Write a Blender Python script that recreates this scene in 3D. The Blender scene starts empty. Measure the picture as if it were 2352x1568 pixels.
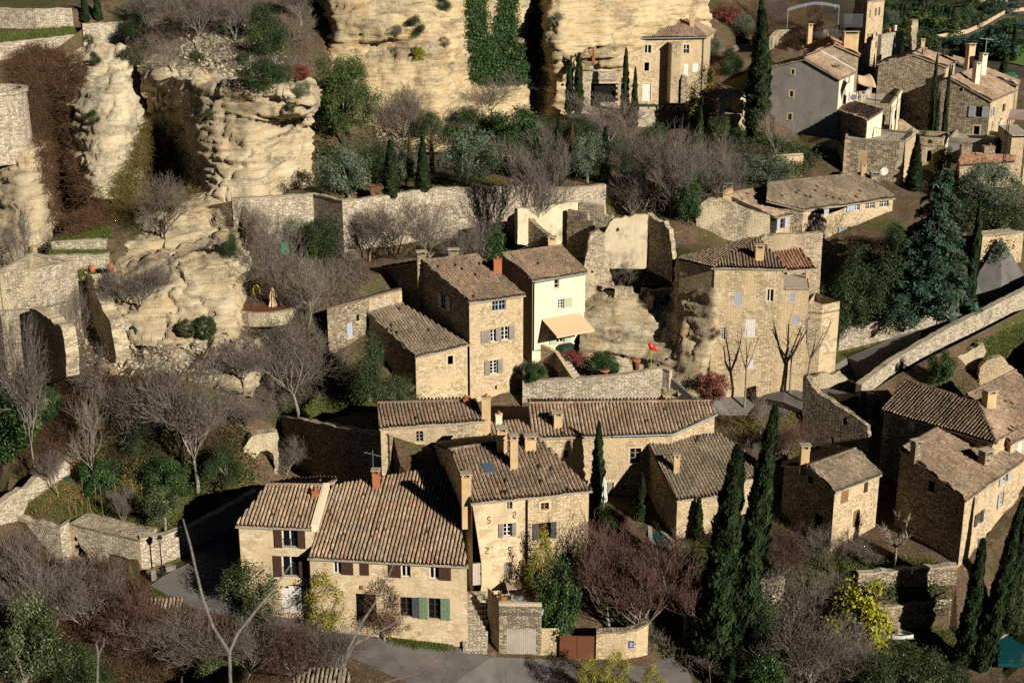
import bpy, math, random
import numpy as np
from mathutils import Vector, noise as mno
from mathutils.geometry import tessellate_polygon, delaunay_2d_cdt
from math import floor
from mathutils.bvhtree import BVHTree

R = random.Random(7)
NR = np.random.default_rng(11)
SC = bpy.context.scene
COL = SC.collection
UP = Vector((0, 0, 1))

# ---------------------------------------------------------------- camera model
FPX, TH, CZ = 3200.0, math.radians(18), 61.0
cam = bpy.data.cameras.new('camera')
cam.sensor_width = 36
cam.lens = 36 * FPX / 2352
cam.clip_end = 6000
cam_o = bpy.data.objects.new('camera', cam)
COL.objects.link(cam_o)
cam_o.location = (0, 0, CZ)
cam_o.rotation_euler = (math.radians(90) - TH, 0, 0)
SC.camera = cam_o
cam.dof.use_dof = True
cam.dof.focus_distance = 125
cam.dof.aperture_fstop = 2.2

TILES = {0: (0, 0, 1), 1: (0, 0, .3418), 2: (775.2, 0, .3418), 3: (1548.1, 0, .3418), 4: (0, 516.8, .3418),
         5: (775.2, 516.8, .3418), 6: (1548.1, 516.8, .3418), 7: (0, 1033.6, .3418), 8: (775.2, 1033.6, .3418),
         9: (1548.1, 1033.6, .3418)}
_T = [0, 0, 1]


def tile(n):
    _T[:] = TILES[n]


def ray(x, y):
    """survey direction of a sighting, per metre of northing"""
    x = _T[0] + x * _T[2]
    y = _T[1] + y * _T[2]
    dx = (x - 1176) / FPX
    dy = (784 - y) / FPX
    Y = math.cos(TH) + dy * math.sin(TH)
    return dx / Y, (-math.sin(TH) + dy * math.cos(TH)) / Y


def at(x, y, Y):
    k, s = ray(x, y)
    return Vector((k * Y, Y, CZ + s * Y))


def onz(x, y, z):
    k, s = ray(x, y)
    return at(x, y, (z - CZ) / s)


def onp(x, y, p, n):
    k, s = ray(x, y)
    d = Vector((k, 1, s))
    t = (p - Vector((0, 0, CZ))).dot(n) / d.dot(n)
    return d * t + Vector((0, 0, CZ))


# ---------------------------------------------------------------- objects
def tag(o, label=None, cat=None, group=None, kind=None):
    if label: o['label'] = label
    if cat: o['category'] = cat
    if group: o['group'] = group
    if kind: o['kind'] = kind
    return o


def empty(name, loc=(0, 0, 0), label=None, cat=None, group=None, rz=0):
    o = bpy.data.objects.new(name, None)
    o.empty_display_size = .3
    COL.objects.link(o)
    o.location = loc
    o.rotation_euler = (0, 0, rz)
    return tag(o, label, cat, group, 'thing' if label else None)


def top_of(o):
    while o.parent: o = o.parent
    return o


def link(name, me, parent=None):
    o = bpy.data.objects.new(name, me)
    COL.objects.link(o)
    if parent: o.parent = parent
    return o


def np_mesh(name, V, F, mat=None, uv=None, attr=None, smooth=False):
    """V (n,3), F (m,k); uv (m*k,2); attr dict of per-face floats"""
    V = np.asarray(V, np.float32)
    F = np.asarray(F, np.int32)
    m, k = F.shape
    me = bpy.data.meshes.new(name)
    me.vertices.add(len(V))
    me.vertices.foreach_set('co', V.ravel())
    me.loops.add(m * k)
    me.loops.foreach_set('vertex_index', F.ravel())
    me.polygons.add(m)
    me.polygons.foreach_set('loop_start', np.arange(0, m * k, k, dtype=np.int32))
    me.polygons.foreach_set('loop_total', np.full(m, k, np.int32))
    if smooth: me.polygons.foreach_set('use_smooth', np.ones(m, bool))
    if uv is not None:
        l = me.uv_layers.new(name='UVMap')
        l.data.foreach_set('uv', np.asarray(uv, np.float32).ravel())
    for a, val in (attr or {}).items():
        at_ = me.attributes.new(a, 'FLOAT', 'FACE')
        at_.data.foreach_set('value', np.asarray(val, np.float32))
    me.update(calc_edges=True)
    me.validate()
    if mat: me.materials.append(mat)
    return me


def pip(x, y, P):
    c = False
    for i in range(len(P)):
        a, b = P[i - 1], P[i]
        if (a.y > y) != (b.y > y) and x < a.x + (b.x - a.x) * (y - a.y) / (b.y - a.y): c = not c
    return c


def tri(polys):
    """triangles (input indices) of an outline with holes"""
    pts, ed = [], []
    for p in polys:
        b = len(pts)
        pts += [Vector((q.x, q.y)) for q in p]
        ed += [(b + i, b + (i + 1) % len(p)) for i in range(len(p))]
    v, _, f, ov = delaunay_2d_cdt(pts, ed, [], 0, 1e-6)[:4]
    out = []
    for t in f:
        c = (v[t[0]] + v[t[1]] + v[t[2]]) / 3
        if pip(c.x, c.y, polys[0]) and not any(pip(c.x, c.y, h) for h in polys[1:]) and all(ov[i] for i in t): out.append([ov[i][0] for i in t])
    return out


class MB:
    def __init__(s):
        s.v, s.f, s.uv = [], [], []

    def add(s, vs, fs, uvs=None):
        b = len(s.v)
        s.v += [Vector(v) for v in vs]
        for i, f in enumerate(fs):
            s.f.append([b + q for q in f])
            s.uv.append(uvs[i] if uvs else None)
        return s

    def quad(s, a, b, c, d, uv=None):
        return s.add([a, b, c, d], [(0, 1, 2, 3)], [uv] if uv else None)

    def box(s, c, x, y, z):
        """centre and three half-axis vectors"""
        c, x, y, z = Vector(c), Vector(x), Vector(y), Vector(z)
        vs = [c + x * i + y * j + z * k for k in (-1, 1) for j in (-1, 1) for i in (-1, 1)]
        return s.add(vs, [(0, 2, 3, 1), (4, 5, 7, 6), (0, 1, 5, 4), (2, 6, 7, 3), (0, 4, 6, 2), (1, 3, 7, 5)])

    def abox(s, x0, y0, z0, x1, y1, z1):
        return s.box(((x0 + x1) / 2, (y0 + y1) / 2, (z0 + z1) / 2), ((x1 - x0) / 2, 0, 0), (0, (y1 - y0) / 2, 0), (0, 0, (z1 - z0) / 2))

    def tube(s, pts, r, n=6, r1=None, cap=True):
        pts = [Vector(p) for p in pts]
        rs = r if isinstance(r, (list, tuple)) else [r + ((r1 if r1 is not None else r) - r) * i / max(1, len(pts) - 1) for i in range(len(pts))]
        rings = []
        for i, p in enumerate(pts):
            d = (pts[min(i + 1, len(pts) - 1)] - pts[max(i - 1, 0)]).normalized()
            a = d.orthogonal().normalized() if abs(d.z) > .95 else d.cross(UP).normalized()
            b = d.cross(a)
            rings.append([p + (a * math.cos(t) + b * math.sin(t)) * rs[i] for t in [2 * math.pi * j / n for j in range(n)]])
        vs = [v for r_ in rings for v in r_]
        fs = []
        for i in range(len(pts) - 1):
            for j in range(n):
                fs.append((i * n + j, i * n + (j + 1) % n, (i + 1) * n + (j + 1) % n, (i + 1) * n + j))
        if cap:
            fs.append(tuple(range(n))[::-1])
            fs.append(tuple((len(pts) - 1) * n + j for j in range(n)))
        return s.add(vs, fs)

    def lathe(s, c, prof, n=14):
        c = Vector(c)
        return s.tube_rings([[c + Vector((r * math.cos(2 * math.pi * j / n), r * math.sin(2 * math.pi * j / n), z)) for j in range(n)] for r, z in prof])

    def tube_rings(s, rings):
        n = len(rings[0])
        fs = []
        for i in range(len(rings) - 1):
            for j in range(n):
                fs.append((i * n + j, i * n + (j + 1) % n, (i + 1) * n + (j + 1) % n, (i + 1) * n + j))
        fs.append(tuple(range(n))[::-1])
        fs.append(tuple((len(rings) - 1) * n + j for j in range(n)))
        return s.add([v for r_ in rings for v in r_], fs)

    def prism(s, poly, d):
        """polygon of 3D points extruded by vector d (polygon may be concave)"""
        n = len(poly)
        poly = [Vector(p) for p in poly]
        d = Vector(d)
        nrm = Vector((0, 0, 0))
        for i in range(n):
            nrm += poly[i].cross(poly[(i + 1) % n])
        if nrm.dot(d) > 0: poly = poly[::-1]
        tr = tessellate_polygon([poly])
        vs = poly + [p + d for p in poly]
        fs = []
        for t in tr:
            a, b, c = t
            if (poly[b] - poly[a]).cross(poly[c] - poly[a]).dot(d) > 0: a, c = c, a
            fs.append((a, b, c))
            fs.append((c + n, b + n, a + n))
        for i in range(n):
            j = (i + 1) % n
            fs.append((j, i, i + n, j + n))
        return s.add(vs, fs)

    def build(s, name, mat, parent=None, smooth=False):
        if not s.f: return None
        org = top_of(parent).location if parent else Vector((0, 0, 0))
        me = bpy.data.meshes.new(name)
        me.from_pydata([v - org for v in s.v], [], s.f)
        l = me.uv_layers.new(name='UVMap')
        uv = []
        for i, f in enumerate(s.f):
            if s.uv[i]:
                for q in s.uv[i]: uv += q
                continue
            n = Vector((0, 0, 0))
            for j in range(len(f)):
                n += s.v[f[j]].cross(s.v[f[(j + 1) % len(f)]])
            if n.length < 1e-9: n = UP.copy()
            n.normalize()
            if abs(n.z) > .75:
                for q in f: uv += [s.v[q].x, s.v[q].y]
            else:
                t = UP.cross(n).normalized()
                w = n.cross(t)
                for q in f: uv += [s.v[q].dot(t), s.v[q].dot(w)]
        l.data.foreach_set('uv', uv)
        if smooth: me.polygons.foreach_set('use_smooth', [True] * len(me.polygons))
        me.update()
        if mat: me.materials.append(mat)
        return link(name, me, parent)


# ---------------------------------------------------------------- materials
def lin(h):
    h = h.lstrip('#')
    c = [int(h[i:i + 2], 16) / 255 for i in (0, 2, 4)]
    return tuple([x / 12.92 if x <= .04045 else ((x + .055) / 1.055) ** 2.4 for x in c] + [1])


class NT:
    def __init__(s, name):
        s.m = bpy.data.materials.new(name)
        s.m.use_nodes = True
        s.t = s.m.node_tree
        s.bsdf = s.t.nodes['Principled BSDF']
        s.bsdf.inputs['Specular IOR Level'].default_value = .25

    def n(s, typ, props=None, **ins):
        nd = s.t.nodes.new('ShaderNode' + typ)
        for k, v in (props or {}).items(): setattr(nd, k, v)
        for k, v in ins.items():
            k = {'A': 0, 'B': 1, 'C': 2}.get(k, k.replace('_', ' '))
            s.set(nd.inputs[k], v)
        return nd

    def set(s, inp, v):
        if isinstance(v, bpy.types.NodeSocket): s.t.links.new(v, inp)
        elif isinstance(v, bpy.types.Node): s.t.links.new(v.outputs[0], inp)
        else: inp.default_value = v

    def math(s, op, a, b=0.0):
        return s.n('Math', {'operation': op}, A=a, B=b).outputs[0]

    def mix(s, f, a, b, mode='MIX'):
        nd = s.t.nodes.new('ShaderNodeMix')
        nd.data_type = 'RGBA'
        nd.blend_type = mode
        s.set(nd.inputs[0], f)
        s.set(nd.inputs[6], a)
        s.set(nd.inputs[7], b)
        return nd.outputs[2]

    def ramp(s, f, stops, interp='LINEAR'):
        nd = s.t.nodes.new('ShaderNodeValToRGB')
        cr = nd.color_ramp
        cr.interpolation = interp
        while len(cr.elements) < len(stops): cr.elements.new(.5)
        for e, (p, c) in zip(cr.elements, stops):
            e.position = p
            e.color = lin(c) if isinstance(c, str) else (c, c, c, 1)
        s.set(nd.inputs[0], f)
        return nd.outputs[0]

    def noise(s, vec, scale, detail=3, rough=.55, out='Fac'):
        nd = s.n('TexNoise', None, Vector=vec, Scale=scale, Detail=detail, Roughness=rough)
        return nd.outputs[out]

    def mapping(s, vec, scale=(1, 1, 1), rot=(0, 0, 0)):
        nd = s.n('Mapping', None, Vector=vec)
        nd.inputs['Scale'].default_value = scale
        nd.inputs['Rotation'].default_value = rot
        return nd.outputs[0]

    def uv(s): return s.n('UVMap').outputs[0]

    def obj(s): return s.n('TexCoord').outputs['Object']

    def pos(s): return s.n('NewGeometry').outputs['Position']

    def bump(s, h, strength=.5, dist=.05):
        b = s.n('Bump', None, Height=h, Strength=strength, Distance=dist)
        s.t.links.new(b.outputs[0], s.bsdf.inputs['Normal'])

    def fin(s, col, rough=.9):
        s.set(s.bsdf.inputs['Base Color'], col)
        s.set(s.bsdf.inputs['Roughness'], rough)
        return s.m


def stone(name, cols, mortar, sw=.42, sh=.2, edge=.09, bump=.8, stain='#57503f', stain_amt=.5, seed=0., lime=None):
    t = NT(name)
    uv = t.n('VectorMath', {'operation': 'ADD'}, A=t.uv(), B=(seed * 3.7, seed * 5.1, 0)).outputs[0]
    warp = t.n('TexNoise', None, Vector=uv, Scale=2.2, Detail=2.0).outputs['Color']
    w2 = t.n('VectorMath', {'operation': 'SCALE'}, A=warp)
    w2.inputs['Scale'].default_value = .22
    v = t.n('VectorMath', {'operation': 'ADD'}, A=uv, B=w2.outputs[0]).outputs[0]
    v = t.mapping(v, (1 / sw, 1 / sh, 1))
    ve = t.n('TexVoronoi', {'feature': 'DISTANCE_TO_EDGE', 'voronoi_dimensions': '2D'}, Vector=v, Scale=1.0, Randomness=.85)
    vc = t.n('TexVoronoi', {'feature': 'F1', 'voronoi_dimensions': '2D'}, Vector=v, Scale=1.0, Randomness=.85)
    cell = t.n('SeparateColor', None, Color=vc.outputs['Color']).outputs[0]
    n = len(cols)
    c = t.ramp(cell, [(i / (n - 1), q) for i, q in enumerate(cols)])
    fine = t.noise(uv, 9, 4, .7)
    c = t.mix(.5, c, t.ramp(fine, [(.3, .35), (.7, .75)]), 'OVERLAY')
    m = t.ramp(ve.outputs['Distance'], [(0, 1.0), (edge, .0)])
    m = t.math('MULTIPLY', m, t.ramp(t.noise(uv, 1.3, 3), [(.3, .35), (.6, 1.)]))
    c = t.mix(m, c, lin(mortar))
    if lime:      # patches of old render
        pm = t.ramp(t.noise(uv, .33, 5, .6), [(.47, 0.), (.55, 1.)])
        c = t.mix(t.math('MULTIPLY', pm, .8), c, t.ramp(fine, [(.2, lime[0]), (.8, lime[1])]))
    st = t.ramp(t.noise(t.mapping(uv, (.55, .22, 1)), 1.1, 6, .65), [(.46, 0.), (.72, 1.)])
    c = t.mix(t.math('MULTIPLY', st, stain_amt), c, lin(stain))
    h = t.math('ADD', t.math('MULTIPLY', t.ramp(ve.outputs['Distance'], [(0, 0.), (edge * 1.8, 1.)]), .7), t.math('MULTIPLY', fine, .5))
    t.bump(h, bump, .06)
    return t.fin(c, .95)


def plaster(name, a, b, stain='#6b5d48', stain_amt=.4, bump=.25, streak=.5):
    t = NT(name)
    uv = t.uv()
    c = t.ramp(t.noise(uv, .8, 5, .6), [(.3, a), (.7, b)])
    fine = t.noise(uv, 14, 4, .7)
    c = t.mix(.35, c, t.ramp(fine, [(.3, .38), (.7, .68)]), 'OVERLAY')
    st = t.ramp(t.noise(t.mapping(uv, (1.6, .25, 1)), .9, 6, .65), [(.45, 0.), (.75, 1.)])
    c = t.mix(t.math('MULTIPLY', st, stain_amt * streak), c, lin(stain))
    st2 = t.ramp(t.noise(uv, .5, 7, .7), [(.5, 0.), (.66, 1.)])
    c = t.mix(t.math('MULTIPLY', st2, stain_amt), c, lin(stain))
    t.bump(t.math('ADD', fine, t.math('MULTIPLY', t.noise(uv, 3, 3), 1.5)), bump, .03)
    return t.fin(c, .95)


def tiles(name, cols, lichen='#26231d', lich=.5, moss=None):
    t = NT(name)
    uv = t.uv()
    fl = t.n('VectorMath', {'operation': 'FLOOR'}, A=uv).outputs[0]
    wn = t.n('TexWhiteNoise', {'noise_dimensions': '2D'}, Vector=fl)
    n = len(cols)
    c = t.ramp(wn.outputs['Value'], [(i / n, q) for i, q in enumerate(cols)], 'CONSTANT')
    c = t.mix(.4, c, lin('#8d7c68'))
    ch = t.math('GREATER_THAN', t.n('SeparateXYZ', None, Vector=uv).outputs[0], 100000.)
    c = t.mix(t.math('MULTIPLY', ch, .75), c, lin('#3c342b'))  # channel strips tinted dark: dirt plus shade between cover tiles, put into the colour
    p = t.pos()
    big = t.ramp(t.noise(p, .35, 4, .6), [(.35, .32), (.7, .66)])
    c = t.mix(.7, c, big, 'OVERLAY')
    l = t.ramp(t.noise(p, 4.5, 5, .75), [(.5, 0.), (.6, 1.)])
    c = t.mix(t.math('MULTIPLY', l, lich), c, lin(lichen))
    if moss:
        g = t.ramp(t.noise(p, 1.7, 5, .7), [(.52, 0.), (.62, 1.)])
        c = t.mix(t.math('MULTIPLY', g, .55), c, lin(moss))
    t.bump(t.noise(p, 16, 4, .7), .4, .02)
    return t.fin(c, .93)


def flat(name, c, rough=.6, var=.12, metal=0., scale=6.):
    t = NT(name)
    col = lin(c)
    d = tuple([x * (1 - var * 1.6) for x in col[:3]] + [1])
    l = tuple([min(1, x * (1 + var)) for x in col[:3]] + [1])
    k = t.mix(t.ramp(t.noise(t.pos(), scale, 4, .65), [(.3, 0.), (.7, 1.)]), d, l)
    t.bsdf.inputs['Metallic'].default_value = metal
    return t.fin(k, rough)


def leafmat(name, cols, rough=.6, trans=.0):
    t = NT(name)
    a = t.n('Attribute', {'attribute_name': 'r'}).outputs['Fac']
    n = len(cols)
    c = t.ramp(a, [(i / (n - 1), q) for i, q in enumerate(cols)])
    t.bsdf.inputs['Specular IOR Level'].default_value = .3
    m = t.fin(c, rough)
    if trans:
        tr = t.n('BsdfTranslucent', None, Color=c)
        mx = t.n('MixShader')
        mx.inputs[0].default_value = trans
        t.t.links.new(t.bsdf.outputs[0], mx.inputs[1])
        t.t.links.new(tr.outputs[0], mx.inputs[2])
        t.t.links.new(mx.outputs[0], t.t.nodes['Material Output'].inputs[0])
    return m


def rockmat(name, cream=('#b59c72', '#cdb88f', '#c2ae88'), grey='#6a6459', grey_amt=.8, strata=1.0, rot=0., fis=.7):
    t = NT(name)
    p = t.n('TexCoord').outputs['Object']
    if rot: p = t.mapping(p, (1, 1, 1), (0, rot, 0))
    c = t.ramp(t.noise(p, .22, 6, .6), [(.3, cream[0]), (.5, cream[1]), (.7, cream[2])])
    warm = t.ramp(t.noise(p, .5, 3, .5), [(.55, 0.), (.7, 1.)])
    c = t.mix(t.math('MULTIPLY', warm, .4), c, lin('#bf9560'))
    lay = t.noise(t.mapping(p, (.16, .16, 1.7)), 1.0, 6, .7)
    lay2 = t.noise(t.mapping(p, (.35, .35, 4.2)), 1.0, 5, .7)
    c = t.mix(.42 * strata, c, t.ramp(lay, [(.32, .25), (.5, .55), (.7, .7)]), 'OVERLAY')
    fs = t.ramp(lay2, [(.36, 1.), (.44, 0.)])
    fs = t.math('MULTIPLY', fs, t.ramp(t.noise(p, .4, 4, .6), [(.42, .1), (.6, 1.)]))
    c = t.mix(t.math('MULTIPLY', fs, fis * strata), c, lin('#5e4b33'))
    gm = t.math('MULTIPLY', t.ramp(t.noise(t.mapping(p, (.12, .12, .35)), 1.2, 7, .65), [(.5, 0.), (.62, 1.)]),
                t.ramp(t.noise(p, 2.6, 5, .7), [(.38, .25), (.6, 1.)]))
    c = t.mix(t.math('MULTIPLY', gm, grey_amt), c, lin(grey))
    h = t.math('ADD', t.math('MULTIPLY', lay2, 1.1 * strata), t.math('ADD', t.noise(p, 3.2, 6, .75), t.math('MULTIPLY', lay, 1.2)))
    t.bump(h, .8, .25)
    return t.fin(c, .95)


M = {}
M['stone'] = stone('rubble_stone', ['#8b7c60', '#a59377', '#bba78a', '#cdbb9e', '#978971'], '#837356', sw=.3, sh=.14, edge=.08, bump=.9, lime=('#bda681', '#cdb896'), stain_amt=.45)
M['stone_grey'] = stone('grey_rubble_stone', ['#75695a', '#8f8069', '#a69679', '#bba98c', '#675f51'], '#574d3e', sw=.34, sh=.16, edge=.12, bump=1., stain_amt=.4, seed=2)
M['stone_pale'] = stone('pale_dry_stone', ['#9d8e75', '#b5a58a', '#cabaa0', '#dacdb5', '#8e8270'], '#6c604b', sw=.32, sh=.13, edge=.1, bump=1., stain='#5f594f', stain_amt=.5, seed=4)
M['stone_warm'] = stone('warm_rubble_stone', ['#a08c6a', '#b9a27e', '#ccb590', '#dcc8a6', '#a99676'], '#967f5c', sw=.3, sh=.15, edge=.08, stain='#6b5f4b', stain_amt=.3, seed=7, lime=('#c9ae82', '#d9c29b'))
M['stone_ruin'] = stone('weathered_ruin_stone', ['#8c8068', '#a6987c', '#bdad8e', '#cfc0a3', '#7d7362'], '#665b48', sw=.3, sh=.15, edge=.12, bump=1., stain='#565148', stain_amt=.5, seed=9, lime=('#c8b68f', '#d6c7a4'))
M['plaster_ochre'] = plaster('ochre_render', '#c0a073', '#d3b589', stain='#8a7759', stain_amt=.45)
M['plaster_peel'] = stone('peeling_ochre_render', ['#b8a17b', '#c6b08a', '#d1bc98', '#dac8a8'], '#ad966f', sw=.5, sh=.26, edge=.05, bump=.3, stain='#857356', stain_amt=.42, seed=12, lime=('#cdb48b', '#dac4a0'))
M['plaster_old'] = plaster('weathered_lime_plaster', '#c6b592', '#d8c9a9', stain='#6f6858', stain_amt=.65)
M['plaster_cream'] = plaster('cream_render', '#dfcba8', '#e8d8b8', stain='#bda684', stain_amt=.25, bump=.15)
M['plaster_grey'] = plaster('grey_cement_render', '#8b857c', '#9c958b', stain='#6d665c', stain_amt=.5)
M['concrete'] = plaster('concrete', '#a89c8a', '#bbb09f', stain='#77705f', stain_amt=.4)
M['cap'] = plaster('lime_mortar_capping', '#a3967f', '#b9ac94', stain='#5d574c', stain_amt=.6)
M['lintel'] = plaster('cut_stone', '#c4b08c', '#d4c19e', stain='#93825f', stain_amt=.3)
M['tile'] = tiles('clay_roof_tiles', ['#8f735b', '#86715c', '#9c7d62', '#75675a', '#947660', '#6b5f52', '#a58a6e', '#8a6149', '#80705b'], lich=.75, moss='#5f5c44')
M['tile_warm'] = tiles('warm_clay_roof_tiles', ['#b0957a', '#b99d80', '#aa8d72', '#c2a789', '#9a866f', '#b18b6c', '#97836d', '#bda284', '#857665', '#a97658'], lich=.5, moss='#756e50')
M['tile_old'] = tiles('old_grey_roof_tiles', ['#7b6e5e', '#887966', '#6c6255', '#908067', '#5e564b', '#998873', '#756857', '#826c57'], lich=.65, moss='#636048')
M['tile_tan'] = tiles('tan_roof_tiles', ['#a1856b', '#ae9276', '#957a63', '#b59c80', '#98806a', '#86705c', '#aa8e73'], lich=.4)
M['tile_red'] = tiles('orange_red_roof_tiles', ['#a5694c', '#b07556', '#98614a', '#ad8266', '#875a45', '#b98d6e'], lich=.4)
M['rubble'] = leafmat('limestone_rubble', ['#8f8268', '#b5a688', '#cfc2a5'], .95)
M['quoin'] = flat('dressed_corner_stone', '#bda884', .95, .25, scale=1.6)
M['glass'] = flat('dark_window_glass', '#14181c', .08, .2)
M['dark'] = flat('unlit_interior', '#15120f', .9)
M['white'] = flat('white_paint', '#d9d5ca', .5, .06)
M['grey_wood'] = flat('weathered_grey_wood', '#8d8578', .7, .2, scale=3)
M['blue_grey'] = flat('blue_grey_paint', '#a5adb6', .55, .08)
M['dark_grey'] = flat('dark_grey_paint', '#4b4d51', .6, .12)
M['brown_wood'] = flat('dark_brown_wood', '#49342a', .65, .2)
M['tan_wood'] = flat('tan_wood', '#8a6a48', .65, .2)
M['green_paint'] = flat('sage_green_paint', '#6f8468', .6, .15)
M['pale_green'] = flat('pale_green_paint', '#a9b596', .6, .1)
M['red_wood'] = flat('red_brown_wood', '#7a4528', .6, .15)
M['zinc'] = flat('zinc_gutter', '#848a8c', .45, .1, .5)
M['iron'] = flat('black_iron', '#1f2022', .5, .2)
M['canvas'] = flat('beige_canvas', '#d2b48e', .8, .05)
M['terracotta'] = flat('terracotta', '#a96745', .8, .2)
M['rock'] = rockmat('limestone_cliff')
M['rock_grey'] = rockmat('grey_limestone', ('#a39375', '#bfae8c', '#cbbc9e'), grey_amt=.9)
M['rock_pale'] = rockmat('pale_limestone', ('#bfae8a', '#d3c5a4', '#c6b694'), grey_amt=.7)
M['bark'] = flat('grey_bark', '#8a8074', .9, .3, scale=4)
M['bark_dark'] = flat('dark_bark', '#4c4136', .9, .3, scale=4)
M['twig'] = leafmat('bare_grey_brown_twigs', ['#554a41', '#72675c', '#91867b'], .9)
M['twig_red'] = leafmat('bare_reddish_twigs', ['#453029', '#5e443b', '#75594f'], .9)
M['twig_pale'] = leafmat('bare_pale_twigs', ['#6b5f52', '#8d8070', '#a89a88'], .9)
M['cypress'] = leafmat('cypress_foliage', ['#121c10', '#1f2e17', '#2f4220', '#43532a'], .7)
M['olive'] = leafmat('olive_foliage', ['#2b3524', '#46533a', '#66735a', '#85917a'], .6)
M['green'] = leafmat('dark_green_foliage', ['#161f0f', '#263318', '#394a24', '#56622f'], .6)
M['ivy'] = leafmat('ivy_leaves', ['#15240f', '#24391a', '#395327', '#5f7538'], .5)
M['pine'] = leafmat('pine_needles', ['#26331a', '#3a4a22', '#505f2b', '#66703a'], .7)
M['laurel'] = leafmat('laurel_leaves', ['#1b2413', '#2f391d', '#4a5430', '#83865c'], .5)
M['yellow'] = leafmat('yellow_green_leaves', ['#59600f', '#808214', '#a39b22', '#6c7418'], .5)
M['gold'] = leafmat('golden_conifer', ['#3f4a14', '#6d6e1e', '#8f8527', '#a4962f'], .6)
M['red_leaf'] = leafmat('red_autumn_leaves', ['#4a211b', '#6e2f27', '#84473a', '#554030'], .6)
M['bramble'] = leafmat('brown_bramble', ['#34241a', '#513828', '#6b4c35', '#5d5a33'], .9)
M['bramble_g'] = leafmat('olive_brown_bramble', ['#3d331b', '#5c4d25', '#6f6230', '#544a2a'], .9)
M['cedar'] = leafmat('cedar_needles', ['#17271d', '#27402f', '#3f5a45', '#587058'], .6)
M['grass'] = leafmat('grass_blades', ['#2a3412', '#434f1c', '#5d6a29', '#7c7b3a'], .6)
M['litter'] = leafmat('dead_leaves', ['#5a3d25', '#7a5434', '#946c48', '#a88a62'], .9)
M['grey_leaf'] = leafmat('grey_green_foliage', ['#3c4433', '#57604a', '#757c64', '#8c9079'], .7)
# ---------------------------------------------------------------- roofs
def plane_up(a, b, pitch):
    """plane through a-b rising by pitch away from the wall a->b (outside on the right hand of a->b seen from above)"""
    t = Vector((b.x - a.x, b.y - a.y, 0)).normalized()
    inn = Vector((-t.y, t.x, 0))
    d1 = (b - a)
    d2 = inn + UP * pitch
    n = d1.cross(d2).normalized()
    if n.z < 0: n = -n
    return a, n


def clip_v(poly, u):
    vs = []
    m = len(poly)
    for i in range(m):
        (u0, v0), (u1, v1) = poly[i], poly[(i + 1) % m]
        if (u0 <= u < u1) or (u1 <= u < u0):
            vs.append(v0 + (v1 - v0) * (u - u0) / (u1 - u0))
    return (min(vs), max(vs)) if len(vs) >= 2 else None


def offset2(poly, ds):
    m = len(poly)
    area = sum(poly[i][0] * poly[(i + 1) % m][1] - poly[(i + 1) % m][0] * poly[i][1] for i in range(m))
    sg = 1 if area > 0 else -1
    L = []
    for i in range(m):
        p, q = Vector(poly[i]), Vector(poly[(i + 1) % m])
        d = (q - p).normalized()
        n = Vector((d.y, -d.x)) * sg
        L.append((p + n * ds[i], d))
    out = []
    for i in range(m):
        p, d = L[i - 1]
        q, e = L[i]
        cr = d.x * e.y - d.y * e.x
        if abs(cr) < 1e-4:
            out.append((q.x, q.y))
            continue
        t = ((q.x - p.x) * e.y - (q.y - p.y) * e.x) / cr
        out.append((p.x + d.x * t, p.y + d.y * t))
    return out


_roof_n = [0]


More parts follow.
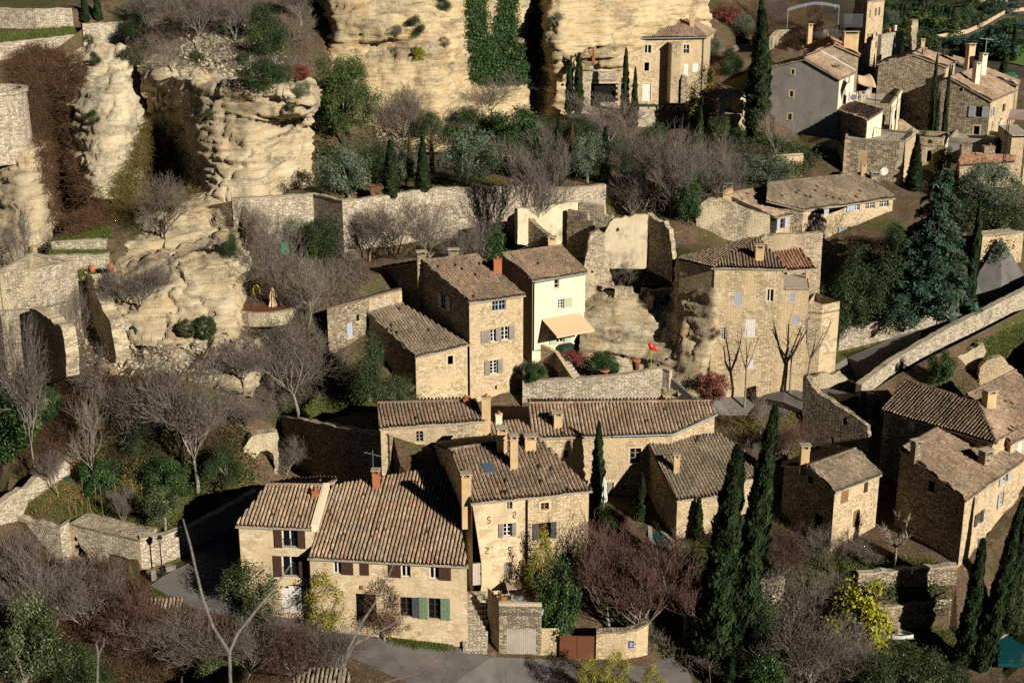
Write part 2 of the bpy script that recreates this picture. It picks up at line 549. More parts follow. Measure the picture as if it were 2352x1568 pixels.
def tile_roof(parent, pts, mat, sp=.3, L=.45, over=.25, side=.14, amp=.125, sag=.05, ridge_edges=(), lift=.12, rnd=.02):
    """pts: planar 3D polygon, pts[0]->pts[1] the eave (left to right seen from outside)"""
    _roof_n[0] += 1
    rr = np.random.default_rng(_roof_n[0])
    P0, P1 = pts[0], pts[1]
    n = Vector((0, 0, 0))
    for i in range(len(pts)):
        n += (pts[i] - P0).cross(pts[(i + 1) % len(pts)] - P0)
    n.normalize()
    if n.z < 0: n = -n
    e = (P1 - P0).normalized()
    w = n.cross(e).normalized()
    if w.z < 0: w = -w
    p2 = [((p - P0).dot(e), (p - P0).dot(w)) for p in pts]
    m = len(p2)
    cu = sum(p[0] for p in p2) / m
    cv = sum(p[1] for p in p2) / m
    ds = []
    for i in range(m):
        (a, b), (c, d) = p2[i], p2[(i + 1) % m]
        dl = math.hypot(c - a, d - b)
        if abs(d - b) < .35 * dl:
            ds.append(over if (b + d) / 2 < cv else .04)
        else: ds.append(side)
    p3 = offset2(p2, ds)
    umin, umax = min(p[0] for p in p3), max(p[0] for p in p3)
    vmin, vmax = min(p[1] for p in p3), max(p[1] for p in p3)
    prof = [(0, -.62), (.2, -.5), (.27, .35), (.42, .9), (.58, 1.), (.73, .9), (.86, .35), (.92, -.5), (1, -.62)]
    V, F, U = [], [], []
    base = 0
    E_, W_, N_, O_ = (np.array(x) for x in (e, w, n, P0))
    nc = int((umax - umin) / sp) + 1
    ncr = int((vmax - vmin) / L) + 2
    for j in range(nc):
        u0 = umin + j * sp + rr.normal(0, .012)
        us = [u0 + q * sp for q, _ in prof]
        rng = [clip_v(p3, min(max(u, umin + 1e-3), umax - 1e-3)) for u in us]
        if any(r is None for r in rng): continue
        lo = np.array([r[0] for r in rng])
        hi = np.array([r[1] for r in rng])
        off = rr.uniform(-.06, .06)
        rows = []
        fm = lo.min()
        i0 = int((fm - vmin) / L)
        for i in range(i0, ncr):
            v0 = vmin + i * L + off
            v1 = v0 + L
            if v0 > hi.max(): break
            dl = rr.normal(0, rnd)
            rows.append((v0, .05 + dl, i))
            rows.append((v1, 0.0 + dl * .5, i))
        prf = np.array([h for _, h in prof]) * amp
        nr = len(rows)
        if nr < 2: continue
        vv = np.array([r[0] for r in rows])[:, None]
        lf = np.array([r[1] for r in rows])[:, None]
        vv = np.clip(vv, lo[None, :], hi[None, :])
        uu = np.array(us)[None, :].repeat(nr, 0)
        hh = prf[None, :] + lf + lift
        if sag:
            hh = hh + sag * (np.sin(uu * .7 + _roof_n[0]) * np.sin(vv * .55 + 1.3 * _roof_n[0]) + .5 * np.sin(uu * 1.9 + vv * 1.3))
        pts3 = O_ + uu[..., None] * E_ + vv[..., None] * W_ + hh[..., None] * N_
        V.append(pts3.reshape(-1, 3))
        k = len(prof)
        ii, jj = np.meshgrid(np.arange(nr - 1), np.arange(k - 1), indexing='ij')
        a = (base + ii * k + jj).ravel()
        F.append(np.stack([a, a + 1, a + k + 1, a + k], 1))
        cidx = np.array([r[2] for r in rows[:-1]])[:, None].repeat(k - 1, 1).ravel()
        # channel tiles (the low outer strips) get their own random colour, darkened with dirt and painted-in shade
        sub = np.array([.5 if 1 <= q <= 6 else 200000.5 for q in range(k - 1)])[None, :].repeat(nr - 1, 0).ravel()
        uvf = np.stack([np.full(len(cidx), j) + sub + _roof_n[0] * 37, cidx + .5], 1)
        U.append(uvf[:, None, :].repeat(4, 1).reshape(-1, 2))
        base += nr * k
    # deck under the tiles
    b3 = [O_ + u * E_ + v * W_ for u, v in p3]
    org = np.array(top_of(parent).location)
    me = np_mesh('roof', np.concatenate(V) - org, np.concatenate(F), mat, np.concatenate(U))
    ro = link('roof', me, parent)
    d = MB()
    d.prism([Vector(q) + n * (lift - amp * .55 - .03) for q in b3], -n * .12)
    d.build('roof_deck', M['cap'], parent)
    if ridge_edges:
        rb = MB()
        for (i, j) in ridge_edges:
            A_, B_ = Vector(b3[i]), Vector(b3[j])
            le = (B_ - A_).length
            k = max(1, int(le / .45))
            for q in range(k):
                a = A_.lerp(B_, q / k) + n * (lift + .03)
                b = A_.lerp(B_, (q + 1) / k + .1 / k) + n * (lift + .05 + rr.normal(0, .01))
                f0 = len(rb.f)
                rb.tube([a, b], .15, 6)
                uvv = (rr.integers(0, 999) + .5, rr.integers(0, 999) + .5)
                for z in range(f0, len(rb.f)): rb.uv[z] = [uvv] * len(rb.f[z])
        rb.build('ridge_tiles', mat, parent)
    return ro


# ---------------------------------------------------------------- houses
class House:
    def __init__(s, name, label, base, cat='house', group=None):
        s.root = empty(name, base, label, cat, group)
        s.walls = []

    def wall(s, a, b, zb, mat, tops=(), depth=.22, name='wall'):
        a, b = Vector(a), Vector(b)
        t = Vector((b.x - a.x, b.y - a.y, 0)).normalized()
        s.walls.append(dict(a=a, b=b, zb=zb, mat=mat, tops=[Vector(q) for q in tops], t=t, n=t.cross(UP), holes=[], d=depth, name=name))
        return len(s.walls) - 1

    def rect(s, w, x0, y0, x1, y1):
        W = s.walls[w]
        f = lambda x, y: onp(x, y, W['a'], W['n']) - W['a']
        xc, yc = (x0 + x1) / 2, (y0 + y1) / 2
        u0, u1 = f(x0, yc).dot(W['t']), f(x1, yc).dot(W['t'])
        v1, v0 = f(xc, y0).z + W['a'].z, f(xc, y1).z + W['a'].z
        return u0, u1, v0, v1

    def op(s, w, x0, y0, x1, y1, kind='win', fr='white', nx=2, ny=3, sh='', shm='grey_wood', sill=1, sur=None, arch=0, shw=None, ajar=.06, bars=0):
        W = s.walls[w]
        u0, u1, v0, v1 = s.rect(w, x0, y0, x1, y1)
        a, t, n = W['a'], W['t'], W['n']
        d = W['d']
        P = lambda u, v, o: Vector((a.x, a.y, 0)) + t * u + UP * v + n * o
        hole = [(u0, v0), (u1, v0), (u1, v1), (u0, v1)]
        if arch:
            hole = [(u0, v0), (u1, v0)] + [((u0 + u1) / 2 + (u1 - u0) / 2 * math.cos(q), v1 - arch + arch * math.sin(q)) for q in [math.pi * i / 8 for i in range(9)]]
        W['holes'].append(hole)
        wd, ht = u1 - u0, v1 - v0

        def bx(mb, ua, ub, va, vb, o0, o1):
            mb.box(P((ua + ub) / 2, (va + vb) / 2, (o0 + o1) / 2), t * ((ub - ua) / 2), n * ((o1 - o0) / 2), UP * ((vb - va) / 2))
        fm = M[fr] if fr else None
        part = None
        if kind == 'win':
            mb = MB()
            f = .06
            bx(mb, u0, u0 + f, v0, v1, -d + .02, -d + .09)
            bx(mb, u1 - f, u1, v0, v1, -d + .02, -d + .09)
            bx(mb, u0 + f, u1 - f, v0, v0 + f, -d + .02, -d + .09)
            bx(mb, u0 + f, u1 - f, v1 - f, v1, -d + .02, -d + .09)
            for i in range(1, nx):
                u = u0 + wd * i / nx
                g = .05 if (nx % 2 == 0 and i == nx // 2) else .025
                bx(mb, u - g, u + g, v0 + f, v1 - f, -d + .03, -d + .085)
            for i in range(1, ny):
                v = v0 + ht * i / ny
                bx(mb, u0 + f, u1 - f, v - .022, v + .022, -d + .035, -d + .08)
            part = mb.build('window', fm, s.root)
            g = MB()
            bx(g, u0 - .02, u1 + .02, v0 - .02, v1 + .02, -d - .03, -d + .01)
            g.build('pane', M['glass'], part)
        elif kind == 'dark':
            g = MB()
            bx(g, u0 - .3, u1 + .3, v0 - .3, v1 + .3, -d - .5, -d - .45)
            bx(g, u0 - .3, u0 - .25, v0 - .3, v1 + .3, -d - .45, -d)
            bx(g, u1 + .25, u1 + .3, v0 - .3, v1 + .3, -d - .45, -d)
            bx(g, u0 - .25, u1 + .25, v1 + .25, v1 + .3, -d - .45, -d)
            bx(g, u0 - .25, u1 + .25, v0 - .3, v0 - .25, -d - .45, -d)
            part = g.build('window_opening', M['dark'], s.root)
        elif kind in ('shut', 'door', 'garage'):
            mb = MB()
            k = nx if kind != 'garage' else 14
            for i in range(k):
                bx(mb, u0 + wd * i / k + .008, u0 + wd * (i + 1) / k - .008, v0, v1 - arch * .25 * (1 if 0 < i < k - 1 else 2), -d + .04 if kind == 'door' else -.07, -d + .1 if kind == 'door' else -.02)
            if kind == 'shut':
                for q in (.2, .8): bx(mb, u0 + .03, u1 - .03, v0 + ht * q - .04, v0 + ht * q + .04, -.02, .005)
            part = mb.build({'shut': 'closed_shutter', 'door': 'door', 'garage': 'garage_door'}[kind], fm, s.root)
            g = MB()
            bx(g, u0 - .02, u1 + .02, v0 - .02, v1 + .02, -d - .03, -d + .03)
            g.build('backing', M['dark'], part)
            if kind == 'door':
                h = MB()
                bx(h, u1 - wd * .15, u1 - wd * .15 + .05, v0 + ht * .45, v0 + ht * .45 + .12, -d + .1, -d + .14)
                h.build('handle', M['iron'], part)
        if sill and kind in ('win', 'dark', 'shut'):
            mb = MB()
            bx(mb, u0 - .1, u1 + .1, v0 - .1, v0 - .004, -d + .01, .06)
            mb.build('sill', M['lintel'], part or s.root)
        if sur:
            mb = MB()
            q = .17
            bx(mb, u0 - q, u0 - .003, v0 - .1, v1 + q, -.08, .022)
            bx(mb, u1 + .003, u1 + q, v0 - .1, v1 + q, -.08, .022)
            bx(mb, u0 - .001, u1 + .001, v1 + .003, v1 + q, -.08, .025)
            mb.build('stone_surround', M[sur], s.root)
        if bars:
            mb = MB()
            for i in range(bars):
                u = u0 + wd * (i + .5) / bars
                bx(mb, u - .012, u + .012, v0, v0 + ht * .45, -.03, -.006)
            bx(mb, u0, u1, v0 + ht * .45, v0 + ht * .45 + .04, -.04, 0)
            mb.build('railing', M['iron'], s.root)
        w_ = shw or wd * .5
        for ch in sh:
            ua, ub = (u0 - w_ - .02, u0 - .02) if ch == 'L' else (u1 + .02, u1 + w_ + .02)
            mb = MB()
            k = 3
            for i in range(k):
                bx(mb, ua + (ub - ua) * i / k + .006, ua + (ub - ua) * (i + 1) / k - .006, v0 - .03, v1 + .03, ajar, ajar + .035)
            for q in (.18, .82): bx(mb, ua + .02, ub - .02, v0 + ht * q - .045, v0 + ht * q + .045, ajar + .035, ajar + .06)
            h = ub if ch == 'L' else ua
            for q in (.18, .82): bx(mb, h - .02, h + .02, v0 + ht * q - .03, v0 + ht * q + .03, 0.003, ajar)
            mb.build('shutter', M[shm], s.root)
        return part

    def box_on(s, w, x0, y0, x1, y1, out, mat, name):
        """a flat thing fixed on the wall"""
        W = s.walls[w]
        u0, u1, v0, v1 = s.rect(w, x0, y0, x1, y1)
        mb = MB()
        c = Vector((W['a'].x, W['a'].y, 0)) + W['t'] * ((u0 + u1) / 2) + UP * ((v0 + v1) / 2) + W['n'] * (out / 2)
        mb.box(c, W['t'] * ((u1 - u0) / 2), W['n'] * (out / 2 - .004), UP * ((v1 - v0) / 2))
        return mb.build(name, M[mat], s.root)

    def done(s):
        by = {}
        for W in s.walls:
            mb = by.setdefault((W['mat'], W['name']), MB())
            a, t, n = W['a'], W['t'], W['n']
            P = lambda u, v, o=0: Vector((a.x, a.y, 0)) + t * u + UP * v + n * o
            f = lambda q: ((q - a).dot(t), q.z)
            outer = [f(a)] + [f(q) for q in W['tops']] + [f(W['b'])]
            outer = outer + [(outer[-1][0], W['zb']), (outer[0][0], W['zb'])]
            # slightly ragged old-wall subdivision is left to the bump; holes are real
            polys = [[Vector((u, v, 0)) for u, v in outer]] + [[Vector((u, v, 0)) for u, v in h] for h in W['holes']]
            fl = [q for p in polys for q in p]
            vs = [P(q.x, q.y) for q in fl]
            fs = []
            for tr in tri(polys):
                i, j, k = tr
                if (vs[j] - vs[i]).cross(vs[k] - vs[i]).dot(n) < 0: j, k = k, j
                fs.append((i, j, k))
            mb.add(vs, fs)
            for h in W['holes']:
                m = len(h)
                for i in range(m):
                    (u0, v0), (u1, v1) = h[i], h[(i + 1) % m]
                    mb.quad(P(u0, v0), P(u1, v1), P(u1, v1, -W['d']), P(u0, v0, -W['d']))
        W = s.walls[0]
        if W['mat'].startswith('stone') and (W['b'] - W['a']).length > 3.5:
            for e, g in ((W['a'], 1), (W['b'], -1)):
                mb = MB()
                z, i = e.z - .35, 0
                while z > W['zb'] + .8:
                    q = R.uniform(.16, .2) if i % 2 else R.uniform(.28, .36)
                    h = R.uniform(.14, .19)
                    mb.box(Vector((e.x, e.y, z)) + W['t'] * g * (q - .012) + W['n'] * .006, W['t'] * q, W['n'] * .02, UP * h)
                    z -= h * 2 + .02
                    i += 1
                mb.build('corner_stones', M['quoin'], s.root)
        for (m, nm), mb in by.items(): mb.build(nm, M[m], s.root)
        return s

    def chimney(s, p, w=.7, d=.5, h=1.2, mat='cap', rz=0, cap=1, pots=0):
        mb = MB()
        ax = Vector((math.cos(rz), math.sin(rz), 0))
        ay = Vector((-ax.y, ax.x, 0))
        c = Vector(p)
        mb.box(c + UP * (h / 2 - .35), ax * (w / 2), ay * (d / 2), UP * (h / 2 + .35))
        mb.box(c + UP * (h + .035), ax * (w / 2 + .05), ay * (d / 2 + .05), UP * .035)
        if cap:
            for i in (-1, 1):
                mb.box(c + ax * i * (w / 2 - .08) + UP * (h + .2), ax * .07, ay * (d / 2 - .02), UP * .13)
            o = mb.build('chimney', M[mat], s.root)
            k = MB()
            k.box(c + UP * (h + .375), ax * (w / 2 + .1), ay * (d / 2 + .1), UP * .04)
            k.build('chimney_cap', M['cap'], o)
        else:
            o = mb.build('chimney', M[mat], s.root)
            for q in range(max(1, pots)):
                k = MB()
                k.lathe(c + ax * ((q - (pots - 1) / 2) * .3) + UP * (h + .07), [(.11, 0), (.12, .2), (.14, .22), (.14, .27)], 10)
                k.build('chimney_pot', M['terracotta'], o)
        return o

    def tube(s, pts, r, mat, name, n=6):
        mb = MB()
        mb.tube(pts, r, n)
        return mb.build(name, M[mat], s.root)


def std(name, label, A, B, rl, rr, pitch, zb, wall='stone', roof='tile', side=None, mono=False, sp=.3, cat='house', over=.25, sag=.05, group=None, ridge=True, lmat=None, rmat=None, zbk=None, L=.45):
    """A,B tops of the front wall; rl, rr sightings of the ridge ends. returns house with walls 0 front 1 left 2 right 3 back"""
    pl = plane_up(A, B, pitch)
    Rl, Rr = onp(rl[0], rl[1], *pl), onp(rr[0], rr[1], *pl)
    base = ((A + B) / 2).copy()
    base.z = zb + 1.2
    h = House(name, label, base, cat, group)
    h.plane = pl
    if mono:
        A2, B2 = Rl.copy(), Rr.copy()
        tl = tr = ()
    else:
        A2 = Rl + (Rl - A)
        B2 = Rr + (Rr - B)
        A2.z, B2.z = A.z, B.z
        tl, tr = [Rl], [Rr]
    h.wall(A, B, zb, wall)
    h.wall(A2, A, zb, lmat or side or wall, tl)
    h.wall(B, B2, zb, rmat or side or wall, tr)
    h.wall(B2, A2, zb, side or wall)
    h.pts = (A, B, Rl, Rr, A2, B2)
    tile_roof(h.root, [A, B, Rr, Rl], M[roof], sp=sp, over=over, sag=sag, ridge_edges=[(3, 2)] if ridge else (), L=L)
    if not mono:
        tile_roof(h.root, [B2, A2, Rl, Rr], M[roof], sp=sp, over=over, sag=sag, L=L)
    return h
# ---------------------------------------------------------------- land
tile(0)
TP = []          # terrain points
TE = []          # break lines as lists of points
ROADS = []


def tz(*l):
    for x, y, z in l: TP.append(onz(x, y, z))


def tY(*l):
    for x, y, Y in l: TP.append(at(x, y, Y))


def tw(*l):
    for p in l: TP.append(Vector(p))


def road(pts):
    P = [onz(*p) for p in pts]
    TE.append(P + [P[0]])
    ROADS.append(P)
    return P


STREET = road([(505, 1215, 7.3), (548, 1400, 6.0), (640, 1413, 5.6), (810, 1441, 5), (950, 1475, 4.5), (1075, 1490, 4.2), (1130, 1509, 4),
               (1290, 1517, 3.8), (1370, 1527, 3.6), (1480, 1530, 3.5), (1570, 1500, 3.6), (1600, 1600, 2.9), (1300, 1640, 3.1), (1000, 1600, 3.6), (830, 1520, 4.2),
               (700, 1470, 4.8), (560, 1425, 5.6), (430, 1392, 6), (345, 1345, 6.3), (374, 1324, 6.5), (440, 1290, 6.9), (455, 1215, 7.4)])
UPROAD = road([(1200, 925, 13.2), (1640, 903, 13.7), (1760, 898, 14), (1850, 880, 14.2), (1945, 822, 14.9), (2050, 775, 16.2), (2190, 712, 17.7), (2232, 655, 18.6),
               (2262, 640, 18.9), (2352, 634, 19.2), (2480, 612, 20), (2480, 680, 19.8), (2352, 712, 18.6), (2250, 765, 17.5), (2150, 815, 16.4), (2060, 862, 15.4),
               (1985, 905, 14.4), (1900, 935, 13.8), (1800, 955, 13.4), (1640, 955, 13.2), (1500, 950, 13), (1230, 948, 12.9)])

TOPST = road([(1745, 165, 35.4), (1752, 100, 38.2), (1750, 34, 40.9), (1765, -5, 42.4), (1815, -5, 42.6), (1802, 40, 41), (1790, 100, 38.6), (1777, 160, 36)])
YARD = road([(1650, 150, 36.2), (1661, 113, 37.8), (1692, 103, 38.4), (1722, 103, 38.4), (1716, 162, 35.8), (1678, 162, 35.7)])

WALLDEFS = []


def rwall(name, label, pts, zb, mat='stone_pale', th=.55, zf=None, zk=None, cap='cap', jag=.06, group=None, terr=True, cat='wall', capped=True):
    """retaining or free wall; pts (x,y,z) sightings along the front top edge, left to right seen from the front"""
    P = [p if isinstance(p, Vector) else onz(*p) for p in pts]
    if not isinstance(zb, (list, tuple)): zb = [zb] * len(P)
    ns = []
    for i in range(len(P)):
        n = Vector((0, 0, 0))
        for a, b in ((i - 1, i), (i, i + 1)):
            if a >= 0 and b < len(P):
                t = Vector((P[b].x - P[a].x, P[b].y - P[a].y, 0)).normalized()
                n += t.cross(UP)
        ns.append(n.normalized())
    if terr:
        zfl = zf if isinstance(zf, (list, tuple)) else [zf] * len(P)
        zkl = zk if isinstance(zk, (list, tuple)) else [zk] * len(P)
        fr, bk = [], []
        for i, p in enumerate(P):
            q = p + ns[i] * .06
            q.z = zfl[i] if zfl[i] is not None else zb[i]
            r = p - ns[i] * (th * .6)
            r.z = zkl[i] if zkl[i] is not None else p.z - .2
            fr.append(q)
            bk.append(r)
        TE.append(fr)
        TE.append(bk)
    WALLDEFS.append((name, label, P, ns, [z - 1. for z in zb], mat, th, cap, jag, group, cat, capped))
    return P


# walls that hold the terraces
rwall('terrace_wall', 'long pale dry stone retaining wall under the olive and cypress orchard', [(533, 459, 30.3), (640, 452, 30.3), (719, 447, 30.3), (786, 463, 30.3), (880, 452, 30.3), (987, 434, 30.4), (1216, 428, 30.3), (1300, 434, 30.2), (1392, 425, 30.2)],
      [24.5, 24.3, 24.2, 24, 24, 24, 24, 24, 24.2], th=.6)
rwall('garden_wall', 'pale stone garden wall left of the two caves', [(-30, 1172, 9.2), (0, 1180, 9.2), (137, 1213, 9.3), (159, 1201, 9.4)],
      [4.2, 4.4, 4.6, 4.8], jag=.1, th=.6)
rwall('garden_wall', 'pale stone corner of the garden wall behind the street lamp', [(321, 1240, 9.2), (380, 1228, 9.3), (437, 1213, 9.4)], [6.0, 6.4, 6.9], jag=.06, th=.6)
CV = onz(159, 1201, 9.4), onz(321, 1240, 9.2)
CN = (CV[1] - CV[0]).to_2d().to_3d().normalized().cross(UP)
TE.append([CV[0].lerp(CV[1], f) + CN * o - UP * (4.3 - .4 * f) for f, o in ((.03, .3), (.03, -1.7), (.97, -1.7), (.97, .3))])
TE.append([p - Vector((CN.x, CN.y, .2)) * 2.2 for p in CV])
rwall('lane_wall', 'shadowed stone wall along the lane left of the ochre farmhouse', [(437, 1213, 9.4), (500, 1178, 9.9), (590, 1128, 10.8)], [7.1, 7.6, 8.3], th=.6)
rwall('terrace_wall', 'dark shaded stone wall running back under the upper lawn', [Vector((-22, 124.2, 13.2)), Vector((-18.4, 119.2, 14.5)), Vector((-14.5, 114, 15.8)), Vector((-10.4, 109.9, 16.9))], [8.2, 8.2, 8.4, 8.6], th=.7, mat='stone_grey')
rwall('garden_wall', 'low crumbling pale stone wall climbing left of the vegetable garden', [(-10, 1168, 11), (60, 1120, 11.6), (157, 1050, 13.2)], [9.4, 10, 11.4], jag=.2, th=.6, zk=[10.6, 11.2, 12.8])
rwall('courtyard_wall', 'curved pale stone wall below the cream house courtyard', [(1200, 876, 15.6), (1315, 872, 15.8), (1400, 866, 16), (1470, 856, 16.3), (1522, 846, 16.5), (1538, 852, 16.4)], 13.0, jag=.02, zk=15.5)
rwall('road_wall', 'sunlit stone wall under the dark hedge beside the upper road', [(1929, 757, 17.3), (1990, 745, 17.8), (2054, 729, 18.4), (2120, 716, 19.1), (2190, 699, 19.8)], [14.6, 15.2, 16, 16.9, 17.6], jag=.12, zk=[16.8, 17.4, 18, 18.6, 19.2])
rwall('parapet_wall', 'long stone parapet wall along the outer edge of the upper road', [(1979, 884, 15.6), (2050, 830, 16.6), (2110, 794, 17.3), (2180, 754, 18.2), (2260, 715, 19.2), (2352, 668, 20.2), (2470, 610, 21.5)],
      [10.6, 11, 12.4, 13.4, 14.2, 15, 16], jag=.05, zk=[14.4, 15.3, 16, 16.8, 17.6, 18.6, 19.7], th=.6)
rwall('garden_wall', 'stone garden wall with ragged top before the pollarded tree at lower right', [(1972, 1318, 8), (2060, 1311, 8.1), (2143, 1303, 8.3), (2200, 1300, 8.4)], [6.2, 6.3, 6.4, 6.6], jag=.1, zk=7.5, mat='stone_grey')
rwall('garden_wall', 'short broken stone wall behind the tall cypress pair', [(1724, 1340, 7.2), (1803, 1334, 7.2)], [4.8, 4.8], jag=.2, zk=6.6)
rwall('garden_wall', 'low shaded stone wall above the small lawn with the boat', [(1880, 1400, 5.4), (2027, 1396, 5.4), (2110, 1386, 5.5), (2186, 1377, 5.6)], [2.9, 2.8, 2.8, 2.9], jag=.06, zk=5.2, mat='stone_grey')
rwall('terrace_wall', 'pale retaining wall with planter boxes under the cliffside house', [(1465, 256, 33.3), (1530, 252, 33.3), (1586, 250, 33.3)], [31, 30.6, 30.4], zk=33.1)
rwall('garden_wall', 'pale stone wall at the back of the top left garden', [(-20, 20, 47), (80, 22, 47), (165, 20, 47)], 44.3, zk=46.6)
rwall('terrace_wall', 'long pale stone wall above the brown creeper slope', [(-20, 106, 43.6), (17, 99, 43.8), (100, 90, 43.9), (191, 79, 44)], [41.5, 41.7, 41.8, 41.9], zk=43.7)
rwall('terrace_wall', 'higher stone wall section left of the overgrown rocky hill', [(189, 57, 45.2), (240, 54, 45.2), (294, 52, 45.2)], [42, 41.8, 41.5], zk=44.6)
rwall('terrace_wall', 'upper dry stone wall of the left grass terraces', [(118, 556, 27.4), (180, 553, 27.5), (243, 551, 27.6)], 26.3, zk=27.4)
rwall('terrace_wall', 'lower dry stone wall with steps on the left grass terraces', [(112, 590, 26.4), (180, 588, 26.4), (250, 584, 26.5)], 24.6, zk=26.3)

tz((30, 1195, 9), (150, 1215 - 25, 9.1), (300, 1205, 9.1), (420, 1185, 9.3), (250, 1130, 10), (400, 1110, 10.8), (520, 1120, 11.2), (150, 1075, 11.4), (300, 1050, 12.8), (450, 1040, 13.2),
   (250, 980, 15), (400, 960, 16), (700, 1075, 8.3), (640, 1085, 8.3), (800, 1090, 8.4), (600, 1110, 8.4), (560, 985, 14.4), (620, 948, 13.9), (700, 940, 14.8), (820, 935, 16), (640, 885, 15.8), (760, 865, 16.9), (860, 890, 16.6),
   (600, 800, 20), (520, 790, 20.3), (700, 720, 22), (610, 690, 22.5), (600, 620, 24.2), (700, 620, 24), (780, 650, 23.3), (560, 560, 26), (760, 585, 24),
   (430, 800, 19.4), (300, 790, 19.8), (180, 810, 19), (100, 880, 16.8), (200, 730, 21.5), (200, 650, 24.3), (60, 690, 22.5), (180, 530, 27.8), (20, 1010, 13), (60, 950, 14.8), (140, 1000, 14), (230, 880, 18), (360, 880, 18.4),
   (1390, 1150, 9), (1370, 1200, 8.6), (1450, 1180, 8.8), (1340, 1290, 8), (1400, 1310, 7.4), (1450, 1400, 5.6), (1560, 1400, 5.2), (1580, 1310, 7), (1490, 1185, 8.4), (1560, 1255, 8), (1515, 1280, 7.8), (1480, 1200, 8.4),
   (1911, 1276, 8), (1700, 1300, 7.4), (1800, 1320, 7.2), (1960, 1295, 7.8), (2060, 1290, 7.9), (2150, 1290, 8), (2196, 1336, 6.9), (2280, 1250, 8.5), (2340, 1200, 9.5), (1850, 1200, 9),
   (2100, 1352, 6.3), (2180, 1357, 6.4), (2000, 1372, 5.6), (2090, 1440, 2.7), (2000, 1485, 2.3), (2200, 1460, 2.6), (2300, 1430, 3.2), (1650, 1500, 3.4), (1900, 1565, 1.5), (2200, 1565, 1.8), (2352, 1565, 2), (2330, 1330, 6.5),
   (1860, 1030, 10.3), (1960, 1020, 10.3), (2010, 960, 10.5), (2150, 900, 11), (2300, 880, 11.8), (2352, 840, 13), (2300, 780, 13.6), (2200, 820, 12.4),
   (1740, 960, 12.8), (1700, 985, 11.5),
   (1620, 893, 14.2), (1800, 880, 14.6), (1900, 800, 15.5), (1350, 860, 15.4), (1450, 852, 15.5), (1520, 838, 16.2), (1220, 815, 16.4), (1300, 800, 16.6),
   (1250, 580, 24), (1160, 570, 24.2), (1100, 600, 23.6), (1650, 560, 24.6), (1560, 560, 25),
   (1900, 592, 22.4), (2000, 588, 22.8), (2100, 640, 21.5), (2150, 690, 20), (1950, 680, 19.6), (2200, 600, 21.5), (2300, 580, 22), (2240, 640, 19.4),
   (740, 425, 30), (900, 430, 30), (1100, 420, 30), (1350, 415, 29.9), (800, 395, 30.2), (1000, 390, 30.2), (1300, 385, 30.2), (1450, 430, 29.5), (1600, 475, 28), (1720, 440, 28), (1850, 405, 28.4),
   (900, 330, 31), (1150, 300, 32), (1300, 262, 33), (1450, 236, 33.2), (1570, 245, 33.2), (1640, 290, 32.2), (1700, 330, 31), (1560, 305, 30.4), (1480, 308, 30.6), (1800, 340, 31.2), (1900, 345, 31), (1780, 310, 32),
   (1640, 210, 34), (1635, 115, 39.2), (1735, 60, 41.3), (1860, 70, 41.4), (1900, 105, 39.6), (1990, 152, 36.6), (1780, 110, 39.6),
   (2080, 170, 35), (2030, 200, 34.2), (2110, 300, 30), (2150, 330, 29), (2300, 315, 29.4), (2250, 335, 28.8), (2180, 400, 27.6), (2250, 470, 26), (2300, 545, 23.8), (2352, 450, 26.6), (2120, 470, 26.4))
tY((330, 122, 169), (450, 138, 167), (560, 158, 165.5), (700, 172, 165), (350, 60, 172), (500, 60, 173), (650, 60, 176), (735, 10, 187), (500, -20, 186), (300, -10, 184), (650, 130, 169), (715, 120, 176))
def foot(pts, top=None):
    TE.append([at(*p) for p in pts])
    if top: TE.append([at(*p) for p in top])


foot([(722, 345, 173), (757, 350, 172), (840, 350, 172), (930, 350, 172), (1010, 350, 173), (1075, 350, 178), (1150, 345, 181), (1205, 335, 184), (1245, 300, 192), (1270, 280, 190), (1330, 268, 190), (1400, 260, 192), (1470, 255, 196), (1540, 245, 201), (1600, 235, 206)],
     [(722, -30, 194), (757, -30, 193), (840, -30, 190), (930, -30, 189), (1010, -30, 190), (1075, -30, 194), (1150, -30, 197), (1205, -30, 200), (1245, -30, 202), (1270, -20, 198), (1330, -10, 198), (1400, -10, 202), (1470, -5, 207), (1540, 0, 213), (1600, 30, 216)])
foot([(340, 420, 165), (400, 455, 162), (450, 480, 157), (505, 480, 150), (545, 480, 149.6), (600, 480, 149.6), (645, 470, 152), (716, 455, 156)])
foot([(165, 480, 158), (215, 465, 153.5), (250, 467, 153.5), (292, 460, 156), (330, 455, 160)])
foot([(-60, 650, 141), (0, 650, 139.5), (60, 655, 138.5), (112, 640, 140.5)])
foot([(1322, 865, 135), (1400, 862, 134.6), (1480, 864, 133.6), (1535, 920, 130.2), (1570, 922, 129.6), (1618, 912, 130.4)])
tY((1400, 640, 140.5), (1480, 640, 140.5), (1440, 600, 142), (1600, 600, 138))
tz((1000, 925, 13.8), (1140, 943, 13), (1080, 936, 13.2), (950, 930, 14.2), (1198, 932, 13))
tz((100, 78, 44.3), (180, 76, 44.2), (100, 10, 47.2), (0, 85, 44.2), (100, 160, 41), (60, 240, 37.6), (180, 495, 28.4), (250, 490, 28.4), (320, 470, 28.8), (560, 470, 29.8), (660, 440, 30), (330, 500, 28.4))
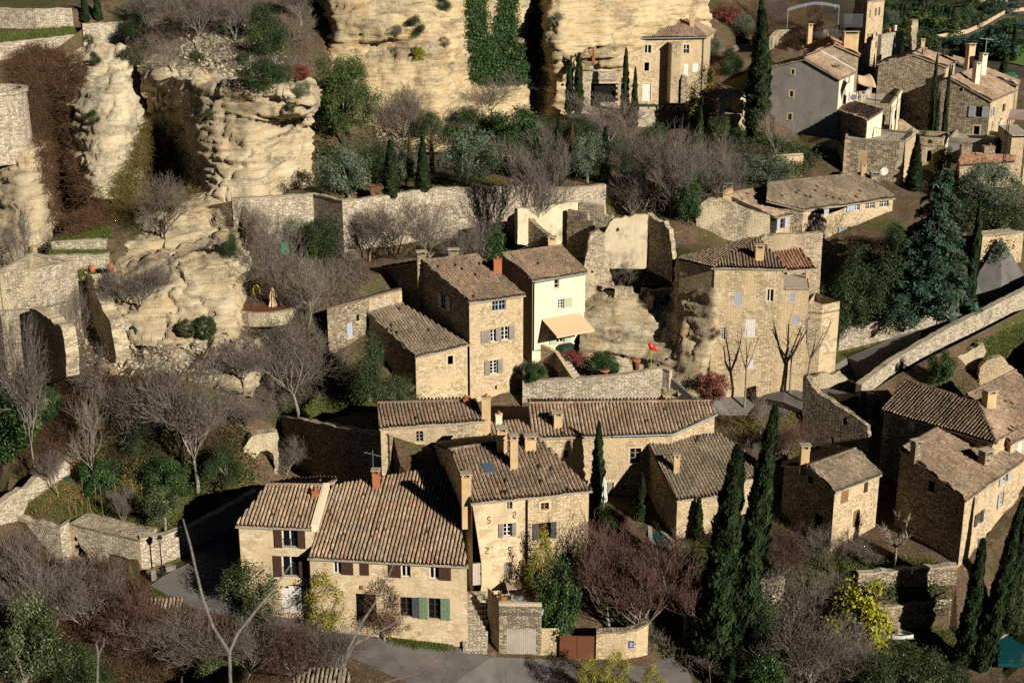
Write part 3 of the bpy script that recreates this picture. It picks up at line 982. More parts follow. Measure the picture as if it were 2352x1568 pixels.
tw((-90, 55, -6), (0, 55, -6), (90, 55, -6), (-60, 75, -2), (0, 75, -2), (60, 75, -2), (-45, 90, 1.2), (-25, 90, 1.6), (0, 90, 1.5), (25, 90, 1), (50, 92, 1.2), (-34, 98, 3.8), (-24, 97, 4), (-38, 104, 4.2), (-46, 105, 4.0), (-12, 92, 2.2),
   (-110, 100, 6), (-110, 130, 24), (-110, 165, 42), (-110, 185, 47), (-110, 230, 54), (0, 230, 56), (-50, 230, 55), (40, 235, 44), (60, 235, 36), (80, 215, 33),
   (110, 95, 4), (110, 130, 12), (110, 160, 20), (110, 190, 24), (110, 230, 16), (130, 260, 8), (70, 262, 18), (170, 290, -4), (90, 330, -6), (-10, 330, 40), (-150, 330, 60), (230, 350, -11), (120, 450, -12), (0, 450, 10), (-200, 450, 50),
   (300, 500, -12), (0, 700, -12), (-300, 700, 20), (400, 800, -12), (-600, 1500, -12), (1500, 1500, -12), (-2500, 3500, -12), (3000, 3500, -12), (2000, 300, -12), (-1500, 300, 50), (-800, -200, 40), (900, -200, 20), (0, -60, 58), (0, -10, 57), (-40, 10, 40), (40, 10, 40), (0, 30, 15), (200, 100, 0), (-200, 100, 10), (200, 30, 10), (-200, 30, 20))


def run_cdt(pts, edges):
    r = delaunay_2d_cdt([Vector((p.x, p.y)) for p in pts], edges, [], 0, 1e-4)
    v2, _, fc, ov = r[0], r[1], r[2], r[3]
    V = []
    for i, q in enumerate(v2):
        o = ov[i]
        if o: V.append(Vector((q.x, q.y, pts[o[0]].z)))
        else: V.append(Vector((q.x, q.y, 0)))     # crossing of break lines
    return V, fc, [i for i in range(len(V)) if not ov[i]]


def land_points():
    pts = list(TP)
    ed = []
    for L in TE:
        b = len(pts)
        pts += L
        ed += [(b + i, b + i + 1) for i in range(len(L) - 1)]
    return pts, ed


def in_poly(x, y, P):
    c = False
    n = len(P)
    for i in range(n):
        a, b = P[i], P[(i + 1) % n]
        if (a.y > y) != (b.y > y) and x < a.x + (b.x - a.x) * (y - a.y) / (b.y - a.y): c = not c
    return c


pts, ed = land_points()
V0, F0, bad = run_cdt(pts, ed)
for i in bad:
    nb = min((v for j, v in enumerate(V0) if j not in bad), key=lambda v: (v - V0[i]).xy.length)
    V0[i].z = nb.z
_b0 = BVHTree.FromPolygons(V0, F0)
segs = []
for L in TE:
    for i in range(len(L) - 1): segs.append((L[i].x, L[i].y, L[i + 1].x, L[i + 1].y))
SG = np.array(segs)


def seg_dist(x, y):
    d = SG[:, 2:] - SG[:, :2]
    w = np.array([x, y]) - SG[:, :2]
    t = np.clip((w * d).sum(1) / np.maximum((d * d).sum(1), 1e-9), 0, 1)
    return np.sqrt((((w - d * t[:, None]) ** 2).sum(1)).min())


n0 = len(pts)
for gx in np.arange(-66, 100, 1.25):
    for gy in np.arange(86, 214, 1.25):
        if abs(gx) > gy * .40 + 4: continue
        x, y = gx + R.uniform(-.4, .4), gy + R.uniform(-.4, .4)
        if any(in_poly(x, y, P) for P in ROADS): continue
        if seg_dist(x, y) < .8: continue
        h = _b0.ray_cast(Vector((x, y, 200)), Vector((0, 0, -1)))[0]
        if h is None: continue
        q = Vector((x, y, h.z + .28 * mno.noise(Vector((x * .3, y * .3, 0))) + .12 * mno.noise(Vector((x * .9, y * .9, 3)))))
        pts.append(q)
V1, F1, bad = run_cdt(pts, ed)
for i in bad: V1[i].z = _b0.ray_cast(Vector((V1[i].x, V1[i].y, 200)), Vector((0, 0, -1)))[0].z
GROUND = BVHTree.FromPolygons(V1, F1)
CLIFFS = []


def gz(x, y):
    h = GROUND.ray_cast(Vector((x, y, 300)), Vector((0, 0, -1)))[0]
    return h.z if h else 0.


def hit(x, y, dz=0.):
    """point of the land seen along a sighting"""
    k, s = ray(x, y)
    d = Vector((k, 1, s)).normalized()
    o = Vector((0, 0, CZ))
    best = None
    for b in [GROUND] + CLIFFS:
        h = b.ray_cast(o + d * 70, d)
        if h[0] is not None and (best is None or h[3] < best[1]): best = (h[0], h[3])
    return best[0] + UP * dz if best else at(x, y, 150)


t = NT('hillside_ground')
p = t.pos()
soil = t.ramp(t.noise(p, .35, 6, .65), [(.3, '#40362a'), (.5, '#574a39'), (.7, '#75664f')])
lit = t.ramp(t.noise(p, 5, 5, .75), [(.35, '#352a20'), (.5, '#5a4735'), (.65, '#85704f')])
soil = t.mix(.6, soil, lit)
gr = t.ramp(t.noise(p, 3.5, 5, .7), [(.3, '#2a3113'), (.5, '#444a1f'), (.7, '#676338')])
gm = t.ramp(t.math('ADD', t.noise(p, .16, 5, .6), t.math('MULTIPLY', t.noise(p, 1.2, 4, .7), .25)), [(.63, 0.), (.75, 1.)])
c = t.mix(gm, soil, gr)
# open valley floor beyond the village: scrub and dry grass
far = t.ramp(t.math('DIVIDE', t.n('SeparateXYZ', None, Vector=p).outputs[1], 1000.), [(.235, 0.), (.27, 1.)])
scr = t.ramp(t.noise(p, .03, 6, .7), [(.35, '#2a3320'), (.5, '#463f32'), (.62, '#55503a')])
c = t.mix(far, c, scr)
rk = t.ramp(t.noise(p, .9, 6, .7), [(.62, 0.), (.68, 1.)])
c = t.mix(t.math('MULTIPLY', rk, .5), c, lin('#b09a70'))
t.bump(t.noise(p, 6, 6, .75), .8, .1)
GM = t.fin(c, .95)
me = bpy.data.meshes.new('ground')
me.from_pydata(V1, [], F1)
me.materials.append(GM)
tag(link('ground', me), 'leaf littered hillside and valley floor under the stone village', 'ground', kind='structure')

t = NT('asphalt')
p = t.pos()
c = t.ramp(t.noise(p, .5, 6, .65), [(.3, '#55524f'), (.5, '#66625e'), (.7, '#75706a')])
c = t.mix(.5, c, t.ramp(t.noise(p, 12, 4, .7), [(.3, .35), (.7, .65)]), 'OVERLAY')
cr = t.ramp(t.n('TexVoronoi', {'feature': 'DISTANCE_TO_EDGE'}, Vector=t.mapping(p, (.22, .3, .2)), Scale=1.0).outputs['Distance'], [(.0, 1.), (.012, 0.)])
c = t.mix(t.math('MULTIPLY', cr, .5), c, lin('#3a3836'))
c = t.mix(t.math('MULTIPLY', t.ramp(t.noise(p, .16, 4), [(.5, 0.), (.56, 1.)]), .35), c, lin('#837c70'))
t.bump(t.noise(p, 20, 3), .3, .02)
M['asphalt'] = t.fin(c, .9)


def sheet(name, label, P, mat, dz=.05, kind='structure', cat='road'):
    mb = MB()
    for f in F1:
        c = (V1[f[0]] + V1[f[1]] + V1[f[2]]) / 3
        if in_poly(c.x, c.y, P): mb.add([V1[i] + UP * dz for i in f], [(0, 1, 2)])
    return tag(mb.build(name, M[mat]), label, cat, kind=kind)


sheet('road', 'grey asphalt street in front of the ochre farmhouse', STREET, 'asphalt')
M['gravel'] = flat('pale_gravel', '#a79b86', .95, .15, scale=5)
sheet('street', 'shaded asphalt lane rising to the top of the picture', TOPST, 'asphalt', cat='street')
sheet('gravel_yard', 'pale gravel yard left of the very tall cypress', YARD, 'gravel', cat='yard')
sheet('road', 'grey asphalt lane climbing between two stone walls on the right', UPROAD, 'asphalt')

# walls -----------------------------------------------------------------


def wall_mesh(P, ns, zb, th, jag, seg=.55, seed=0):
    rr = random.Random(seed)
    top, bot, nn, u = [], [], [], []
    for i in range(len(P) - 1):
        k = max(1, int((P[i + 1] - P[i]).length / seg))
        for q in range(k + (i == len(P) - 2)):
            f = q / k
            a = P[i].lerp(P[i + 1], f)
            a.z += rr.uniform(-jag, jag)
            top.append(a)
            bot.append(zb[i] + (zb[i + 1] - zb[i]) * f)
            nn.append(ns[i].lerp(ns[i + 1], f).normalized())
    mb = MB()
    L = len(top)
    f0 = [Vector((t_.x, t_.y, b)) for t_, b in zip(top, bot)]
    bk = [t_ - n * th for t_, n in zip(top, nn)]
    b0 = [Vector((t_.x, t_.y, b)) for t_, b in zip(bk, bot)]
    for i in range(L - 1):
        mb.quad(f0[i], f0[i + 1], top[i + 1], top[i])
        mb.quad(top[i], top[i + 1], bk[i + 1], bk[i])
        mb.quad(b0[i + 1], b0[i], bk[i], bk[i + 1])
    mb.quad(b0[0], f0[0], top[0], bk[0])
    mb.quad(f0[-1], b0[-1], bk[-1], top[-1])
    return mb, top, nn


for wi, (name, label, P, ns, zb, mat, th, cap, jag, group, cat, capped) in enumerate(WALLDEFS):
    mb, top, nn = wall_mesh(P, ns, zb, th, jag, seed=wi)
    o = tag(mb.build(name, M[mat]), label, cat, group, 'thing')
    if not capped: continue
    cb = MB()
    rr = random.Random(wi)
    i = 0
    while i < len(top) - 1:
        a, b = top[i], top[i + 1]
        d = (b - a)
        c = (a + b) / 2 - nn[i] * (th / 2) + UP * rr.uniform(-.01, .03)
        cb.box(c, d * .49, nn[i] * (th / 2 + .05), UP * .07)
        i += 1
    cb.build('coping', M[cap], o)
# ---------------------------------------------------------------- rock faces
def crom(P, f):
    """Catmull-Rom along axis 0 with f samples per span"""
    n = len(P)
    Pp = np.concatenate([2 * P[:1] - P[1:2], P, 2 * P[-1:] - P[-2:-1]])
    out = []
    for i in range(n - 1):
        p0, p1, p2, p3 = Pp[i], Pp[i + 1], Pp[i + 2], Pp[i + 3]
        k = f[i]
        for q in range(k):
            t = q / k
            out.append(.5 * ((2 * p1) + (-p0 + p2) * t + (2 * p0 - 5 * p1 + 4 * p2 - p3) * t * t + (-p0 + 3 * p1 - 3 * p2 + p3) * t ** 3))
    out.append(P[-1])
    return np.array(out)


def rock(name, label, rows, mat='rock', res=.5, amp=.5, strata=.35, cat='cliff', kind='structure', seed=0, smooth=False):
    G = np.array([[list(at(*p)) for p in r] for r in rows])
    fr = [max(1, int(np.linalg.norm(G[i + 1] - G[i], axis=-1).mean() / res)) for i in range(len(G) - 1)]
    G = crom(G, fr)
    G = G.transpose(1, 0, 2)
    fc = [max(1, int(np.linalg.norm(G[i + 1] - G[i], axis=-1).mean() / res)) for i in range(len(G) - 1)]
    G = crom(G, fc).transpose(1, 0, 2)
    a, b = G.shape[:2]
    du = np.gradient(G, axis=1)
    dv = np.gradient(G, axis=0)
    N = np.cross(dv, du)
    N /= np.maximum(np.linalg.norm(N, axis=-1, keepdims=True), 1e-6)
    flip = np.sign((N * np.array([0, -1, .3])).sum(-1).mean())
    N *= flip
    D = np.zeros((a, b))
    for i in range(a):
        for j in range(b):
            x, y, z = G[i, j]
            w = .8 * mno.noise(Vector((x * .12 + seed, y * .12, z * .12)))
            s1 = mno.noise(Vector((x * .1, y * .1 + seed, z * 1.1 + w)))
            s2 = mno.noise(Vector((x * .3, y * .3, z * 3.1 + w + 7)))
            b1 = mno.noise(Vector((x * .22 + 5, y * .22, z * .22 + seed)))
            b2 = mno.noise(Vector((x * .7, y * .7 + 9, z * .9)))
            b3 = mno.noise(Vector((x * 1.9, y * 1.9 + 9, z * 2.2)))
            zz = z * .42 + 1.3 * w + .25 * b1
            lg = (1 - (zz - floor(zz))) ** 2 * max(0, .35 + s1)
            zz = z * 1.35 + w + seed
            lg2 = (1 - (zz - floor(zz))) * max(0, .3 + b2)
            ck = mno.cell(Vector((x * .13 + .35 * w, y * .13 + seed, z * .4 + .4 * b1)))
            dv_ = mno.voronoi(Vector((x * .2 + .25 * b2, y * .2 + seed, z * .09)))[0]
            crack = max(0, .05 - (dv_[1] - dv_[0])) * 16
            D[i, j] = amp * (1.0 * b1 + .4 * b2 + .22 * b3 + .7 * ck) + strata * (1.1 * lg + .45 * lg2 + .6 * max(-.4, min(.4, s2 * 1.5))) - 1.6 * amp * crack
    G = G + N * D[..., None]
    V = G.reshape(-1, 3)
    ii, jj = np.meshgrid(np.arange(a - 1), np.arange(b - 1), indexing='ij')
    q = (ii * b + jj).ravel()
    F = np.stack([q, q + 1, q + b + 1, q + b], 1)
    if flip > 0: F = F[:, ::-1]
    me = np_mesh(name, V, F, M[mat], smooth=smooth)
    CLIFFS.append(BVHTree.FromPolygons([Vector(v) for v in V], [tuple(int(z) for z in f) for f in F]))
    return tag(link(name, me), label, cat, kind=kind)


tile(0)
_x = [722, 744, 751, 757, 764, 840, 930, 1010, 1075, 1150, 1205, 1222, 1245, 1270, 1330, 1400, 1470, 1540, 1630]
_r = {-90: [190, 188, 190, 190, 186, 184, 183, 184, 188, 190, 192, 195, 194, 190, 190, 192, 196, 200, 206],
      0: [188, 185, 189, 187, 181, 178.5, 179, 180, 185, 188, 190, 194.5, 193, 186, 187, 189, 193, 197, 203],
      60: [186, 183, 187.5, 186, 177.5, 176, 176, 178, 184, 187, 189, 194.5, 191, 183, 184, 186, 191, 197, 203],
      110: [183, 181, 184.5, 183, 177.5, 177, 176, 176.5, 183, 186, 187, 194, 191, 182.5, 183.5, 186, 192, 198, 204],
      150: [180, 178, 179, 178, 176.5, 175, 174.5, 176.5, 182.5, 185.5, 186.5, 194, 191.5, 184, 186, 188.5, 193, 198, 204],
      200: [177, 175, 175, 175, 173.5, 173, 173.5, 174.5, 181, 184.5, 185.5, 192.5, 191.5, 186.5, 188, 189.5, 193, 198, 204],
      260: [173.5, 172, 172, 172, 171, 171, 171, 172, 178.5, 182.5, 183.5, 189, 190.5, 186.5, 186.5, 188.5, 192, 197, 203],
      350: [170, 169, 169, 169, 168.5, 168.5, 169, 169.5, 174.5, 178, 179.5, 183, 185, 182, 182.5, 185, 188, 194, 199]}
rock('cliff', 'tall sunlit ochre limestone cliff behind the orchard', [[(x, y, Y) for x, Y in zip(_x, v)] for y, v in _r.items()], res=.3, amp=.34, strata=.75)
rock('cliff', 'overhanging layered limestone outcrop with a shaded recess below the rocky hill',
     [[(312, 140, 166), (400, 142, 165), (480, 158, 163), (545, 172, 161), (620, 180, 160), (700, 185, 161), (738, 195, 166)],
      [(318, 165, 160), (400, 168, 156.5), (480, 190, 153.5), (545, 198, 151.5), (620, 204, 150.5), (700, 212, 151), (730, 225, 157)],
      [(325, 190, 160), (395, 200, 157.5), (470, 225, 153), (545, 228, 151), (620, 232, 150.2), (700, 240, 150.5), (724, 250, 157)],
      [(335, 230, 161), (400, 250, 160), (465, 275, 153), (545, 260, 150.6), (612, 259, 149.8), (690, 262, 150), (716, 266, 157)],
      [(336, 240, 162), (402, 265, 161), (463, 292, 152.5), (545, 272, 150.4), (605, 272, 150.6), (690, 268, 155.5), (716, 274, 158)],
      [(350, 290, 162.5), (418, 320, 161.5), (462, 345, 151.8), (540, 330, 149.5), (600, 335, 150), (670, 330, 155), (716, 330, 157)],
      [(375, 350, 162), (438, 392, 160), (475, 395, 150.5), (540, 390, 148.6), (600, 395, 148.5), (650, 400, 152.5), (716, 400, 155)],
      [(395, 450, 158), (450, 470, 153), (505, 470, 147), (545, 470, 146.5), (600, 470, 146.5), (640, 470, 149), (716, 460, 152)]], res=.26, amp=.45, strata=.7, mat='rock_grey', seed=3)
rock('cliff', 'pale rounded limestone face between two brown creeper slopes',
     [[(90, 140, 168), (180, 112, 167), (240, 98, 167), (290, 110, 166), (330, 140, 166)],
      [(120, 200, 164), (185, 175, 161.5), (240, 165, 160.5), (290, 172, 160.5), (332, 185, 165)],
      [(150, 280, 161), (188, 262, 157), (240, 252, 156.2), (292, 252, 157), (338, 265, 163)],
      [(165, 350, 158), (198, 340, 154), (240, 335, 153.2), (288, 330, 155), (335, 330, 161)],
      [(172, 420, 155), (212, 412, 151), (245, 414, 150.8), (282, 400, 153.5), (322, 390, 159)],
      [(175, 475, 153), (215, 458, 149.5), (250, 460, 149.5), (292, 455, 152), (330, 450, 156)]], res=.26, amp=.38, strata=.5, mat='rock_pale', seed=5)
rock('cliff', 'grey streaked limestone buttress at the left edge under a round wall',
     [[(-60, 325, 156), (0, 330, 154), (50, 328, 152), (85, 325, 154), (100, 335, 159)],
      [(-60, 345, 152), (0, 345, 150), (50, 343, 148), (88, 340, 149), (105, 350, 155)],
      [(-60, 430, 148), (0, 430, 146), (50, 430, 144), (95, 425, 146), (114, 425, 153)],
      [(-60, 525, 144), (0, 525, 142), (60, 530, 140), (106, 525, 142), (128, 515, 149)],
      [(-60, 650, 138), (0, 650, 136), (60, 655, 135), (112, 640, 137), (138, 620, 144)]], res=.28, amp=.4, strata=.6, mat='rock_grey', seed=8)
rock('cliff', 'broad pale boulder ledge behind the two round hedge balls',
     [[(262, 500, 146), (330, 480, 146), (400, 446, 148), (470, 440, 149), (530, 455, 149), (545, 470, 152)],
      [(262, 560, 138.5), (330, 535, 139), (400, 490, 141), (470, 475, 142.5), (515, 490, 142), (530, 500, 147)],
      [(262, 600, 135.5), (330, 590, 136), (400, 572, 137.5), (470, 562, 138.5), (535, 570, 138), (552, 580, 144)],
      [(255, 640, 131.5), (330, 610, 132), (400, 592, 132), (470, 590, 131.5), (540, 596, 131.5), (556, 602, 138)],
      [(256, 690, 128.5), (330, 672, 128.3), (400, 662, 128.3), (470, 660, 128), (547, 665, 128.6), (558, 670, 136)],
      [(258, 790, 125), (330, 795, 124.6), (400, 800, 124.5), (470, 800, 124.5), (547, 795, 125.5), (558, 790, 134)]], res=.25, amp=.6, strata=.6, mat='rock_grey', seed=11)
rock('cliff', 'low domed slab of pale rock behind the bare trees at left',
     [[(140, 870, 127), (250, 812, 130), (350, 780, 131.5), (450, 765, 132), (570, 765, 131), (590, 770, 133)],
      [(145, 895, 121.5), (250, 845, 123.5), (350, 808, 124.8), (450, 792, 125.2), (570, 790, 124.6), (592, 790, 129)],
      [(150, 925, 119), (250, 890, 120.5), (350, 860, 121.5), (450, 845, 121.8), (570, 840, 121.5), (592, 840, 126)],
      [(150, 960, 118.6), (250, 940, 118.8), (350, 915, 119.5), (450, 895, 119.8), (570, 880, 120), (592, 880, 125)],
      [(150, 1010, 119.6), (250, 990, 119.2), (350, 965, 119.8), (450, 940, 120.3), (570, 915, 121), (592, 915, 126)]], res=.3, amp=.8, strata=.5, mat='rock_grey', seed=13)
rock('cliff', 'weathered layered rock under the ruin and the house on the rock',
     [[(1325, 655, 144), (1400, 658, 143), (1480, 662, 143), (1540, 660, 143), (1558, 596, 140), (1600, 598, 138), (1650, 606, 136), (1682, 620, 134)],
      [(1328, 668, 138), (1400, 668, 137.3), (1480, 678, 136.6), (1542, 685, 135.5), (1560, 606, 134.6), (1600, 609, 131.5), (1650, 618, 130), (1676, 632, 130.5)],
      [(1330, 700, 136), (1400, 705, 134.5), (1480, 715, 134), (1545, 725, 133.2), (1563, 650, 132.8), (1600, 660, 130.4), (1645, 672, 128.6), (1668, 690, 130)],
      [(1332, 745, 134.5), (1400, 750, 133.3), (1480, 765, 132.5), (1545, 775, 131.2), (1568, 722, 130.5), (1605, 742, 129), (1640, 747, 128.2), (1652, 760, 130)],
      [(1332, 785, 133.5), (1400, 795, 132.6), (1480, 805, 131.6), (1545, 815, 130.2), (1570, 790, 129.3), (1605, 800, 128.4), (1630, 800, 128.2), (1640, 810, 130)],
      [(1333, 825, 133), (1400, 822, 132.4), (1480, 828, 131.3), (1540, 850, 129.4), (1572, 850, 128.4), (1600, 850, 127.8), (1615, 850, 128.0), (1625, 860, 130)],
      [(1335, 865, 132.8), (1400, 860, 132.3), (1480, 862, 131), (1535, 920, 127.6), (1570, 920, 126.8), (1600, 915, 126.8), (1612, 910, 127.6), (1622, 910, 130)]], res=.24, amp=.2, strata=.5, mat='rock_grey', seed=17)
# ---------------------------------------------------------------- village
def slab(name, label, out, a, b, th=.55, mat='stone_ruin', holes=(), jag=.09, cat='ruined wall', group=None, root=None, step=.4, zmin=None):
    """upright old wall: outline sighted onto the vertical plane through a-b (left to right), given its thickness"""
    rr = random.Random(len(label) * 7 + int(out[0][0]))
    t = Vector((b.x - a.x, b.y - a.y, 0)).normalized()
    n = t.cross(UP)
    P = lambda u, v, o=0.: Vector((a.x, a.y, 0)) + t * u + UP * v + n * o

    def uv(x, y):
        q = onp(x, y, a, n)
        return (q - a).dot(t), q.z
    o2 = [uv(*q) for q in out]
    zlo = min(v for _, v in o2)
    o2 = [(u, (v - 1.2 if v < zlo + .8 else v)) for u, v in o2] if zmin is None else [(u, (zmin if v < zlo + .8 else v)) for u, v in o2]

    def rough(poly, keepbottom):
        r_ = []
        m = len(poly)
        for i in range(m):
            p, q = poly[i], poly[(i + 1) % m]
            L = math.hypot(q[0] - p[0], q[1] - p[1])
            low = keepbottom and max(p[1], q[1]) < zlo - .9
            k = 1 if low else max(1, int(L / step))
            for z in range(k):
                f = z / k
                j = 0 if (z == 0 and low) else jag
                r_.append((p[0] + (q[0] - p[0]) * f + rr.uniform(-j, j) * .7, p[1] + (q[1] - p[1]) * f + rr.uniform(-j, j)))
        return r_
    o3 = rough(o2, True)
    h3 = [rough([uv(*q) for q in h], False) for h in holes]
    polys = [[Vector((u, v, 0)) for u, v in o3]] + [[Vector((u, v, 0)) for u, v in h] for h in h3]
    fl = [q for p in polys for q in p]
    N = len(fl)
    fv = [P(q.x, q.y) for q in fl]
    bv = [P(q.x, q.y, -th) for q in fl]
    mb = MB()
    fs = []
    for tr in tri(polys):
        i, j, k = tr
        if (fv[j] - fv[i]).cross(fv[k] - fv[i]).dot(n) < 0: j, k = k, j
        fs += [(i, j, k), (k + N, j + N, i + N)]
    mb.add(fv + bv, fs)
    b0 = 0
    for pl in polys:
        m = len(pl)
        ar = sum(pl[i].x * pl[(i + 1) % m].y - pl[(i + 1) % m].x * pl[i].y for i in range(m))
        for i in range(m):
            i0, i1 = b0 + i, b0 + (i + 1) % m
            if (ar > 0) == (b0 == 0): mb.quad(fv[i1], fv[i0], bv[i0], bv[i1])
            else: mb.quad(fv[i0], fv[i1], bv[i1], bv[i0])
        b0 += m
    o = mb.build(name, M[mat], root)
    return o if root else tag(o, label, cat, group, 'thing')


# --- the long ochre farmhouse by the street
tile(0)
A = at(548, 1206, 99.5)
B = onz(714, 1211.5, A.z)
fh = std('farmhouse', 'long low ochre farmhouse with two tiled roofs and brown shutters on the street', A, B, (617, 1116), (741, 1118), .3, 4.6, wall='plaster_peel', roof='tile_warm', sp=.31)
A = onz(711, 1277, 11.5)
B = onz(1072, 1296, 11.5)
pl = plane_up(A, B, .3)
Rl, Rr = onp(768, 1116.5, *pl), onp(1030, 1072, *pl)
w2 = fh.wall(A, B, 3.2, 'plaster_peel')
fh.wall(B, Rr, 3.2, 'stone')
fh.wall(Rl, A, 3.2, 'plaster_ochre')
tile_roof(fh.root, [A, B, Rr, Rl], M['tile_warm'], sp=.31, over=.35, side=.1)
mb = MB()      # mortar upstand between the two roofs
a, b = fh.pts[1], fh.pts[3]
for q in range(1):
    d = (b - a)
    mb.box((a + b) / 2 + Vector((.28, 0, .02)), d * .52, Vector((.26, .02, 0)), UP * .28)
mb.build('mortar_upstand', M['plaster_cream'], fh.root)
tile(7)
fh.op(0, 1897, 530, 2000, 652, fr='white', nx=2, ny=1, sh='LR', shm='brown_wood', bars=9)
fh.op(0, 1897, 712, 2008, 848, fr='white', nx=2, ny=1, sh='LR', shm='brown_wood', bars=9)
fh.op(0, 1893, 900, 2080, 1095, kind='door', fr='white', nx=4, arch=.9)
tile(8)
fh.op(w2, -28, 735, 25, 828, nx=2, ny=1, sh='R', shm='brown_wood', shw=.95)
fh.op(w2, 145, 752, 211, 842, kind='shut', fr='brown_wood', nx=4)
fh.op(w2, 428, 760, 490, 853, nx=2, ny=1, sh='L', shm='brown_wood', shw=.95)
fh.op(w2, 618, 770, 681, 865, nx=2, ny=1, sh='R', shm='brown_wood', shw=.95)
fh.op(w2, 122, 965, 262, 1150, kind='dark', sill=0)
fh.op(w2, 420, 985, 500, 1115, fr='brown_wood', nx=2, ny=3, sh='R', shm='dark_grey', shw=.6, sur='lintel')
fh.op(w2, 610, 992, 692, 1132, fr='brown_wood', nx=2, ny=3, sh='LR', shm='green_paint', shw=.75, sur='lintel')
mb = MB()       # red letter E fixed on the wall
W = fh.walls[w2]
u0, u1, v0, v1 = fh.rect(w2, 150, 908, 172, 934)
for ua, ub, va, vb in ((u0, u0 + .07, v0, v1), (u0 + .07, u1, v0, v0 + .07), (u0 + .07, u1 - .04, (v0 + v1) / 2 - .035, (v0 + v1) / 2 + .035), (u0 + .07, u1, v1 - .07, v1)):
    mb.box(Vector((W['a'].x, W['a'].y, 0)) + W['t'] * ((ua + ub) / 2) + UP * ((va + vb) / 2) + W['n'] * .03, W['t'] * ((ub - ua) / 2), W['n'] * .025, UP * ((vb - va) / 2))
mb.build('letter_sign', flat('faded_red_paint', '#8a3a2c', .6), fh.root)
tile(7)
fh.chimney(onp(2122, 318, *fh.plane), .55, .45, .55, 'terracotta', pots=1, cap=0)
tile(8)
fh.chimney(onp(262, 255, *pl), .6, .5, 1.3, 'terracotta')
p = onp(243, 215, *pl) + UP * 1.0
mb = MB()
mb.tube([p, p + UP * 1.9], .03, 5)
mb.tube([p + Vector((-.7, 0, 1.7)), p + Vector((.8, .1, 1.25))], .025, 4)
for q in range(5):
    c = p + Vector((-.6 + q * .32, 0, 1.66 - q * .1))
    mb.tube([c + Vector((0, -.35, .1)), c + Vector((0, .35, -.1))], .02, 4)
mb.build('television_antenna', M['zinc'], fh.root)
fh.done()

# --- taller stone house behind the terrace
tile(8)
A = at(905, 352, 99.5)
B = onz(1690, 268, A.z)
sh = std('stone_house', 'two storey house half rendered half bare stone with iron wall anchors above the garage', A, B, (765, 4), (1332, -80), .3, 3.5, wall='stone_warm', roof='tile', sp=.31)
mid = A.lerp(B, .47)
sh.walls[0]['b'] = mid
sh.walls[0]['mat'] = 'plaster_peel'
sh.walls[0]['t'] = Vector((mid.x - A.x, mid.y - A.y, 0)).normalized()
w2 = sh.wall(mid, B, 3.5, 'stone_warm')
sh.op(0, 1138, 336, 1175, 395, nx=2, ny=3, fr='grey_wood', arch=.3, sur='lintel')
sh.op(0, 1113, 492, 1170, 578, nx=2, ny=3, fr='white', sh='LR', shm='grey_wood')
sh.op(0, 907, 762, 968, 905, kind='door', fr='concrete', nx=3)
sh.op(0, 1117, 752, 1172, 872, kind='door', fr='grey_wood', nx=3)
sh.op(w2, 1367, 352, 1420, 400, nx=2, ny=2, fr='tan_wood', sur='lintel')
sh.op(w2, 1352, 486, 1430, 590, nx=2, ny=3, fr='red_wood', sh='LR', shm='dark_grey')
sh.op(w2, 1505, 690, 1580, 800, kind='dark')
for ax, ay in ((1018, 466), (1190, 432), (1005, 672), (1157, 668)):
    u0, u1, v0, v1 = sh.rect(0, ax - 10, ay - 24, ax + 10, ay + 24)
    W = sh.walls[0]
    P_ = lambda u, v: Vector((W['a'].x, W['a'].y, 0)) + W['t'] * u + UP * v + W['n'] * .05
    um, vm, r_ = (u0 + u1) / 2, (v0 + v1) / 2, (v1 - v0) / 4.6
    sg = 1 if ax in (1018, 1157) else -1
    pts_ = [P_(um + sg * r_ * .8 * math.cos(q), vm + r_ + r_ * math.sin(q)) for q in [math.radians(20 + 25 * i) for i in range(11)]]
    pts_ += [P_(um + sg * r_ * .8 * math.cos(q), vm - r_ + r_ * math.sin(q)) for q in [math.radians(90 - 25 * i) for i in range(1, 11)]]
    mb = MB()
    mb.tube(pts_, .027, 5)
    mb.build('wall_anchor', M['iron'], sh.root)
d = (sh.pts[1] - sh.pts[0])
P0 = A.lerp(B, .463)
sh.tube([P0 + sh.walls[0]['n'] * .12 - UP * .2, P0 + sh.walls[0]['n'] * .12 - UP * 7.5], .06, 'iron', 'downpipe')
p = sh.pts[0] + (sh.pts[2] - sh.pts[0]) * .12
sh.chimney(p + Vector((-.25, 0, -2)), .75, .6, 3.6, 'plaster_ochre', rz=.1)
sh.chimney(onp(1185, 128, *sh.plane), .62, .6, 2.6, 'plaster_ochre', rz=.1)
p = onp(1105, 20, *sh.plane)
sh.chimney(p, .8, .7, 1.9, 'plaster_ochre', rz=.1)
sh.chimney(onp(1295, 5, *sh.plane), .9, .6, 1.0, 'plaster_ochre', rz=.1)
q = onp(1015, 135, *sh.plane)
n_ = sh.plane[1]
e_ = (sh.pts[1] - sh.pts[0]).normalized()
mb = MB()
mb.box(q + n_ * .2, e_ * .5, n_.cross(e_) * .62, n_ * .1)
o = mb.build('skylight', M['zinc'], sh.root)
mb = MB()
mb.box(q + n_ * .31, e_ * .42, n_.cross(e_) * .54, n_ * .015)
mb.build('pane', flat('sky_lit_glass', '#4d5c68', .1, .1), o)
sh.done()

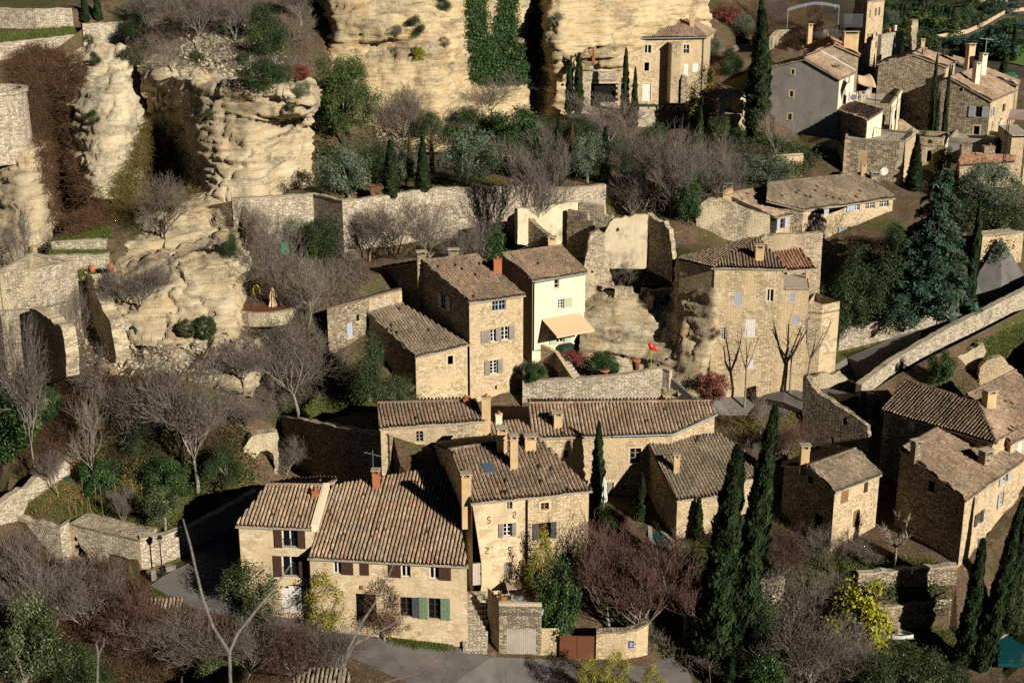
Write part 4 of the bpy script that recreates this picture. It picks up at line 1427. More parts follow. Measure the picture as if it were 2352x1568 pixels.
# --- terrace with garage below
tile(8)
tz_ = 8.3
f0, f1 = onz(1085, 1042, 8.35), onz(1372, 1046, 8.35)
f2 = onz(1480, 1225, 6.4)
tr = House('terrace', 'raised stone terrace over a garage with steps on its left', (f0.x + 4, f0.y + 1, 4), 'terrace')
bk0, bk1 = onz(1008, 905, 9.2), Vector((f1.x + 3, f1.y + 4.2, 8.35))
wt = tr.wall(f0, f1, 2.6, 'stone_grey', name='front_wall')
tr.wall(Vector((bk0.x, bk0.y, 9.0)), f0 + UP * .55, 2.6, 'stone_warm', name='side_wall')
x2 = Vector((f1.x + 1.4, f1.y + .1, 6.4))
tr.wall(Vector((f1.x, f1.y, 6.4)), x2, 2.4, 'stone_warm', name='front_wall')
tr.op(wt, 1136, 1200, 1335, 1368, kind='garage', fr='concrete', sill=0)
mb = MB()
mb.prism([Vector((q.x, q.y, 7.75)) for q in (f0, f1, Vector((f1.x, f1.y, 0)), Vector((f1.x + 1.4, f1.y + 5, 0)), Vector((bk0.x + .4, bk0.y + .8, 0)))], -UP * .3)
mb.build('paved_floor', M['concrete'], tr.root)
mb = MB()
t_ = (f1 - f0).normalized()
mb.box((f0 + f1) / 2 + UP * .03 - Vector((0, -.2, 0)), t_ * ((f1 - f0).length / 2), Vector((-t_.y, t_.x, 0)) * .25, UP * .05)
d_ = (f0 - bk0)
mb.build('coping', M['lintel'], tr.root)
mb = MB()
for q in range(12):     # stairs
    f = q / 12
    c = onz(925, 1352, 4.1).lerp(onz(925, 935, 8.0), f)
    mb.box(c + UP * -.5, Vector((.95 - .1 * math.sin(q * 3), 0, 0)), Vector((0, .34, 0)), UP * .62)
mb.build('stone_step', M['stone_pale'], tr.root)['kind'] = 'stuff'
tr.root['label'] = 'raised stone terrace over a garage with steps on its left'
tr.done()

# --- yard gate
tile(8)
g0, g1 = onz(1490, 1408, 3.7), onz(1735, 1412, 3.6)
gt = empty('yard_gate', (g0 + g1) / 2, 'brown sheet metal double gate between stone walls beside the garage', 'gate')
hg = 2.15
for i in range(2):
    mb = MB()
    a, b = g0.lerp(g1, i * .5 + .004), g0.lerp(g1, i * .5 + .496)
    t_ = (b - a).normalized()
    n_ = t_.cross(UP)
    mb.box((a + b) / 2 + UP * (hg / 2), (b - a) / 2, n_ * .025, UP * (hg / 2))
    for q in (.02, .5, .98): mb.box((a + b) / 2 + UP * (hg * q), (b - a) / 2, n_ * .045, UP * .04)
    for q in (.02, .98): mb.box(a.lerp(b, q) + UP * (hg / 2), t_ * .03, n_ * .05, UP * (hg / 2))
    mb.build('gate_leaf', M['gate'] if 'gate' in M else M.setdefault('gate', flat('brown_gate_paint', '#6b4330', .5, .1)), gt)
rwall('gate_wall', 'curved pale stone wall right of the brown gate with a blue sign', [(1740, 1222, 6.2), (1940, 1222, 6.2), (2010, 1205, 6.3), (2090, 1165, 6.6)], [3.2, 3.1, 3.1, 3.3], mat='stone_warm', terr=False)
name, label, P, ns, zb, mat, th, cap, jag, group, cat, capped = WALLDEFS[-1]
mb, top, nn = wall_mesh(P, ns, zb, th, .04, seed=91)
gw = tag(mb.build(name, M[mat]), label, cat, None, 'thing')
cb = MB()
for i in range(len(top) - 1):
    c = (top[i] + top[i + 1]) / 2 - nn[i] * (th / 2)
    cb.box(c, (top[i + 1] - top[i]) * .49, nn[i] * (th / 2 + .05), UP * .09)
cb.build('coping', M['stone_grey'], gw)
q = onp(1973, 1302, P[1], ns[1]) + ns[1] * .03
mb = MB()
mb.box(q, Vector((.2, 0, 0)), ns[1] * .02, UP * .3)
o = mb.build('sign_plate', flat('blue_enamel', '#2f5f9e', .3), gw)
mb = MB()
for z in (.12, -.02, -.14): mb.box(q + ns[1] * .022 + UP * z, Vector((.1, 0, 0)), ns[1] * .004, UP * .03)
mb.build('lettering', M['white'], o)

# --- stone barn behind the farmhouse
tile(5)
A = at(290, 1362, 110)
B = onz(972, 1310, A.z)
h = std('stone_barn', 'square stone building with one window rising behind the farmhouse roof', A, B, (278, 1205), (925, 1186), .3, 8, wall='stone_pale', roof='tile', sp=.31)
h.walls[0]['mat'] = 'stone'
h.op(0, 527, 1384, 576, 1456, nx=2, ny=3, fr='grey_wood', sur=None)
h.chimney(onp(872, 1205, *h.plane), .6, .5, .5, 'terracotta', cap=0, pots=2)
h.chimney(B + Vector((.35, .4, -3.4)), .75, .75, 5.3, 'plaster_ochre', cap=0, pots=1)
h.done()
A = at(1052, 1440, 111)
B = onz(1350, 1422, A.z)
h = std('link_building', 'small low roofed link building with a pale chimney between the stone barns', A, B, (1008, 1332), (1208, 1322), .12, 9, wall='stone', roof='tile_tan', sp=.3, mono=True, ridge=False)
h.chimney(onp(1085, 1338, *h.plane), .55, .5, .9, 'plaster_cream', cap=0, pots=1)
h.done()

# --- long house with bent front
tile(0)
lh = House('long_house', 'long stone house with a bent front and a wide brown tiled roof', onz(1450, 1140, 9), 'house')
A = onz(1225, 1004, 15.06)
Bn = onz(1544, 995, 15.06)
pl = plane_up(A, Bn, .3)
C = onp(1642, 950, *pl)
Rl, Rr = onp(1216, 929, *pl), onp(1627, 924, *pl)
w0 = lh.wall(A, Bn, 7.5, 'stone_warm')
w1 = lh.wall(Bn, C, 7.5, 'stone_warm')
lh.wall(C, Rr, 7.5, 'stone_warm')
lh.wall(Rl, A, 7.5, 'stone_warm')
tile_roof(lh.root, [A, Bn, C, Rr, Rl], M['tile_warm'], sp=.32, over=.25, ridge_edges=[(4, 3)])
A2, B2 = Rl + Vector((0, 4.5, -1.35)), Rr + Vector((0, 2.5, -.75))
tile_roof(lh.root, [B2, A2, Rl, Rr], M['tile_warm'], sp=.32)
lh.wall(B2, A2, 7.5, 'stone_warm')
lh.tube([A - lh.walls[0]['t'] * -7 + lh.walls[0]['n'] * .32, Bn + lh.walls[0]['n'] * .32, C + lh.walls[1]['n'] * .3], .09, 'zinc', 'gutter')
tile(5)
lh.op(w0, 1520, 1512, 1555, 1562, nx=1, ny=2, fr='blue_grey', sur='lintel')
lh.op(w0, 1965, 1498, 2040, 1600, nx=2, ny=3, fr='grey_wood', sur='lintel')
tile(8)
lh.op(w0, 1795, 215, 1855, 335, kind='door', fr='grey_wood', nx=3, sur='lintel')
lh.op(w0, 1905, 232, 1937, 266, kind='dark', sur='lintel')
lh.chimney(A.lerp(Bn, .18) + Vector((0, 1.2, .2)), .75, .65, 1.3, 'plaster_ochre')
lh.done()

# --- lean-to house by the pool
tile(0)
ph = House('garden_house', 'stone house with a sagging mossy roof beside the swimming pool', onz(1600, 1235, 8.3), 'house')
A = at(1556, 1147, 108)
B = onz(1690, 1134, A.z)
pl = plane_up(A, B, .3)
f = lambda x, y: onp(x, y, *pl)
Rl, Rr, E1, E2 = f(1490, 1019), f(1648, 996), f(1772, 1088), f(1690, 1104)
w0 = ph.wall(A, B, 6, 'stone_warm')
ph.wall(Rl, A, 6, 'stone')
wE = ph.wall(E2, E1, 6, 'stone_warm')
ph.wall(B, E2, 6, 'stone')
ph.wall(E1, Rr, 6, 'stone')
tile_roof(ph.root, [A, B, E2, E1, Rr, Rl], M['tile_old'], sp=.31, over=.2, sag=.09)
tile(9)
ph.op(w0, 118, 355, 132, 392, kind='shut', fr='red_wood', nx=2)
ph.op(wE, 548, 315, 640, 440, kind='dark', sill=0)
ph.chimney(onp(15, 160, *pl), .5, .45, 1.5, 'plaster_ochre')
ph.done()

# --- small house in the middle right
tile(9)
A = at(1080, 275, 105.5)
B = onz(1380, 160, A.z)
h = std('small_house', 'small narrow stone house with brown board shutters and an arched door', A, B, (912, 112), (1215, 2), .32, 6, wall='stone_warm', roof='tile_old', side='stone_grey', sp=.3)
h.op(0, 1122, 250, 1172, 352, kind='shut', fr='tan_wood', nx=4)
h.op(0, 1276, 215, 1303, 282, kind='shut', fr='brown_wood', nx=3)
h.op(0, 1200, 400, 1246, 512, kind='door', fr='tan_wood', nx=4, arch=.35, sur='lintel')
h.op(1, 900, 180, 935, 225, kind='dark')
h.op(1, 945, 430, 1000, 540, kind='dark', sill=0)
h.chimney(h.pts[2] + Vector((-.3, .8, -.3)), .7, .6, 1.6, 'plaster_ochre')
h.done()

# --- big house lower right
tile(0)
A = at(2217, 1146, 103.6)
B = onz(2349, 1054, A.z)
h = std('stone_house', 'big tall stone house at the right edge with grey shutters and a huge shaded gable', A, B, (2069, 1033), (2191, 965), .3, 4, wall='stone_warm', roof='tile', side='stone_grey', sp=.3, mono=True, sag=.09)
tile(9)
h.op(0, 2036, 420, 2058, 490, nx=2, ny=2, fr='tan_wood', sh='LR', shm='dark_grey', shw=.5)
h.op(0, 2205, 160, 2235, 215, nx=2, ny=2, fr='white', sh='LR', shm='blue_grey', shw=.6)
h.op(0, 2040, 595, 2060, 650, kind='shut', fr='dark_grey', nx=2)
h.op(0, 2190, 285, 2215, 370, nx=2, ny=3, fr='white', sh='L', shm='blue_grey', shw=.5)
h.op(0, 2086, 552, 2118, 700, kind='door', fr='grey_wood', nx=3, arch=.5, sur='lintel')
h.op(1, 1710, 205, 1750, 280, kind='dark')
h.chimney(onp(2088, 105, *h.plane), 1., .8, 1.1, 'stone_grey', rz=.5)
h.chimney(h.pts[2] + Vector((.9, -1.2, .1)), .7, .6, .9, 'stone_grey', rz=.5)
h.done()
# --- hip roofed house behind it
tile(0)
h = House('hipped_house', 'hip roofed stone house below the road parapet wall at right', onz(2150, 1010, 11), 'house')
A = at(2032, 942, 118)
B = onz(2281, 1012, A.z)
pl = plane_up(A, B, .33)
Rl, Ap = onp(2081, 876, *pl), onp(2243, 927, *pl)
w0 = h.wall(A, B, 8, 'stone_grey')
C = onz(2330, 984, A.z)
w1 = h.wall(B, C, 8, 'stone_warm')
A2 = Rl + (Rl - A)
A2.z = A.z
h.wall(A2, A, 8, 'stone', [Rl])
tile_roof(h.root, [A, B, Ap, Rl], M['tile'], sp=.31, over=.3, ridge_edges=[(1, 2), (3, 2)])
C2 = Ap + (C - B) * 1.
C2.z = A.z + 1.2
tile_roof(h.root, [B, C, Vector((C2.x, C2.y, Ap.z)), Ap], M['tile_tan'], sp=.31, over=.3)
h.wall(C, A2, 8, 'stone')
tile(6)
h.op(w0, 1575, 1315, 1616, 1366, kind='shut', fr='white', nx=2)
h.chimney(onp(2085, 1240, *pl) + Vector((.6, .8, 0)), 1.0, .8, 1.2, 'plaster_ochre', rz=.4)
h.done()
tile(0)
A = at(2322, 1016, 112)
B = onz(2440, 965, A.z)
h = std('stone_house', 'lit stone house cut by the right edge with white shutters under a long roof', A, B, (2222, 908), (2330, 855), .33, 8, wall='stone_warm', roof='tile', sp=.31, mono=True)
tile(6)
h.op(0, 2258, 1490, 2278, 1540, kind='shut', fr='white', nx=2)
h.op(0, 2310, 1450, 2340, 1530, kind='shut', fr='white', nx=2)
h.done()

# --- ruined tower in the middle right
tile(6)
a = onz(862, 1500, 10.3)
b = Vector((a.x + 7, a.y - 6.7, 0))
ru = empty('ruined_tower', a, 'roofless ruined tower with a stepped broken gable in shadow', 'ruin')
slab('front_wall', '', [(855, 1500), (868, 1050), (890, 1022), (925, 1075), (975, 1130), (1040, 1165), (1105, 1215), (1170, 1255), (1240, 1300), (1300, 1345), (1312, 1510)], a, b, .7, 'stone_grey', root=ru, jag=.14,
     holes=[[(1133, 1290), (1165, 1290), (1165, 1350), (1135, 1345)], [(970, 1375), (985, 1375), (985, 1405), (970, 1405)], [(1057, 1425), (1072, 1425), (1068, 1500), (1055, 1500)]])
c = Vector((a.x + .2, a.y + 5.6, 0))
slab('back_wall', '', [(935, 1400), (925, 1035), (980, 1000), (1060, 1000), (1110, 975), (1120, 1010), (1160, 1035), (1245, 1070), (1235, 1400)], c, c + Vector((7, .4, 0)), .6, 'stone_ruin', root=ru, jag=.12,
     holes=[[(1105, 1178), (1112, 1112), (1128, 1105), (1146, 1115), (1142, 1182)]])
e_ = onp(1298, 1345, a, Vector((0, -1, 0)))
slab('end_wall', '', [(1246, 1400), (1246, 1075), (1262, 1070), (1290, 1090), (1300, 1140), (1296, 1300), (1312, 1345), (1312, 1510)], Vector((a.x + 6.6, a.y + 5, 0)), Vector((a.x + 6.9, a.y - 4.6, 0)), .7, 'stone_ruin', root=ru, jag=.1)

# --- tall stone house in the centre
tile(5)
A = at(885, 516, 126.7)
B = onz(1246, 467, A.z)
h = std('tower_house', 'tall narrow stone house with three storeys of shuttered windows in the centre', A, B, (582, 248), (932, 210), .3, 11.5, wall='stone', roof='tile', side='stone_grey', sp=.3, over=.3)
h.walls[0]['mat'] = 'stone_warm'
h.op(0, 1040, 495, 1130, 575, nx=4, ny=2, fr='blue_grey', sur=None)
h.op(0, 1028, 700, 1072, 780, nx=2, ny=3, sh='L', shm='grey_wood', shw=1.)
h.op(0, 1100, 683, 1150, 770, nx=2, ny=3, sh='LR', shm='grey_wood', shw=.6)
h.op(0, 1023, 908, 1075, 998, nx=2, ny=4, sh='LR', shm='grey_wood', shw=.55, sur='lintel')
h.op(0, 1058, 1078, 1072, 1104, kind='dark')
h.op(1, 702, 470, 738, 562, nx=2, ny=3, sh='LR', shm='blue_grey', shw=.55)
h.chimney(onp(1075, 330, *h.plane), .8, .6, 1.5, 'terracotta', rz=.15, cap=0, pots=1)
h.chimney(h.pts[2] + Vector((-.3, .5, -6)), .9, .7, 6.6, 'stone_grey', rz=.2)
h.chimney(h.pts[2].lerp(h.pts[3], .55) + Vector((0, .6, -.3)), 1.0, .6, .8, 'stone_grey', rz=.15)
h.done()
q_ = h.walls[0]
A = onp(522, 884, q_['a'], q_['n']) + q_['n'] * .1
B = onp(868, 797, q_['a'], q_['n']) + q_['n'] * .1
h2 = std('lean_to_house', 'lower lean to wing with a steep old tiled roof left of the tall house', A, B, (212, 600), (432, 540), .3, 12.5, wall='stone_warm', roof='tile_old', side='stone_grey', sp=.3, mono=True, sag=.08)
h2.op(0, 740, 878, 776, 936, kind='dark', sur='lintel')
h2.done()
A3, B3 = h2.pts[2] + Vector((0, .25, 1.6)), h2.pts[3] + Vector((0, .25, 1.6))
rh = House('rear_house', 'shaded rear stone house with closed blue shutters left of the lean to wing', (A3.x, A3.y, 15), 'house')
L3 = onz(-70, 568, A3.z)
w0 = rh.wall(A3, B3, 15, 'stone')
w1 = rh.wall(Vector((L3.x, L3.y, A3.z)), A3, 13, 'stone_grey')
mb = MB()
mb.prism([L3 + UP * .12, A3 + UP * .12, B3 + UP * .12, B3 + Vector((-1, 6, -1.4)), L3 + Vector((1, 6, -1.4))], -UP * .2)
mb.build('roof', M['tile_old'], rh.root)
rh.op(w1, 66, 655, 102, 757, kind='shut', fr='blue_grey', nx=3)
rh.op(w1, 127, 600, 147, 645, kind='dark')
rh.done()
A4, B4 = at(255, 322, 139.5), at(500, 228, 135.2)
B4.z = A4.z + .9
q = House('rear_wing', 'dark shaded wing with one blue shuttered window behind the tall house', (A4.x, A4.y, 18), 'house')
w0 = q.wall(A4, B4, 16, 'stone_grey')
q.wall(A4 + Vector((1.5, 6, 0)), A4, 16, 'stone_grey')
mb = MB()
mb.prism([A4 + UP * .1, B4 + UP * .1, B4 + Vector((2, 6, 1)), A4 + Vector((1.5, 6, .8))], -UP * .22)
mb.build('roof', M['tile_old'], q.root)
q.op(w0, 448, 385, 478, 462, nx=2, ny=3, fr='blue_grey', sh='L', shm='blue_grey', shw=.7)
q.done()

# --- cream house with the awning
tile(5)
A = at(1310, 372, 131.5)
B = onz(1666, 312, A.z)
h = std('cream_house', 'cream rendered house with pale green shutters and a beige awning', A, B, (1112, 200), (1502, 150), .3, 14, mono=True, wall='plaster_cream', roof='tile', side='plaster_ochre', sp=.3, over=.3)
h.op(0, 1457, 368, 1490, 425, nx=1, ny=2, sh='', sur=None)
h.op(0, 1482, 498, 1518, 560, nx=2, ny=3, fr='white', sh='R', shm='pale_green', shw=1.)
h.op(0, 1470, 700, 1522, 790, nx=2, ny=3, fr='white', sh='LR', shm='pale_green', shw=.8)
h.op(0, 1578, 680, 1602, 708, nx=1, ny=1, fr='pale_green')
W = h.walls[0]
a0, a1 = onp(1372, 632, W['a'], W['n']), onp(1625, 588, W['a'], W['n'])
out = W['n'] * 2.7 - UP * 1.05
mb = MB()
mb.prism([a0 + UP * .02, a1 + UP * .02, a1 + out, a0 + out], Vector((0, 0, -.05)))
mb.box((a0 + a1) / 2 + out - UP * .1, (a1 - a0) / 2, W['n'] * .03, UP * .1)
o = mb.build('awning', M['canvas'], h.root)
mb = MB()
for z in (.1, .9):
    s_ = a0.lerp(a1, z)
    mb.tube([s_ - UP * .5, s_ + out * .5 - UP * .45, s_ + out - UP * .05], .035, 5)
mb.build('awning_arm', M['zinc'], o)
e_ = A + W['n'] * .12
h.tube([e_ + W['t'] * .1, e_ + W['t'] * .1 - UP * 7.2, e_ + W['t'] * .9 - UP * 7.3], .06, 'iron', 'downpipe')
h.tube([A + W['n'] * .38 - UP * .1, B + W['n'] * .38 - UP * .1], .09, 'zinc', 'gutter')
h.chimney(onp(1440, 165, *h.plane) + Vector((0, .8, -.5)), .8, .6, 1.3, 'plaster_ochre', rz=.15)
h.done()

# --- roofless ruin above the rock
tile(5)
a = onz(1660, 215, 25.2)
b = onz(2090, 212, 25.2)
r1 = empty('roofless_ruin', (a + b) / 2, 'roofless house ruin on the rock with tall sunlit back wall and empty window', 'ruin')
slab('back_wall', '', [(1790, 222), (1795, 60), (1830, -20), (1880, -45), (1960, -55), (2050, -75), (2086, -70), (2086, 218)], a, b, .6, 'plaster_old', root=r1, holes=[[(1870, 15), (1892, 15), (1892, 45), (1870, 45)]], jag=.12)
tile(5)
c = onz(2090, 212, 25.2)
slab('side_wall', '', [(2080, 225), (2084, -75), (2130, -40), (2190, -20), (2225, 40), (2240, 120), (2250, 200), (2250, 300)], c, c + Vector((3.3, -4, 0)), .6, 'stone_ruin', root=r1, jag=.14)
c = at(1650, 480, 136.2)
slab('front_wall', '', [(1640, 500), (1655, 300), (1668, 210), (1700, 60), (1750, 20), (1790, 60), (1800, 215), (1815, 260), (1845, 370), (1870, 440), (1870, 520)], c, c + Vector((4, .8, 0)), .6, 'stone_ruin', root=r1, holes=[[(1744, 406), (1777, 406), (1777, 460), (1744, 460)], [(1702, 308), (1716, 308), (1716, 322), (1702, 322)]], jag=.12)
c = at(1868, 440, 135.3)
slab('front_wall', '', [(1860, 520), (1862, 415), (1985, 418), (1992, 468), (2040, 470), (2042, 425), (2140, 440), (2290, 425), (2300, 560), (2000, 560)], c, c + Vector((8, .3, 0)), .55, 'stone_ruin', root=r1, jag=.1)

# --- ruin with standing partition walls
tile(2)
tile(0)
a, b = at(1165, 580, 143), at(1292, 575, 137.7)
cn, ce = at(1194, 479, 140.4), at(1336, 464, 144.4)
tile(2)
r2 = empty('ruined_house', Vector((a.x + 3, a.y - 1, 24)), 'ruined shell of a house with stepped partition walls below the terrace wall', 'ruin')
slab('front_wall', '', [(1140, 1680), (1138, 1468), (1205, 1410), (1240, 1430), (1290, 1480), (1340, 1520), (1380, 1560), (1420, 1580), (1425, 1690)], a, b, .6, 'stone_grey', root=r2, holes=[[(1182, 1520), (1202, 1520), (1202, 1560), (1182, 1560)]], jag=.1)
c = cn
slab('back_wall', '', [(1210, 1640), (1212, 1404), (1320, 1390), (1440, 1378), (1560, 1362), (1640, 1356), (1640, 1640)], cn, ce, .6, 'plaster_old', root=r2, jag=.04)
tile(2)
c = at(1545, 1500, 142.6)
slab('partition_wall', '', [(1540, 1650), (1545, 1408), (1675, 1432), (1680, 1480), (1715, 1490), (1718, 1660)], Vector((c.x, c.y, 0)), Vector((c.x + 4, c.y - 2.6, 0)), .5, 'stone_grey', root=r2, jag=.06)
c = at(1630, 1500, 144)
slab('partition_wall', '', [(1630, 1640), (1622, 1358), (1790, 1388), (1792, 1445), (1845, 1452), (1850, 1640)], Vector((c.x, c.y, 0)), Vector((c.x + 5, c.y - 2.4, 0)), .5, 'stone_ruin', root=r2, jag=.06)
tile(5)
mb = MB()
P_ = [onz(x, y, 22.4) for x, y in ((1045, 172), (1150, 125), (1240, 165), (1130, 215))]
mb.prism(P_, -UP * .15)
s_ = tag(mb.build('shed_roof', M['concrete']), 'flat pale shed roof behind the tower house chimneys', 'roof')
mb = MB()
mb.prism([Vector((q.x, q.y, 22.22)) for q in P_], -UP * 3)
mb.build('wall', M['stone_grey'], s_)

# --- house on the rock
tile(6)
hr = House('rock_house', 'stone house standing on the layered rock with a mossy hipped roof', at(480, 1050, 128), 'house')
A = at(275, 284, 128.6)
B = onz(742, 292, A.z)
A0 = onz(42, 234, A.z)
pl = plane_up(A, B, .3)
Ap = onp(552, 98, *pl)
w0 = hr.wall(A, B, 12.5, 'stone_warm')
hr.wall(A0, A, 12.5, 'stone')
A0p = onp(42, 234, *pl)
tile_roof(hr.root, [A, B, Ap + (B - A) * .03, Ap], M['tile'], sp=.3, over=.22)
n3 = onp(42, 234, *pl)
hr_l = [A0 + Vector((0, 0, 0)), A, Ap]
# left slope of the hip
tile_roof(hr.root, [A0, A, Ap, Ap + (A0 - A) * .1], M['tile'], sp=.3, over=.22)
C = onp(918, 292, B, Vector((hr.walls[0]['n'])))
C.z = B.z - 1.9
w1 = hr.wall(Vector((B.x, B.y, B.z - 1.9)), C, 13, 'stone_warm')
pl2 = (B, pl[1])
C_, D_, E_2 = onp(942, 276, *pl), onp(835, 152, *pl), onp(665, 168, *pl)
tile_roof(hr.root, [B + UP * -.25, C_ - UP * .25, D_ - UP * .25, E_2 - UP * .25], M['tile_red'], sp=.3, over=.1)
mb = MB()
post = onz(895, 352, C.z)
mb.box(post + UP * .85, (.16, 0, 0), (0, .16, 0), (0, 0, .95))
mb.build('loggia_post', M['plaster_ochre'], hr.root)
hr.wall(C, C + Vector((1.0, 6, 0)), 13, 'stone_warm')
mb = MB()
mb.prism([Vector((B.x, B.y, B.z - 1.95)), C - UP * .05, C + Vector((.8, 5, -.05)), Vector((B.x + .6, B.y + 5, B.z - 1.95))], -UP * .2)
mb.build('loggia_floor', M['concrete'], hr.root)
b0 = onp(600, 78, Vector((B.x, B.y + 5.2, 0)), Vector((0, -1, 0)))
hr.op(w0, 406, 450, 455, 542, kind='shut', fr='blue_grey', nx=4)
hr.op(w0, 625, 432, 668, 514, nx=2, ny=1, fr='white', sur='lintel')
hr.op(w0, 478, 632, 548, 752, kind='shut', fr='white', nx=5)
hr.op(w0, 310, 690, 345, 770, nx=3, ny=5, fr='white')
hr.op(w0, 495, 902, 535, 965, kind='shut', fr='white', nx=4)
hr.op(w1, 778, 455, 812, 520, kind='shut', fr='blue_grey', nx=4)
hr.op(w1, 797, 608, 836, 665, kind='shut', fr='blue_grey', nx=4)
hr.chimney(onp(570, 240, *pl), .8, .7, 1.2, 'plaster_ochre')
hr.done()
slab('back_wall', '', [(590, 420), (586, 80), (700, 66), (1000, 52), (985, 440)], Vector((B.x, B.y + 5.6, 0)), Vector((B.x + 6, B.y + 6.4, 0)), .7, 'stone', root=hr.root, jag=.06, zmin=14)
# bastion
tile(6)
bs = House('bastion', 'small square stone bastion with a sunken top terrace beside the road', at(1000, 860, 127), 'bastion')
z_ = 24.2
a, b, c, d = at(898, 528, 130.5), None, None, None
z_ = a.z
b, c, d = onz(1000, 535, z_), onz(1116, 512, z_), onz(950, 452, z_)
bs.wall(a, b, 13.6, 'stone')
bs.wall(b, c, 13.6, 'stone_warm')
bs.wall(c, d, 13.6, 'stone')
bs.wall(d, a, 13.6, 'stone')
bs.wall(d, c, z_ - 1.2, 'stone')
mb = MB()
mb.prism([Vector((q.x, q.y, z_ - .8)) for q in (a, b, c, d)], -UP * .2)
mb.build('terrace_floor', M['concrete'], bs.root)
bs.done()

# --- long farmhouse in the upper right middle
tile(3)
A = at(868, 1410, 150)
B = onz(1472, 1328, A.z)
pl = plane_up(A, B, .3)
uh = House('long_farmhouse', 'long sunlit stone farmhouse with pale blue shutters under a big old roof', at(1150, 1560, 150), 'house')
w0 = uh.wall(A, B, 21, 'stone_warm')
Rl, Rr = onp(632, 1240, *pl), onp(1268, 1172, *pl)
L0 = onp(628, 1352, *pl)
uh.wall(Vector((L0.x, L0.y, A.z)), A, 21, 'stone_grey')
B2, A2 = Rr + (Rr - B), Rl + Vector((0, 4, -1.2))
uh.wall(B, Rr + Vector((0, 0, 0)), 21, 'stone_warm')
tile_roof(uh.root, [A, B, Rr, Rl, L0], M['tile_old'], sp=.3, over=.3, sag=.09, ridge_edges=[(3, 2)])
uh.op(w0, 1010, 1388, 1042, 1440, kind='shut', fr='blue_grey', nx=3)
uh.op(w0, 1215, 1372, 1250, 1415, nx=2, ny=2, fr='white', sh='L', shm='blue_grey', shw=1.2)
uh.op(w0, 1288, 1352, 1352, 1405, nx=4, ny=2, fr='white')
uh.op(w0, 1382, 1338, 1448, 1392, nx=4, ny=2, fr='white')
tile(6)
uh.op(w0, 1158, 12, 1186, 68, nx=1, ny=3, fr='iron', sh='L', shm='blue_grey', shw=1.2)
uh.op(w0, 1306, -25, 1332, 42, kind='shut', fr='blue_grey', nx=3)
uh.op(w0, 950, 25, 975, 50, kind='shut', fr='blue_grey', nx=2)
uh.op(w0, 1120, 160, 1165, 235, kind='dark', arch=.5, sill=0, sur='lintel')
uh.op(w0, 1170, 150, 1200, 215, kind='shut', fr='blue_grey', nx=3)
uh.op(w0, 1350, 118, 1378, 160, kind='dark')
tile(3)
uh.chimney(onp(1270, 1190, *pl), .6, .5, 1.2, 'plaster_ochre')
p = uh.chimney(onp(1350, 1215, *pl), 1.1, .7, .7, 'stone_grey')
q = onp(1380, 1210, *pl) + Vector((.4, -.3, 1.1))
mb = MB()
mb.lathe(q, [(.02, 0), (.45, .06), (.47, .1), (.02, .05)], 14)
o = mb.build('satellite_dish', M['white'], uh.root)
for v in o.data.vertices:
    c_ = v.co - (q - uh.root.location)
    v.co = (q - uh.root.location) + Vector((c_.x, -c_.z, c_.y))
uh.done()
A = at(690, 1466, 148.5)
B = onz(790, 1440, A.z)
h = std('wing_house', 'broken roofed stone wing with a blue shuttered window left of the farmhouse', A, B, (342, 1312), (600, 1270), .22, 21, wall='stone_warm', roof='tile_tan', side='stone_grey', sp=.3, mono=True, sag=.1)
h.op(0, 710, 1470, 740, 1535, nx=1, ny=2, fr='tan_wood', sh='LR', shm='blue_grey', shw=.6)
h.chimney(h.pts[2] + Vector((.2, -.4, -.2)), 1.1, .8, 1.3, 'plaster_ochre')
h.done()
c = at(150, 1562, 147)
slab('gable_wall', 'broken end wall of the roofless barn left of the blue shuttered wing', [(145, 1640), (150, 1405), (230, 1330), (330, 1335), (420, 1370), (540, 1415), (640, 1450), (650, 1640)], c, c + Vector((9, .3, 0)), .6, 'stone_ruin', jag=.13)
# ---------------------------------------------------------------- upper village
TILES[10] = (2009.8, 0, .14551)
TILES[11] = (2009.8, 218.2, .14551)
TILES[12] = (1665.2, 0, .1709)
TILES[13] = (1320.7, 143.6, .1709)


def gable_house(name, label, a, b, apx, bk, zb, wall, roof, sp=.3, over=.2, smat=None, cat='house'):
    """gable a-apx-b faces the viewer, bk is the far end of the ridge"""
    h = House(name, label, ((a + b) / 2).to_2d().to_3d() + UP * (zb + 1.2), cat)
    d = bk - apx
    h.wall(a, b, zb, wall, [apx])
    h.wall(a + d, a, zb, smat or wall)
    h.wall(b, b + d, zb, smat or wall)
    h.wall(b + d, a + d, zb, smat or wall, [bk])
    tile_roof(h.root, [a + d, a, apx, bk], M[roof], sp=sp, over=over, side=.2, ridge_edges=[(2, 3)])
    tile_roof(h.root, [b, b + d, bk, apx], M[roof], sp=sp, over=over, side=.2)
    return h


